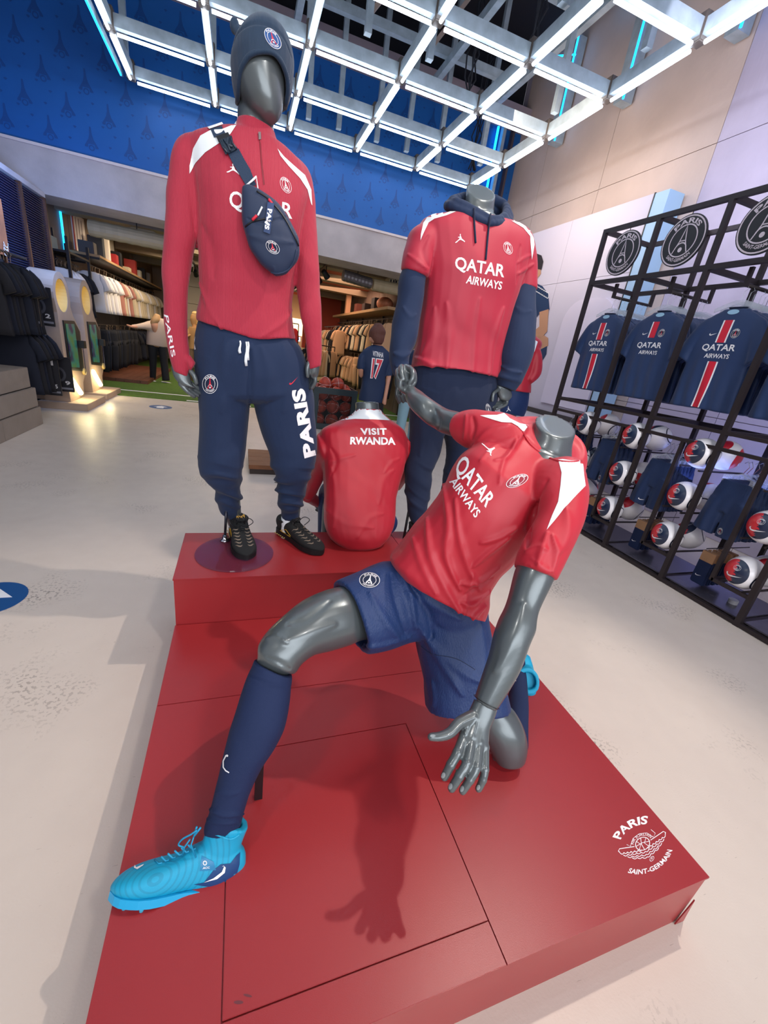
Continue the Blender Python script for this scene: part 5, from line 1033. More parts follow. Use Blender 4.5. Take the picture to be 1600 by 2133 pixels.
# -------- footballs
def ball_mat():
    m = mat('match_ball', 'f1eef0', .3, coat=.3); nt = m.node_tree; b = nt.nodes['Principled BSDF']; tc = node(nt, 'ShaderNodeTexCoord')
    def dist(c):
        d = node(nt, 'ShaderNodeVectorMath', operation='DISTANCE'); d.inputs[1].default_value = c; nt.links.new(tc.outputs['Object'], d.inputs[0]); return d.outputs['Value']
    sp = node(nt, 'ShaderNodeSeparateXYZ'); nt.links.new(tc.outputs['Object'], sp.inputs[0])
    d1 = dist((-.082, .070, .005)); d2 = dist((-.05, -.09, -.02)); d3 = dist((.09, .02, .06))
    in1 = mth(nt, 'LESS_THAN', d1, .092); wv = node(nt, 'ShaderNodeTexNoise'); wv.inputs['Scale'].default_value = 60; mp = node(nt, 'ShaderNodeMapping'); mp.inputs['Scale'].default_value = (.1, .1, 3); nt.links.new(tc.outputs['Object'], mp.inputs[0]); nt.links.new(mp.outputs[0], wv.inputs['Vector'])
    nav = mth(nt, 'LESS_THAN', mth(nt, 'ADD', sp.outputs['Y'], mth(nt, 'MULTIPLY', mth(nt, 'SUBTRACT', wv.outputs[0], .5), .05)), .056)
    col = mixc(nt, nav, lin('d42a36'), lin('1c2a44')); base = mixc(nt, in1, lin('f1eef0'), col)
    rg = mth(nt, 'LESS_THAN', mth(nt, 'ABSOLUTE', mth(nt, 'SUBTRACT', d2, .062)), .0045); base = mixc(nt, rg, base, lin('101830'))
    in3 = mth(nt, 'LESS_THAN', d3, .07); base = mixc(nt, in3, base, lin('c82434')); nt.links.new(base, b.inputs['Base Color']); return m
BM = ball_mat(); R = .11
mb_ = MB().ball((0, 0, 0), R, 32, 20); bme_ = mb_.mesh('ball'); bme_.materials.append(BM); bme_.shade_smooth()
bt_ = bvh(bme_); BALL = None
def mkball():
    o = link('football', bme_); fr = [Vector((-.84, .5, 0)).normalized(), Vector((-.5, -.84, 0)).normalized(), Vector((0, 0, 1))]
    for nm, shp, sc, dz, m in (('swoosh', SWOOSH, .085, -.03, WPRINT), ('crest', CREST_W, .019, .035, WPRINT)):
        V, F = refine([((a[0] - (.5 if nm == 'swoosh' else 0)) * sc, a[1] * (sc if nm == 'crest' else .6 * sc) + dz, 0) for a in shp[0]], shp[1], .012)
        P_ = [(fr[0] * .09 + fr[1] * x + fr[2] * y).normalized() * (R + .0008) for x, y, _ in V]; me = bpy.data.meshes.new(nm); me.from_pydata(P_, [], F); link(nm, me, m, o, True)
    return o
BALL = mkball(); fb = True; lv = {1.0: 'top', .668: 'middle', .337: 'bottom'}
for i in (4, 3, 2, 1, 0):
    y = PY[i] + .12
    for z in (1.0, .668, .337):
        if i == 0 and z > .9: continue
        for k in range(2):
            o = BALL if fb else copytree(BALL); fb = False; o.location = (XF + .055 + .245 * k, y, z - .003); o.rotation_euler = (0, 0, .5) if k == 0 else (rng.uniform(-1, 1), rng.uniform(-2, 2), rng.uniform(-3, 3))
            tag(o, ('football in front, %s row, ' if k == 0 else 'football behind, %s row, ') % lv[z] + NB[i], 'ball', 'footballs on the rack')
# -------- shorts on clip hangers
def shorts_mesh(o):
    g = MB(); x, y, z = o; V_ = lambda a, b, c: Vector((x + a, y + b, z + c))
    loft(g, [(V_(0, -.105, .40), V_(0, .105, .40), .022), (V_(0, -.108, .37), V_(0, .108, .37), .022), (V_(0, -.122, .30), V_(0, .122, .30), .032), (V_(0, -.135, .18), V_(0, .135, .18), .036)], inset=(.01, 0))
    for s_ in (-1, 1): loft(g, [(V_(0, s_ * .005, .26), V_(0, s_ * .13, .26), .034), (V_(-.003, s_ * .005, .12), V_(-.003, s_ * .145, .12), .036), (V_(-.006, s_ * .01, .0), V_(-.006, s_ * .155, .012), .034)], inset=(0, .015))
    me = remesh(g, 'shorts', .007, 3); n = len(me.vertices); c_ = np.empty(n * 3); me.vertices.foreach_get('co', c_); c_ = c_.reshape(-1, 3); w = np.clip((z + .36 - c_[:, 2]) / .3, 0, 1); c_[:, 0] += .005 * w * np.sin((c_[:, 1] - y) * 80 + 2 * np.sin(c_[:, 2] * 8))
    w2 = (np.abs(c_[:, 2] - z - .36) < .05); c_[:, 0] += .0018 * w2 * np.sin((c_[:, 1] - y) * 420); me.vertices.foreach_set('co', c_.ravel()); me.update(); return me
sy = PY[3] - .32 + .14 + .57 * 0; so = (XF + .10, PY[4] - .155, .50)
sm_ = shorts_mesh(so); ts = bvh(sm_); SHM = mat('shorts_navy', '122c56', .65, sheen=.1)
def mkshorts(pr):
    t = thing('shorts', 'x', 'shorts', so); b_ = link('garment', sm_, SHM, t, True)
    g = MB(); x, y, z = so
    g.tube([(x, y - .09, z + .425), (x, y - .04, z + .435), (x, y, z + .46), (x, y + .04, z + .435), (x, y + .09, z + .425)], .006, 6)
    for s_ in (-1, 1): g.box((x, y + s_ * .085, z + .405), (.022, .035, .045))
    g.obj('clip_hanger', CLR, t); MB().tube([(x, y, z + .46), (x, y - .02, z + .51), (x, y, z + .545), (x, y + .016, z + .53)], .002, 5).obj('hanger_hook', mat('chrome', 'c8c8d0'), t)
    if pr == 's': drape('swoosh', tf(SWOOSH, lambda a, b: (-.06 + .06 * a, .045 + .035 * b)), ts, WPRINT, b_, so)
    if pr == 'c':
        for nm, sh, m, of in (('crest_ground', DISC, NAVYD, .0012), ('crest', CREST_W, WPRINT, .002), ('crest_tower', CREST_R, RPRINT, .002)): drape(nm, tf(sh, lambda a, b: (.045 + .022 * a, .05 + .024 * b)), ts, m, b_, so, of)
    return t
SH = {'s': mkshorts('s'), 'c': mkshorts('c'), 'p': mkshorts('p')}; us_ = {'s': 0, 'c': 0, 'p': 0}
def puts(k, loc):
    o = SH[k] if not us_[k] else copytree(SH[k]); us_[k] = 1; o.location = loc; return o
for i, k_, z in ((4, 'c', .50), (3, 'c', .50), (2, 's', .46), (1, 'c', .47), (0, 's', .47)):
    y = PY[i + 1] - .155
    for k in range(6):
        o = puts(k_ if k == 0 else 'p', (so[0] + .05 * k, y + (0 if k == 0 else rng.normal(0, .006)), z)); o.rotation_euler = (0, 0, 0 if k == 0 else rng.normal(0, .04))
        tag(o, ('front navy shorts on clear clip hanger, ' if k == 0 else 'navy shorts hanging behind, ') + NB[i], 'shorts', None if k == 0 else 'shorts hanging behind, ' + NB[i])
CARD = mat('cardboard', 'a9805c', .8); fs = None
for i in (3, 2, 1):
    y = PY[i + 1] - .18
    for k in range(5):
        if fs is None:
            fs = thing('sock_pack', 'x', 'socks', (XF + .12, y, .10)); x = XF + .12
            b_ = MB().box((x, y, .18), (.028, .105, .20)).obj('folded_socks', NAVYS, fs, bevel=.008); MB().box((x, y, .30), (.033, .095, .075)).obj('card_band', CARD, fs, bevel=.002)
            place(tf(SWOOSH, lambda a, c: (a * .045 - .03, c * .03)), (x - .0155, y, .14), (0, -1, 0), (0, 0, 1), 'swoosh', WPRINT, b_); MB().tube([(x, y, .335), (x, y, .37)], .002, 5).obj('hook', mat('chrome', 'c8c8d0'), fs); o = fs
            MB()
        else: o = copytree(fs); o.location = (XF + .12 + .055 * k, y, .10); o.rotation_euler = (0, 0, 0)
        tag(o, ('front sock pack with brown card band, ' if k == 0 else 'navy sock pack behind, ') + NB[i], 'socks', None if k == 0 else 'sock packs behind, ' + NB[i])
    pb = thing('peg_bar', 'thin black peg bar carrying sock packs, ' + NB[i], 'bar', (XF + .2, y, .37)); MB().tube([(XF + .05, y, .372), (XB - .02, y, .372)], .004, 6).obj('bar', RM, pb)
# ================================================================= mannequin on the plinth and the wall cut-out
yE = 4.3
E_ = rig('mannequin', 'mannequin in red long-sleeved top and blue shorts on the white plinth, half hidden', 'mannequin', (3.6, 4.5, .80))
g = MB()
sil(g, [(1078, 690, 1112, 700, 4.4, .08), (1062, 705, 1125, 715, 4.4, .13), (1058, 740, 1112, 745, 4.4, .15), (1058, 780, 1102, 782, 4.4, .15), (1056, 812, 1099, 817, 4.4, .16)], y=yE, e=2.4, inset=(0, .02)); sil(g, [(1100, 700, 1104, 740, 4.4), (1118, 708, 1106, 745, 4.35), (1127, 740, 1108, 748, 4.3), (1124, 780, 1104, 775, 4.28), (1106, 800, 1100, 790, 4.25)], y=yE)
eb_ = remesh(g, 'long_sleeved_top', .012, 3); LT = link('long_sleeved_top', eb_, REDB, E_, True); tE_ = bvh(eb_)
lay('shoulder_panel', poly2d([[(1104, 702), (1120, 712), (1113, 733), (1108, 722), (1103, 708)]]), IDP, tE_, WHITE, LT, .003)
g = MB(); sil(g, [(1054, 808, 1098, 812, 4.42, .14), (1048, 838, 1095, 845, 4.42, .13), (1044, 858, 1088, 868, 4.42, .10)], y=yE, e=2.4, inset=(0, .02)); es = remesh(g, 'shorts', .012, 3); ES = link('shorts', es, SHORTB, E_, True)
lay('jumping_figure', JUMP, quad((1055, 858), (1064, 858), (1064, 846), (1055, 846)), bvh(es), WPRINT, ES, .003)
g = MB(); sil(g, [(1050, 850, 1075, 855, 4.45), (1055, 870, 1072, 872, 4.45)], y=yE); sil(g, [(1085, 692, 1100, 695, 4.4), (1086, 680, 1101, 683, 4.4)], y=yE); link('body', remesh(g, 'body', .012, 2), GREY, E_, True)
sn = thing('sneaker', 'grey white sneaker standing on the plinth beside the half hidden mannequin', 'shoe', tuple(ZP(1089, 872, .80)))
p0 = ZP(1086, 868, .80); p1 = ZP(1094, 880, .80); bb, s0 = shoe_parts(.30, 'runner'); mm = remesh(bb, 'sneaker', .006, 3); mm.transform(basis((p0.x, p0.y, .806), (p1 - p0), (0, 0, 1))); link('upper', mm, mat('sneaker_white', 'cfcbd0', .6), sn, True); ms_ = MB().lathe([(.001, 0), (.05, 0), (.05, .02), (.001, .02)], (0, 0, 0), 20).mesh('s'); ms_.transform(basis(((p0.x + p1.x) / 2, (p0.y + p1.y) / 2, .802), (p1 - p0), (0, 0, 1)) @ Matrix.Diagonal((2.6, .9, 1, 1))); link('sole', ms_, mat('sneaker_sole', 'e8e6e6', .5), sn)
ctt = thing('wall_cutout', 'printed cut-out of a kneeling player in navy shirt on the white partition', 'poster', (4.49, 5.4, 1.5))
def cut(poly, m, k, nm): pts = [XP(x, y, 4.494 - .002 * k) for x, y in poly]; v = [(-p.y, p.z) for p in pts]; place(poly2d([v]), (4.494 - .002 * k, 0, 0), (0, -1, 0), (0, 0, 1), nm, m, ctt, .003)
SK_ = mat('print_skin', 'b98a6c', .6); 
cut([(1108, 535), (1118, 528), (1128, 532), (1132, 545), (1128, 562), (1120, 560), (1112, 556), (1106, 548)], mat('print_hair', '2a2224', .6), 2, 'hair')
cut([(1098, 548), (1112, 550), (1122, 562), (1126, 556), (1127, 570), (1118, 582), (1108, 600), (1096, 604)], SK_, 1, 'face')
cut([(1090, 598), (1108, 596), (1118, 590), (1130, 596), (1142, 612), (1145, 645), (1128, 650), (1118, 660), (1108, 700), (1088, 700)], mat('print_navy', '1c3458', .6), 1, 'shirt')
cut([(1124, 650), (1143, 644), (1140, 690), (1130, 702), (1108, 700), (1112, 690), (1124, 680)], SK_, 2, 'arm')
cut([(1108, 702), (1128, 695), (1142, 704), (1142, 720), (1126, 728), (1112, 718)], SK_, 1, 'knee')
cut([(1126, 728), (1140, 720), (1138, 738), (1128, 755), (1120, 745)], mat('print_navy', '1c3458'), 0, 'sock')
for k in range(7): a = [(1120 + 3.5 * k, 600 + (k % 3) * 9 + r_) for r_ in (0, 0)]; cx, cy = 1119 + 3.6 * k, 602 + k * 2.2; cut([(cx + 3.4 * math.cos(t), cy + 7 * math.sin(t)) for t in [2 * PI * j / 10 for j in range(10)]], WPRINT, 2, 'sleeve_pattern'); cut([(cx + 2.2 * math.cos(t), cy + 5.4 * math.sin(t)) for t in [2 * PI * j / 10 for j in range(10)]], mat('print_navy', '1c3458'), 3, 'sleeve_pattern')
cut([(1105, 705), (1113, 700), (1113, 712), (1106, 714)], mat('watch_black', '1a1a1e', .4), 3, 'watch')
# ================================================================= LEFT SIDE AND THE STORE BEYOND
STONE = mat('bench_stone', '8f8378', .75, bump=(40, .2), var=(4, .08))
for k, (z0, z1, x1, y1) in enumerate(((0, .205, -2.225, 5.915), (.217, .425, -2.235, 5.89), (.437, .65, -2.255, 5.83))):
    t = thing('stone_block', ['lowest pale stone block of the stack at the left edge', 'middle pale stone block of the stack at the left edge', 'top pale stone block of the stack at the left edge'][k], 'block', (-2.5, 5.2, z0))
    MB().b2((-2.69, 5.02 if k == 0 else 3.9, z0), (x1, y1, z1)).obj('block', STONE, t, bevel=.004)
    if k == 0: MB().b2((-2.69, 3.9, z0), (x1, 5.013, z1)).obj('block', STONE, t, bevel=.004)
    if k < 2: MB().b2((-2.68, 3.95, z1), (x1 - .03, y1 - .03, z1 + .012)).obj('joint_strip', DARK, t)
# kiosks
KS = mat('kiosk_beige', 'b09883', .7, var=(6, .05)); KSI = mat('kiosk_inner', 'c8ad6a', .5); KL = mat('kiosk_light', 'fff0b0', .3, emit=7)
def kiosk():
    t = thing('arcade_kiosk', 'x', 'kiosk', (-2.4, 7.2, 0))
    MB().b2((-2.62, 6.88, 0), (-2.04, 7.75, .095)).obj('base', KS, t, bevel=.004)
    cy, cz, r = 7.17, 1.46, .285
    pr = [(6.98, .097), (7.55, .097), (7.58, .30), (7.70, .42), (7.72, 1.02), (7.50, 1.22)] + [(cy + r * math.cos(a), cz + r * math.sin(a)) for a in [math.radians(-25 + 215 * k / 14) for k in range(15)]] + [(6.93, 1.25), (6.95, .45)]
    hole = [(cy + .205 * math.cos(2 * PI * k / 28), cz + .205 * math.sin(2 * PI * k / 28)) for k in range(28)]
    place(poly2d([pr, hole]), (-2.56, 0, 0), (0, 1, 0), (0, 0, 1), 'body', KS, t, .30)
    MB().b2((-2.69, 7.0, .1), (-2.562, 7.5, 1.42)).obj('back_panel', KS, t)
    g = MB(); n = 28
    g.rings([[Vector((x, cy + rr * math.cos(2 * PI * k / n), cz + rr * math.sin(2 * PI * k / n))) for k in range(n)] for x, rr in ((-2.50, .203), (-2.265, .203), (-2.265, .199), (-2.50, .199))], False); g.obj('ring_lining', KSI, t, smooth=False)
    MB().lathe([(.001, 0), (.2, 0), (.2, .01), (.001, .01)], (-2.50, cy, cz), 28, Matrix.Rotation(PI / 2, 3, 'Y')).obj('glowing_disc', mat('disc_glow', 'ffe9a8', .4, emit=1.6), t)
    for zz, w in ((1.55, .1), (1.46, .13), (1.37, .1)): MB().b2((-2.488, cy - w, zz - .012), (-2.484, cy + w, zz + .012)).obj('disc_mark', mat('mark_brown', '6a5630', .5), t)
    MB().prism([(7.06, .52), (7.62, .46), (7.64, 1.02), (7.46, 1.16), (7.06, 1.16)], .02, (-2.262, 0, 0), (0, 1, 0), (0, 0, 1)).obj('screen_frame', BLKP, t)
    sc = mat('kiosk_screen', '1c4a3c', .2, emit=.0); nt = sc.node_tree; b = nt.nodes['Principled BSDF']
    if not sc.get('done'):
        sc['done'] = 1; tc = node(nt, 'ShaderNodeTexCoord'); nz = node(nt, 'ShaderNodeTexNoise'); nz.inputs['Scale'].default_value = 5; nt.links.new(tc.outputs['Object'], nz.inputs['Vector'])
        cr = node(nt, 'ShaderNodeValToRGB'); e_ = cr.color_ramp; e_.elements[0].position = .35; e_.elements[0].color = lin('1a1438'); e_.elements[1].position = .7; e_.elements[1].color = lin('3a5a2a'); x_ = e_.elements.new(.5); x_.color = lin('1c5a50'); nt.links.new(nz.outputs[0], cr.inputs[0]); nt.links.new(cr.outputs[0], b.inputs['Emission Color']); b.inputs['Emission Strength'].default_value = .8; b.inputs['Base Color'].default_value = (.01, .01, .01, 1)
    MB().prism([(7.10, .56), (7.42, .53), (7.42, 1.12), (7.10, 1.12)], .006, (-2.24, 0, 0), (0, 1, 0), (0, 0, 1)).obj('screen', sc, t)
    MB().b2((-2.24, 7.5, .80), (-2.17, 7.60, .90)).obj('handset', BLKP, t); MB().tube([(-2.21, 7.58, .46), (-2.21, 7.58, .84)], .006, 6).obj('rod', mat('chrome', 'c8c8d0'), t)
    R90 = Matrix.Rotation(PI / 2, 3, 'Y'); MB().lathe([(.001, 0), (.05, 0), (.05, .03), (.03, .03), (.03, .02), (.001, .02)], (-2.25, 7.60, .46), 20, R90).obj('knob', KSI, t)
    g = MB(); a = Vector((-2.245, 7.03, .42)); c = Vector((-2.245, 7.36, .17)); g.tube([a, a + (c - a) * .3, a + (c - a) * .7, c], .034, 10); g.obj('light_bar', KL, t, smooth=True)
    return t
k1 = kiosk(); tag(k1, 'tall beige kiosk with round lit head, nearer of the two by the left wall', 'kiosk', 'beige kiosks')
k2 = copytree(k1); k2.location = (-2.42, 8.26, 0); tag(k2, 'tall beige kiosk with round lit head, farther of the two by the left wall', 'kiosk', 'beige kiosks')
lamp('POINT', 'kiosk_lamp', (-2.12, 7.2, .30), (0, 0, 0), 4, (1, .82, .45), .05); lamp('POINT', 'kiosk_lamp', (-2.12, 8.25, .30), (0, 0, 0), 4, (1, .82, .45), .05)
# hanging goods ----------------------------------------------------
def garment_mesh(kind):
    """seen flat in the x-z plane, thickness along y, hanging from z=0"""
    g = MB()
    if kind == 'shirt':
        loft(g, [((-.10, 0, -.03), (.10, 0, -.03), .02), ((-.20, 0, -.10), (.20, 0, -.10), .03), ((-.21, 0, -.30), (.21, 0, -.30), .03), ((-.22, 0, -.55), (.22, 0, -.55), .028), ((-.235, 0, -.72), (.235, 0, -.72), .022)], n=14, sub=2)
        for s_ in (-1, 1): loft(g, [((s_ * .16, 0, -.04), (s_ * .16, 0, -.2), .02), ((s_ * .25, 0, -.13), (s_ * .21, 0, -.27), .024), ((s_ * .31, 0, -.30), (s_ * .20, 0, -.35), .022)], n=10, sub=2)
    else:
        loft(g, [((-.17, 0, 0), (.17, 0, 0), .02), ((-.18, 0, -.15), (.18, 0, -.15), .03), ((-.19, 0, -.28), (.19, 0, -.28), .03)], n=14, sub=2)
        for s_ in (-1, 1): loft(g, [((s_ * .01, 0, -.2), (s_ * .185, 0, -.2), .028), ((s_ * .02, 0, -.5), (s_ * .17, 0, -.5), .024), ((s_ * .03, 0, -.8), (s_ * .14, 0, -.8), .02)], n=10, sub=2)
    return g
GM = {}
CL = {'w': mat('cloth_white', 'ded6d2', .8), 'c': mat('cloth_cream', 'd8c6a8', .8), 'p': mat('cloth_peach', 'b4786a', .8), 'k': mat('cloth_black', '17161c', .85), 'n': mat('cloth_navy', '0f1526', .85), 'r': mat('cloth_red', 'b8202c', .7), 'o': mat('cloth_beige', 'c49a74', .8), 'g': mat('cloth_green', '3a3c30', .8)}
CN = {'w': 'white', 'c': 'cream', 'p': 'peach', 'k': 'black', 'n': 'navy', 'r': 'red', 'o': 'beige', 'g': 'olive'}
def garment(kind, c, loc, rz, label, cat, group):
    key = kind + c
    if key not in GM:
        o = thing('shirt' if kind == 'shirt' else 'trousers', label, cat, (0, 0, 0)); me = garment_mesh(kind).mesh(key); me.materials.append(CL[c]); me.shade_smooth(); link('garment', me, None, o)
        MB().tube([(0, 0, 0), (0, 0, .05), (.015, 0, .075), (0, 0, .09), (-.012, 0, .075)], .003, 4).obj('hanger', mat('hanger_wood', 'a08468', .5), o); GM[key] = o
    else: o = copytree(GM[key])
    o.location = loc; o.rotation_euler = (0, 0, rz); return tag(o, label, cat, group)
def rack_row(x, y0, y1, n, z, kind, cols, rz, where, shelf=None):
    for k in range(n):
        y = y0 + (y1 - y0) * k / max(n - 1, 1); c = cols[k % len(cols)]; nm = 'shirt' if kind == 'shirt' else 'trousers'
        garment(kind, c, (x + rng.normal(0, .02), y, z - .09), rz + rng.normal(0, .08), '%s %s hanging on %s' % (CN[c], nm, where), nm, '%s %s on %s' % (CN[c], nm, where))
LR = thing('wall_rack', 'dark wall rack with shelf and rails along the left store wall', 'rack', (-2.75, 12.5, 0))
MB().b2((-2.99, 9.9, 2.24), (-2.45, 16.6, 2.28)).obj('shelf', mat('shelf_wood', 'a48058', .6), LR); MB().b2((-2.99, 9.9, 2.20), (-2.46, 16.6, 2.24)).obj('shelf_frame', BLACK, LR)
for z in (2.12, 1.08): MB().tube([(-2.70, 9.95, z), (-2.70, 16.5, z)], .014, 8).obj('rail', BLACK, LR)
for y in (9.35, 9.9, 13.2, 16.6): MB().b2((-2.99, y - .02, 0), (-2.95, y + .02, 2.5)).obj('upright', BLACK, LR); MB().b2((-2.95, y - .015, 2.10), (-2.68, y + .015, 2.13)).obj('bracket', BLACK, LR)
MB().b2((-3.0, 9.0, 0), (-2.96, 16.6, 2.0)).obj('back_board', mat('board_dark', '1a1822', .7), LR)
rack_row(-2.68, 10.1, 11.2, 7, 2.12, 'shirt', 'w', 0, 'the near end of the left store rack'); rack_row(-2.68, 11.5, 12.4, 5, 2.12, 'shirt', 'pcpwp', .2, 'the middle of the left store rack'); rack_row(-2.68, 12.8, 16.2, 14, 2.12, 'shirt', 'ccwc', .15, 'the far end of the left store rack')
rack_row(-2.68, 10.2, 12.6, 12, 1.08, 'trousers', 'knkk', 0, 'the low left store rail'); rack_row(-2.68, 13.0, 16.0, 8, 1.08, 'shirt', 'kn', 0, 'the low left store rail')
# small rack by the kiosk
SR = thing('side_rack', 'narrow black rack with shelf behind the farther kiosk', 'rack', (-2.7, 9.3, 0))
for y in (8.75, 9.75): MB().b2((-2.62, y - .02, 0), (-2.58, y + .02, 2.35)).obj('upright', BLACK, SR); MB().b2((-2.94, y - .02, 0), (-2.90, y + .02, 2.35)).obj('upright', BLACK, SR)
MB().b2((-2.94, 8.75, 2.12), (-2.58, 9.75, 2.15)).obj('shelf', BLACK, SR); MB().tube([(-2.76, 8.77, 2.02), (-2.76, 9.73, 2.02)], .012, 8).obj('rail', BLACK, SR)
rack_row(-2.76, 8.85, 9.15, 4, 2.02, 'shirt', 'w', 0, 'the narrow rack behind the kiosks'); rack_row(-2.76, 9.3, 9.6, 3, 2.02, 'shirt', 'k', 0, 'the narrow rack behind the kiosks')
tag(MB().b2((-2.92, 8.9, 2.152), (-2.85, 9.15, 2.34)).obj('display_box', mat('box_teal', '5d7a80', .5), smooth=False), 'teal box leaning on the narrow rack behind the kiosks', 'box')
t = thing('wall_light', 'vertical blue led strip on the store wall above the narrow rack', 'light fixture', (-2.95, 9.5, 2.7)); MB().b2((-2.955, 9.76, 2.25), (-2.93, 9.79, 2.95)).obj('led_strip', LED, t)
# goods on the left shelf
IT = [(10.15, .20, .22, '4a4444', 'grey box'), (10.75, .16, .40, '20222a', 'black board'), (11.2, .12, .45, 'd8c8b8', 'pale framed print'), (11.75, .2, .25, 'b42a2a', 'red box'), (12.1, .18, .34, '1c1c22', 'black box'), (12.9, .25, .14, 'e0cfa8', 'cream carton'), (13.6, .22, .38, 'c04038', 'tall red box'), (14.2, .2, .22, 'e6dcc8', 'white carton'), (14.8, .2, .34, '2a2420', 'dark bag'), (15.5, .2, .3, '8a8078', 'grey bag')]
for y, w, h, c, nm in IT: tag(MB().b2((-2.85, y, 2.281), (-2.6, y + w, 2.28 + h)).obj(nm.replace(' ', '_'), mat('item_' + c, c, .6), None, bevel=.008), '%s standing on the left store shelf' % nm, nm.split()[-1])
PF = mat('print_red', 'a02a2c', .6)
for k, (y0, y1, c) in enumerate(((10.35, 11.05, 'e0d4cc'), (11.35, 11.95, 'd6c4b8'), (12.3, 13.2, 'e4dcd0'))):
    t = thing('wall_print', 'pale wall print with dark stripes above the left shelf, ' + ['nearest', 'middle one', 'farthest'][k], 'poster', (-2.96, y0, 2.6)); MB().b2((-2.969, y0, 2.34), (-2.95, y1, 2.96)).obj('panel', mat('print_' + c, c, .6), t)
    MB().b2((-2.95, y0, 2.34), (-2.945, y0 + .06, 2.96)).obj('red_edge', PF, t)
    for j in range(3): MB().b2((-2.95, y0 + .18 + j * .16, 2.4), (-2.946, y0 + .20 + j * .16, 2.9)).obj('stripe', mat('print_stripe', '6a4a44', .6), t)
# dark merchandise on the left wall
DR = thing('wall_merchandise_rack', 'dark rack of black shirts on the left wall above the stone blocks', 'rack', (-2.6, 6.5, 0))
for z in (1.80, 1.12): MB().tube([(-2.45, 5.3 if z > 1.5 else 5.98, z), (-2.45, 6.75, z)], .012, 8).obj('rail', BLACK, DR)
for y in (5.3, 6.75):
    for z in (1.80, 1.12) if y > 6 else (1.80,): MB().b2((-2.66, y - .015, z - .015), (-2.44, y + .015, z + .015)).obj('bracket', BLACK, DR)
MB().b2((-2.72, 5.95, 0), (-2.67, 6.8, 2.0)).obj('back_board', mat('board_black', '121117', .8), DR)
rack_row(-2.44, 5.4, 6.35, 11, 1.80, 'shirt', 'kn', 0, 'the dark left wall rack'); rack_row(-2.44, 6.08, 6.6, 6, 1.12, 'shirt', 'nk', 0, 'the low dark rail at the left')
PKG = mat('pack_grey', '4a4a52', .5); PKW = mat('pack_white', 'd8d4d4', .5)
for k, (x, y, z, tx) in enumerate(((-2.33, 6.22, 1.30, '24'), (-2.34, 6.66, 1.30, '2'), (-2.30, 6.45, .48, '25'), (-2.24, 6.70, .50, '9'))):
    t = thing('packaged_shirt', ['black printed shirt pack with number 24 at the left', 'black printed shirt pack with white tag beside the number 24 pack', 'lower black shirt pack with number 25', 'lower black shirt pack beside the kiosk base'][k], 'pack', (x, y, z))
    MB().b2((x - .19, y - .012, z - .22), (x + .13, y + .012, z + .22)).obj('pack', mat('pack_black', '1c1b22', .5), t, bevel=.004)
    place(tf(poly2d([circ(0, 0, 1, 20), circ(0, 0, .7, 20)]), lambda a, b: (a * .09, max(b, -.9) * .10)), (x - .03, y - .0125, z), (1, 0, 0), (0, 0, 1), 'print_ring', PKG, t)
    place(text2d(tx, .03)[:2], (x + .04, y - .0126, z - .13), (.055, 0, 0), (0, 0, .05), 'number', PKW, t); MB().b2((x - .18, y - .0135, z - .19), (x + .12, y - .0122, z - .165)).obj('band', mat('pack_band', '7a7a84', .5), t)
    MB().tube([(-2.665, y + .02, z + .235), (x, y + .02, z + .235), (x, y, z + .21)], .004, 6).obj('peg', BLKP, t)
    if k in (1, 2): MB().b2((x + .0, y - .016, z + .15), (x + .08, y - .0125, z + .22)).obj('price_tag', PKW, t)
t = thing('wall_poster', 'orange toned portrait poster on the left wall at the frame edge', 'poster', (-2.63, 6.9, 2.2))
pp = [XP(-30, 395, -2.63), XP(2, 415, -2.63), XP(21, 535, -2.63), XP(-30, 520, -2.63)]
pm2 = mat('poster_orange', 'a0603c', .6, var=(2.2, .5)); MB().add(pp + [p - Vector((.02, 0, 0)) for p in pp], [(0, 1, 2, 3), (7, 6, 5, 4), (0, 4, 5, 1), (1, 5, 6, 2), (2, 6, 7, 3), (3, 7, 4, 0)]).obj('print', pm2, t)
for k in range(4): place(stroke([(math.cos(a) * .05, math.sin(a) * .05) for a in [PI * j / 8 for j in range(9)]], .01), XP(12, 505 + k * 6, -2.62), (0, 1, 0), (0, 0, -1), 'poster_mark', WPRINT, t)
# right rack of the store
RR = thing('wall_rack', 'dark wall rack with shelf and two rails along the right store wall', 'rack', (3.7, 12, 0))
MB().b2((3.0, 9.4, 2.24), (3.57, 15.5, 2.30)).obj('shelf', mat('shelf_wood', 'a48058'), RR)
for z in (2.10, 1.22): MB().tube([(3.24, 9.3, z), (3.24, 15.6, z)], .014, 8).obj('rail', BLACK, RR)
for y in (9.3, 11.4, 13.5, 15.6): MB().b2((3.53, y - .02, 0), (3.57, y + .02, 2.5)).obj('upright', BLACK, RR); MB().b2((3.22, y - .015, 2.08), (3.53, y + .015, 2.11)).obj('bracket', BLACK, RR); MB().b2((3.22, y - .015, 1.2), (3.53, y + .015, 1.23)).obj('bracket', BLACK, RR)
rack_row(3.23, 9.5, 10.6, 6, 2.10, 'shirt', 'ock', .1, 'the near end of the right store rack'); rack_row(3.23, 10.9, 15.2, 24, 2.10, 'shirt', 'okckko', -.1, 'the right store rack'); rack_row(3.23, 9.6, 12.0, 12, 1.22, 'trousers', 'kokko', 0, 'the low right store rail near end'); rack_row(3.23, 12.2, 15.2, 14, 1.22, 'shirt', 'okokoc', 0, 'the low right store rail')
rack_row(2.75, 13.0, 15.4, 9, 1.9, 'shirt', 'okck', .3, 'the inner arm of the right rack')
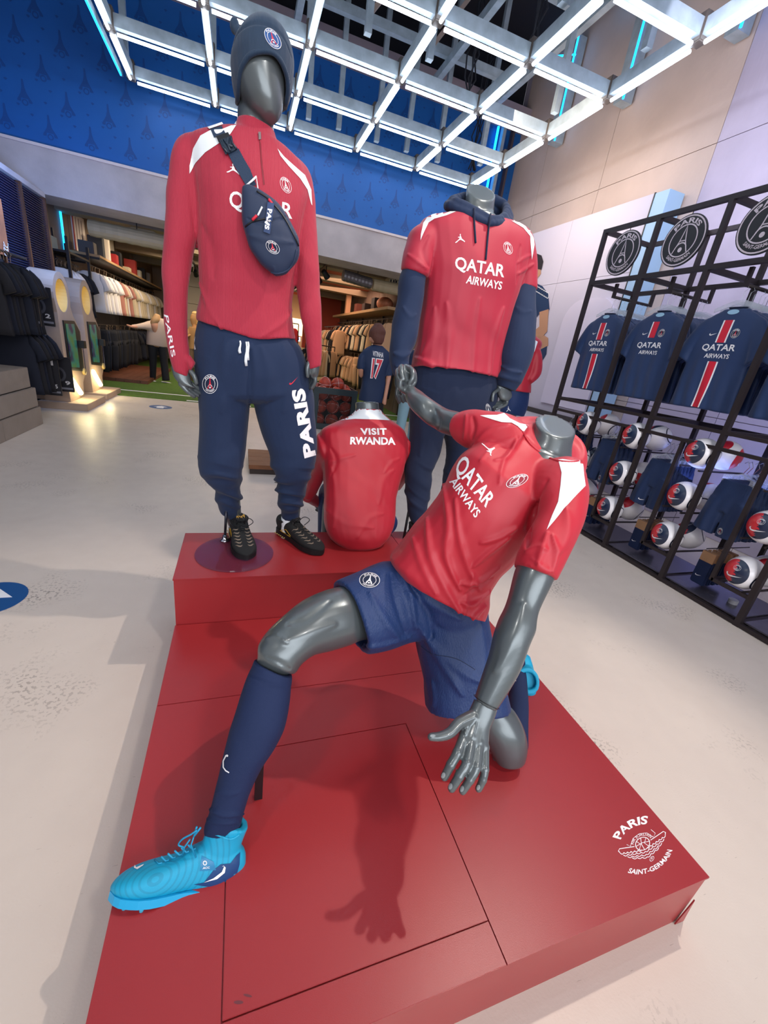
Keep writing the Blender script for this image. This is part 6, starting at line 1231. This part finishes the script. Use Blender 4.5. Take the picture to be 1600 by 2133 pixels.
MB().tube([(2.75, 12.9, 1.9), (2.75, 15.5, 1.9)], .012, 8).obj('rail', BLACK, RR); [MB().b2((2.74, y - .012, 1.89), (3.57, y + .012, 1.91)).obj('bracket', BLACK, RR) for y in (12.9, 15.5)]
tag(MB().ball((3.3, 10.6, 2.452), (.20, .26, .15), 16, 10).obj('helmet_bag', mat('bag_peach', 'c07858', .5, var=(6, .5)), None, smooth=True), 'rounded red and cream bag lying on the right store shelf', 'bag')
for k, (y, h, c) in enumerate(((11.0, .3, '1a1618'), (11.9, .22, '2a1a18'), (12.8, .26, '5a2a20'))): tag(MB().b2((3.15, y, 2.301), (3.45, y + .3, 2.3 + h)).obj('storage_box', mat('item_' + c, c, .6), None, bevel=.01), ['black box on the right store shelf', 'dark brown box on the right store shelf', 'red brown box on the right store shelf'][k], 'box')
# far end of the store
t = thing('floor_rack', 'freestanding rack of black and beige shirts at the far right of the store', 'rack', (1.9, 11.8, 0))
MB().tube([(1.55, 11.2, 1.30), (2.5, 12.2, 1.30)], .014, 8).obj('rail', BLACK, t); [MB().tube([(x, y, .012), (x, y, 1.3)], .014, 8).obj('leg', BLACK, t) for x, y in ((1.55, 11.2), (2.5, 12.2))]
for k in range(12): f = k / 11; garment('shirt', 'kookococokoo'[k], (1.6 + .85 * f, 11.25 + .9 * f, 1.21), .8 + rng.normal(0, .05), '%s shirt on the freestanding far rack' % CN['kookococokoo'[k]], 'shirt', '%s shirts on the freestanding rack' % CN['kookococokoo'[k]])
t = thing('floor_rack', 'freestanding rack of white and red shirts behind the standing mannequin', 'rack', (.7, 12.5, 0))
MB().tube([(.1, 12.5, 1.75), (1.5, 12.5, 1.75)], .014, 8).obj('rail', BLACK, t); [MB().tube([(x, 12.5, .012), (x, 12.5, 1.75)], .014, 8).obj('leg', BLACK, t) for x in (.1, 1.5)]
for k in range(8): c = 'wrwwrwrr'[k]; garment('shirt', c, (.2 + .17 * k, 12.5, 1.66), 1.0, '%s shirt on the rack behind the standing mannequin' % CN[c], 'shirt', '%s shirts on the rack behind' % CN[c])
t = thing('lit_counter', 'brightly lit cream counter front at the far end of the store', 'counter', (1.8, 16.5, 0)); MB().b2((.6, 16.2, 0), (3.0, 16.9, 1.1)).obj('counter', mat('counter_cream', 'e8d2a0', .5), t); MB().b2((.7, 17.6, 1.5), (3.4, 17.65, 2.1)).obj('light_panel', mat('panel_glow', 'ffd9a0', .4, emit=3.0), t); MB().b2((1.1, 17.55, 1.3), (2.2, 17.6, 1.45)).obj('screen', mat('screen_blue', '9ac0ff', .3, emit=3.0), t)
t = thing('sign_board', 'tall tan sign board standing on the right store shelf', 'sign', (3.1, 13.6, 2.3)); MB().b2((3.02, 13.6, 2.301), (3.16, 13.75, 2.97)).obj('board', mat('column_tan', 'b88a68', .7), t)
t = thing('far_display', 'pale panelled display wall with black bracket far behind the mannequin arm', 'panel', (-.9, 15, 0)); [MB().b2((-1.9, 15.5, .02 + k * .48), (-.2, 15.6, .49 + k * .48)).obj('panel_board', mat('panel_cream', 'c6b69c', .7), t) for k in range(6)]; MB().b2((-.95, 15.3, .1), (-.75, 15.5, 2.3)).obj('bracket', BLKP, t)
# wooden deck
t = thing('wood_platform', 'brown plank platform on the turf under the left store rack', 'platform', (-2.2, 11, 0)); [MB().b2((-2.93 + k * .15, 10.3, .012), (-2.785 + k * .15, 13.6, .08)).obj('plank', mat('plank_brown', '6a3c28', .6, var=(5, .2)), t) for k in range(7)]
t = thing('wood_crate', 'low brown wooden plank box on the floor behind the standing mannequin legs', 'box', (.4, 4.5, 0)); MB().b2((.10, 4.26, 0), (.86, 4.9, .055)).obj('plinth', mat('crate_dark', '3a302c', .7), t)
for k in range(4): MB().b2((.09, 4.25 + k * .163, .056), (.87, 4.408 + k * .163, .10)).obj('plank', mat('crate_wood', '7c4e2e', .55, var=(5, .2), bump=(30, .2, (1, 8, 8))), t)
g = MB(); g.prism([(.33, 4.0), (.55, 3.94), (.62, 4.12), (.45, 4.14)], .004, (0, 0, .001), (1, 0, 0), (0, 1, 0)); tag(g.obj('floor_drain', mat('drain_dark', '6a6660', .6)), 'small dark flat plate on the floor before the wooden box', 'plate')
# ball bin
BN = mat('bin_frame', '24343a', .5); t = thing('ball_bin', 'dark square bin with mesh front filled with red basketballs', 'bin', (1.5, 7.2, 0))
x0, x1, y0, y1, zt = 1.13, 1.87, 6.9, 7.55, .69
for a, b in (((x0, y0, .02), (x0 + .09, y0 + .03, zt)), ((x1 - .09, y0, .02), (x1, y0 + .03, zt)), ((x0 + .09, y0, zt - .10), (x1 - .09, y0 + .03, zt)), ((x0 + .09, y0, .02), (x1 - .09, y0 + .03, .10))): MB().b2(a, b).obj('frame_board', BN, t)
MB().b2((x0, y0 + .03, .02), (x0 + .02, y1, zt)).obj('side_board', BN, t); MB().b2((x1 - .02, y0 + .03, .02), (x1, y1, zt)).obj('side_board', BN, t); MB().b2((x0, y1, .02), (x1, y1 + .02, zt)).obj('back_board', BN, t); MB().b2((x0, y0 + .03, 0), (x1, y1, .02)).obj('bottom', BN, t); MB().b2((x0 - .02, y0 - .01, zt - .01), (x0 - .001, y1, zt + .01)).obj('rim', mat('rim_pale', 'b0b4b4', .5), t)
g = MB()
for k in range(26): f = x0 + .09 + k * .022; g.bar((f, y0 + .012, .10), (f, y0 + .012, zt - .10), .004)
for k in range(22): f = .11 + k * .022; g.bar((x0 + .09, y0 + .016, f), (x1 - .09, y0 + .016, f), .004)
tag(g.obj('wire_mesh', BLKP, t), kind='stuff')
bb_ = MB().ball((0, 0, 0), .115, 20, 12).mesh('bb'); bb_.materials.append(mat('basketball_red', 'b8442e', .5, var=(14, .45))); bb_.shade_smooth(); pr = None
for k, (x, y, z) in enumerate([(1.26, 7.07, .14), (1.5, 7.06, .14), (1.74, 7.07, .14), (1.28, 7.08, .36), (1.5, 7.07, .37), (1.73, 7.07, .36), (1.30, 7.09, .58), (1.54, 7.08, .59), (1.74, 7.12, .58), (1.38, 7.28, .72), (1.60, 7.30, .73), (1.25, 7.42, .60), (1.75, 7.40, .62), (1.5, 7.42, .56)]):
    if pr is None: o = link('basketball', bb_); pr = o; g = MB(); g.tube([(.1165 * math.cos(a), .1165 * math.sin(a), 0) for a in [2 * PI * j / 24 for j in range(25)]], .002, 4, False); g.tube([(0, .1165 * math.cos(a), .1165 * math.sin(a)) for a in [2 * PI * j / 24 for j in range(25)]], .002, 4, False); g.obj('seam', WPRINT, o)
    else: o = copytree(pr)
    o.location = (x, y, z); o.rotation_euler = tuple(rng.uniform(0, 3, 3)); hi = k > 8
    tag(o, 'red printed basketball piled at the top of the bin' if hi else 'red basketball behind the wire mesh of the bin', 'ball', 'basketballs on top' if hi else 'basketballs behind the mesh')
# ---------------------------------------------------------------- people
SKN = mat('skin_light', 'c08a70', .55); SKN2 = mat('skin_warm', 'a87858', .55); HAIRB = mat('hair_brown', '5a3226', .7, bump=(90, .5)); DEN = mat('denim_pale', '86aab8', .8, bump=(200, .2)); BLKC = mat('black_trousers', '15141a', .8)
yp = 5.7
P1 = thing('person', 'boy seen from behind in navy football shirt with VITINHA 17', 'person', tuple(ZP(790, 905, 0)))
P1.location = (2.0, yp + .05, 0)
b = MB()
sil(b, [(780, 681, 796, 683, 5.70, .075), (772, 692, 801, 694, 5.70, .095), (770, 702, 800, 704, 5.68, .095), (775, 714, 797, 716, 5.66, .07)], y=yp, e=2.0, dome=(.02, .01)); sil(b, [(779, 705, 795, 706, 5.70, .05), (778, 722, 795, 724, 5.70, .06), (768, 735, 803, 738, 5.7, .08), (765, 780, 798, 784, 5.7, .08), (760, 840, 795, 844, 5.7, .09)], y=yp)
for rows in ([(762, 835, 777, 838, 5.7), (767, 870, 780, 872, 5.7), (777, 934, 786, 936, 5.74)], [(778, 838, 796, 842, 5.7), (782, 872, 796, 875, 5.7), (791, 936, 801, 938, 5.74)]): sil(b, rows, y=yp)
sil(b, [(749, 745, 760, 750, 5.7), (747, 768, 757, 770, 5.66), (748, 782, 757, 781, 5.72), (753, 784, 757, 776, 5.86), (760, 778, 765, 770, 5.98)], y=yp, dome=(0, .02)); sil(b, [(804, 748, 814, 752, 5.7), (804, 780, 815, 781, 5.68), (803, 800, 811, 802, 5.64), (799, 825, 806, 828, 5.60), (796, 838, 804, 842, 5.60)], y=yp, dome=(0, .02))
b.ball(YP(771, 706, 5.68), (.014, .02, .03), 8, 6); b.ball(YP(800, 708, 5.68), (.014, .02, .03), 8, 6)
link('body', remesh(b, 'body', .010, 3), SKN, P1, True)
g = MB(); sil(g, [(779, 677, 797, 679, 5.69, .085), (770, 688, 803, 691, 5.69, .112), (769, 699, 801, 702, 5.685, .108), (774, 708, 799, 711, 5.655, .09), (778, 715, 796, 717, 5.65, .07)], y=yp, e=2.0, dome=(.03, .01)); link('hair', remesh(g, 'hair', .008, 3), HAIRB, P1, True)
g = MB(); sil(g, [(777, 718, 796, 720, 5.7, .07), (765, 725, 804, 729, 5.7, .09), (754, 736, 812, 742, 5.7, .11), (756, 770, 803, 775, 5.7, .115), (753, 800, 802, 806, 5.7, .115), (748, 833, 799, 839, 5.7, .12)], y=yp, e=2.4, inset=(0, .02)); sil(g, [(757, 732, 757, 752, 5.7), (748, 742, 760, 752, 5.69), (745, 768, 758, 771, 5.67)], y=yp, inset=(0, .012)); sil(g, [(808, 736, 806, 758, 5.7), (815, 752, 804, 762, 5.69), (817, 783, 801, 784, 5.68)], y=yp, inset=(0, .012))
sh = remesh(g, 'football_shirt', .009, 4); wrinkle(sh, [], (.006, .12)); FS = link('football_shirt', sh, mat('shirt_navy', '13294c', .7), P1, True); t1 = bvh(sh)
words('VITINHA', t1, quad((776, 741), (798, 746), (799, 735), (777, 731)), FS, bold=.01, off=.004)
N17 = text2d('17', .03)[:2]; lay('number_outline', text2d('17', .09)[:2], quad((771, 790), (790, 790), (799, 748), (775, 745)), t1, WPRINT, FS, .004, 4); lay('number', N17, quad((773, 788), (788, 788), (797, 750), (777, 747)), t1, RPRINT, FS, .007, 4)
g = MB()
for rows in ([(757, 826, 778, 832, 5.7, .10), (764, 870, 781, 873, 5.7), (774, 930, 789, 933, 5.74)], [(776, 830, 798, 836, 5.7, .10), (781, 872, 798, 876, 5.7), (789, 933, 803, 935, 5.74)]): sil(g, rows, y=yp)
link('trousers', remesh(g, 'trousers', .010, 3), BLKC, P1, True)
P2 = thing('person', 'person in pale jeans standing behind the hooded mannequin', 'person', (2.45, 6.0, 0)); yq = 5.95
b = MB(); hx = 2.46
for s_ in (-1, 1): loft(b, [((hx + s_ * .09 - .07, yq, .85), (hx + s_ * .09 + .07, yq, .85), .08), ((hx + s_ * .10 - .05, yq, .48), (hx + s_ * .10 + .05, yq, .48), .055), ((hx + s_ * .11 - .035, yq, .10), (hx + s_ * .11 + .035, yq, .10), .04)])
loft(b, [((hx - .15, yq, .85), (hx + .15, yq, .85), .10), ((hx - .15, yq, 1.1), (hx + .15, yq, 1.1), .10), ((hx - .19, yq, 1.38), (hx + .19, yq, 1.38), .10), ((hx - .07, yq, 1.46), (hx + .07, yq, 1.46), .07), ((hx - .05, yq, 1.54), (hx + .05, yq, 1.54), .055), ((hx - .075, yq, 1.62), (hx + .075, yq, 1.62), .09), ((hx - .06, yq, 1.74), (hx + .06, yq, 1.74), .08)], dome=(0, .02))
for s_ in (-1, 1): loft(b, [((hx + s_ * .2 - .045, yq, 1.36), (hx + s_ * .2 + .045, yq, 1.36), .05), ((hx + s_ * .25 - .035, yq - .03, 1.1), (hx + s_ * .25 + .035, yq - .03, 1.1), .04), ((hx + s_ * .25 - .028, yq - .1, .86), (hx + s_ * .25 + .028, yq - .1, .86), .03)], dome=(0, .03))
link('body', remesh(b, 'body', .012, 3), SKN, P2, True)
g = MB(); [loft(g, [((hx + s_ * .09 - .095, yq, .88), (hx + s_ * .09 + .095, yq, .88), .11), ((hx + s_ * .10 - .075, yq, .48), (hx + s_ * .10 + .075, yq, .48), .085), ((hx + s_ * .11 - .06, yq, .07), (hx + s_ * .11 + .06, yq, .07), .07)]) for s_ in (-1, 1)]; link('jeans', remesh(g, 'jeans', .010, 3), DEN, P2, True)
g = MB(); loft(g, [((hx - .19, yq, .80), (hx + .19, yq, .80), .14), ((hx - .19, yq, 1.1), (hx + .19, yq, 1.1), .13), ((hx - .22, yq, 1.36), (hx + .22, yq, 1.36), .12), ((hx - .10, yq, 1.45), (hx + .10, yq, 1.45), .09)]); [loft(g, [((hx + s_ * .21 - .06, yq, 1.37), (hx + s_ * .21 + .06, yq, 1.37), .065), ((hx + s_ * .26 - .05, yq - .03, 1.1), (hx + s_ * .26 + .05, yq - .03, 1.1), .055), ((hx + s_ * .26 - .045, yq - .1, .88), (hx + s_ * .26 + .045, yq - .1, .88), .045)]) for s_ in (-1, 1)]; link('jacket', remesh(g, 'jacket', .010, 3), NAVYD, P2, True)
g = MB(); g.ball((hx, yq + .01, 1.69), (.09, .105, .10), 14, 10); link('hair', remesh(g, 'hair', .012, 2), HAIRB, P2, True)
for s_ in (-1, 1): g = MB(); g.ball((hx + s_ * .11, yq - .05, .04), (.045, .13, .04), 12, 8); g.obj('shoe', mat('shoe_pale', 'c8b8ae', .6), P2, smooth=True)
P3 = thing('person', 'shopper in beige hoodie and black trousers leaning over the left store rail', 'person', (-1.75, 10.95, .012)); y3 = 10.95
b = MB(); sil(b, [(317, 664, 330, 668, 10.9, .09), (313, 676, 331, 680, 10.88, .10), (318, 690, 330, 694, 10.9, .08)], y=y3, dome=(.02, .02))
sil(b, [(325, 672, 335, 676, 11.0, .08), (320, 690, 345, 692, 11.0, .12), (312, 720, 345, 725, 11.0, .12)], y=y3); sil(b, [(296, 674, 298, 684, 10.8), (284, 677, 284, 684, 10.7), (272, 677, 273, 683, 10.65), (265, 675, 266, 680, 10.65)], y=y3, dome=(0, .03))
for rows in ([(313, 720, 328, 724, 11.0), (315, 760, 323, 760, 11.05), (316, 785, 322, 785, 11.1)], [(330, 724, 346, 728, 11.0), (338, 760, 347, 760, 10.95), (343, 790, 350, 790, 10.9)]): sil(b, rows, y=y3)
link('body', remesh(b, 'body', .016, 3), SKN, P3, True)
g = MB(); sil(g, [(322, 662, 342, 664, 11.0, .14), (309, 672, 351, 680, 11.0, .17), (306, 698, 351, 704, 11.0, .18), (305, 717, 349, 724, 11.0, .17)], y=y3, e=2.4); sil(g, [(312, 668, 312, 690, 10.9), (298, 672, 300, 686, 10.8), (284, 675, 285, 685, 10.72), (274, 676, 275, 684, 10.68)], y=y3); link('hoodie', remesh(g, 'hoodie', .014, 4), mat('hoodie_beige', 'b8a296', .85), P3, True)
g = MB(); sil(g, [(322, 655, 334, 658, 10.92, .11), (314, 668, 334, 670, 10.9, .13), (313, 682, 320, 684, 10.9, .08)], y=y3, dome=(.02, .02)); link('hair', remesh(g, 'hair', .014, 3), mat('hair_blond', 'b08a62', .7), P3, True)
g = MB()
for rows in ([(307, 714, 329, 722, 11.0, .13), (311, 750, 327, 752, 11.02), (312, 789, 325, 789, 11.1)], [(328, 720, 350, 724, 11.0, .13), (334, 755, 350, 756, 10.95), (338, 793, 354, 793, 10.9)]): sil(g, rows, y=y3)
link('trousers', remesh(g, 'trousers', .014, 3), BLKC, P3, True)
for a, c in (((315, 796), (329, 797)), ((338, 799), (362, 800))):
    g = MB(); p = ZP(*a, .06); q_ = ZP(*c, .06); sil(g, [(a[0], a[1] - 5, a[0], a[1] + 2, 11.0, .06), ((a[0] + c[0]) / 2, a[1] - 3, (a[0] + c[0]) / 2, a[1] + 3, 10.98, .06), (c[0], c[1] - 1, c[0], c[1] + 2, 10.96, .04)], y=y3, dome=(.02, .02)); link('shoe', g.mesh('shoe'), mat('shoe_white', 'd8dce4', .6), P3, True)
P4 = thing('person', 'seated blond person in mustard top seen between the mannequin arm and body', 'person', (-.8, 12.2, .012)); y4 = 12.0
b = MB(); sil(b, [(398, 655, 410, 656, 12, .09), (396, 664, 411, 665, 12, .10), (399, 675, 409, 676, 12, .07)], y=y4, dome=(.02, .02)); sil(b, [(401, 672, 408, 673, 12, .05), (400, 682, 410, 684, 12, .08), (396, 720, 415, 722, 12, .1)], y=y4)
sil(b, [(398, 694, 398, 700, 11.9), (388, 698, 388, 703, 11.8), (384, 696, 386, 702, 11.7)], y=y4, dome=(0, .02)); sil(b, [(396, 725, 408, 727, 12), (393, 760, 402, 760, 11.9), (393, 790, 400, 790, 11.9)], y=y4); sil(b, [(408, 725, 418, 727, 12), (408, 760, 417, 760, 11.9), (410, 790, 417, 790, 11.9)], y=y4); link('body', remesh(b, 'body', .016, 3), mat('skin_gold', 'c8945c', .6), P4, True)
g = MB(); sil(g, [(394, 680, 414, 682, 12, .12), (391, 690, 418, 693, 12, .15), (392, 712, 417, 716, 12, .15), (391, 726, 419, 729, 12, .17)], y=y4, e=2.4); sil(g, [(393, 685, 394, 696, 11.95), (386, 692, 388, 702, 11.85)], y=y4); link('top', remesh(g, 'top', .014, 3), mat('top_mustard', 'b08450', .8), P4, True)
g = MB(); sil(g, [(400, 650, 412, 651, 12.02, .11), (399, 660, 414, 662, 12.04, .11), (405, 674, 413, 676, 12.05, .08)], y=y4, dome=(.02, .02)); link('hair', remesh(g, 'hair', .014, 3), mat('hair_gold', 'd8b070', .7), P4, True)
g = MB(); [sil(g, r_, y=y4) for r_ in ([(392, 724, 408, 727, 12, .14), (391, 760, 404, 760, 11.9, .12), (391, 795, 402, 795, 11.9, .08)], [(406, 726, 419, 728, 12, .14), (406, 760, 419, 760, 11.9, .12), (408, 795, 418, 795, 11.9, .08)])]; link('trousers', remesh(g, 'trousers', .014, 3), mat('trouser_tan', '6e563c', .8), P4, True)
# ---------------------------------------------------------------- store ceiling services
DU = mat('duct_cream', 'a89a7c', .6); GLOW = mat('spot_glow', 'fff2d8', .3, emit=9)
def spot(x, y, z, rz, lb):
    t = thing('spotlight', lb, 'lamp', (x, y, z)); R_ = Matrix.Rotation(rz, 3, 'Z') @ Matrix.Rotation(2.2, 3, 'Y')
    MB().lathe([(.001, -.1), (.05, -.1), (.065, .06), (.001, .06)], (x, y, z), 16, R_).obj('housing', BLKP, t, smooth=False); MB().lathe([(.001, .061), (.052, .061), (.052, .066), (.001, .066)], (x, y, z), 16, R_).obj('lens', GLOW, t); MB().tube([(x, y, z + .03), (x, y, z + .16)], .01, 6).obj('stem', BLKP, t)
t = thing('spot_track', 'black ceiling track carrying spotlights over the right of the store', 'track', (1.6, 11, 2.9)); MB().b2((1.58, 8.98, 2.80), (1.64, 15.0, 2.84)).obj('rail', BLKP, t)
for k in range(6): spot(1.61, 9.4 + k * .85, 2.64, .6 + .3 * (k % 3), 'black spotlight on the right store track, %s' % ['nearest', 'second from near', 'third from near', 'fourth from near', 'fifth from near', 'farthest'][k])
t = thing('spot_track', 'black ceiling track carrying spotlights over the left of the store', 'track', (-1.2, 12, 2.9)); MB().b2((-1.22, 10, 2.80), (-1.16, 15.0, 2.84)).obj('rail', BLKP, t)
for k in range(4): spot(-1.19, 10.3 + k * 1.2, 2.64, 2.6 - .4 * k, 'black spotlight on the left store track, %s' % ['nearest', 'second from near', 'third from near', 'farthest'][k])
for (a, b, r, lb, cc) in (((-2.4, 9.25, 2.60), (-1.0, 9.25, 2.60), .12, 'pale round duct under the beam at the left', DU), ((2.55, 9.2, 2.62), (3.5, 9.2, 2.62), .11, 'pale round duct under the beam beside the hooded mannequin', DU), ((1.9, 9.1, 2.66), (2.5, 9.15, 2.62), .10, 'ribbed silver duct end under the beam at the right', mat('duct_silver', '6e6a6c', .4, metal=.6))):
    t = thing('air_duct', lb, 'duct', a); P_ = [Vector(a).lerp(Vector(b), k / 16) for k in range(17)]; MB().tube(P_, [r * (1 + (.06 if k % 2 else 0)) for k in range(17)], 16).obj('duct', cc, t); MB().tube([P_[8], P_[8] + Vector((0, 0, .35))], .008, 6).obj('hanger_rod', BLKP, t)
for x, y, lb in ((-1.7, 9.9, 'square pale vent box in the store ceiling at the left'), (3.1, 9.35, 'square pale vent box beside the duct at the right'), (-1.3, 11.6, 'small pale ceiling vent farther into the store')):
    t = thing('ceiling_vent', lb, 'vent', (x, y, 2.8)); MB().b2((x - .2, y - .15, 2.58), (x + .2, y + .15, 2.82)).obj('box', DU, t, bevel=.01); [MB().b2((x - .18 + k * .06, y - .152, 2.62), (x - .15 + k * .06, y - .150, 2.78)).obj('slot', DARK, t) for k in range(6)]
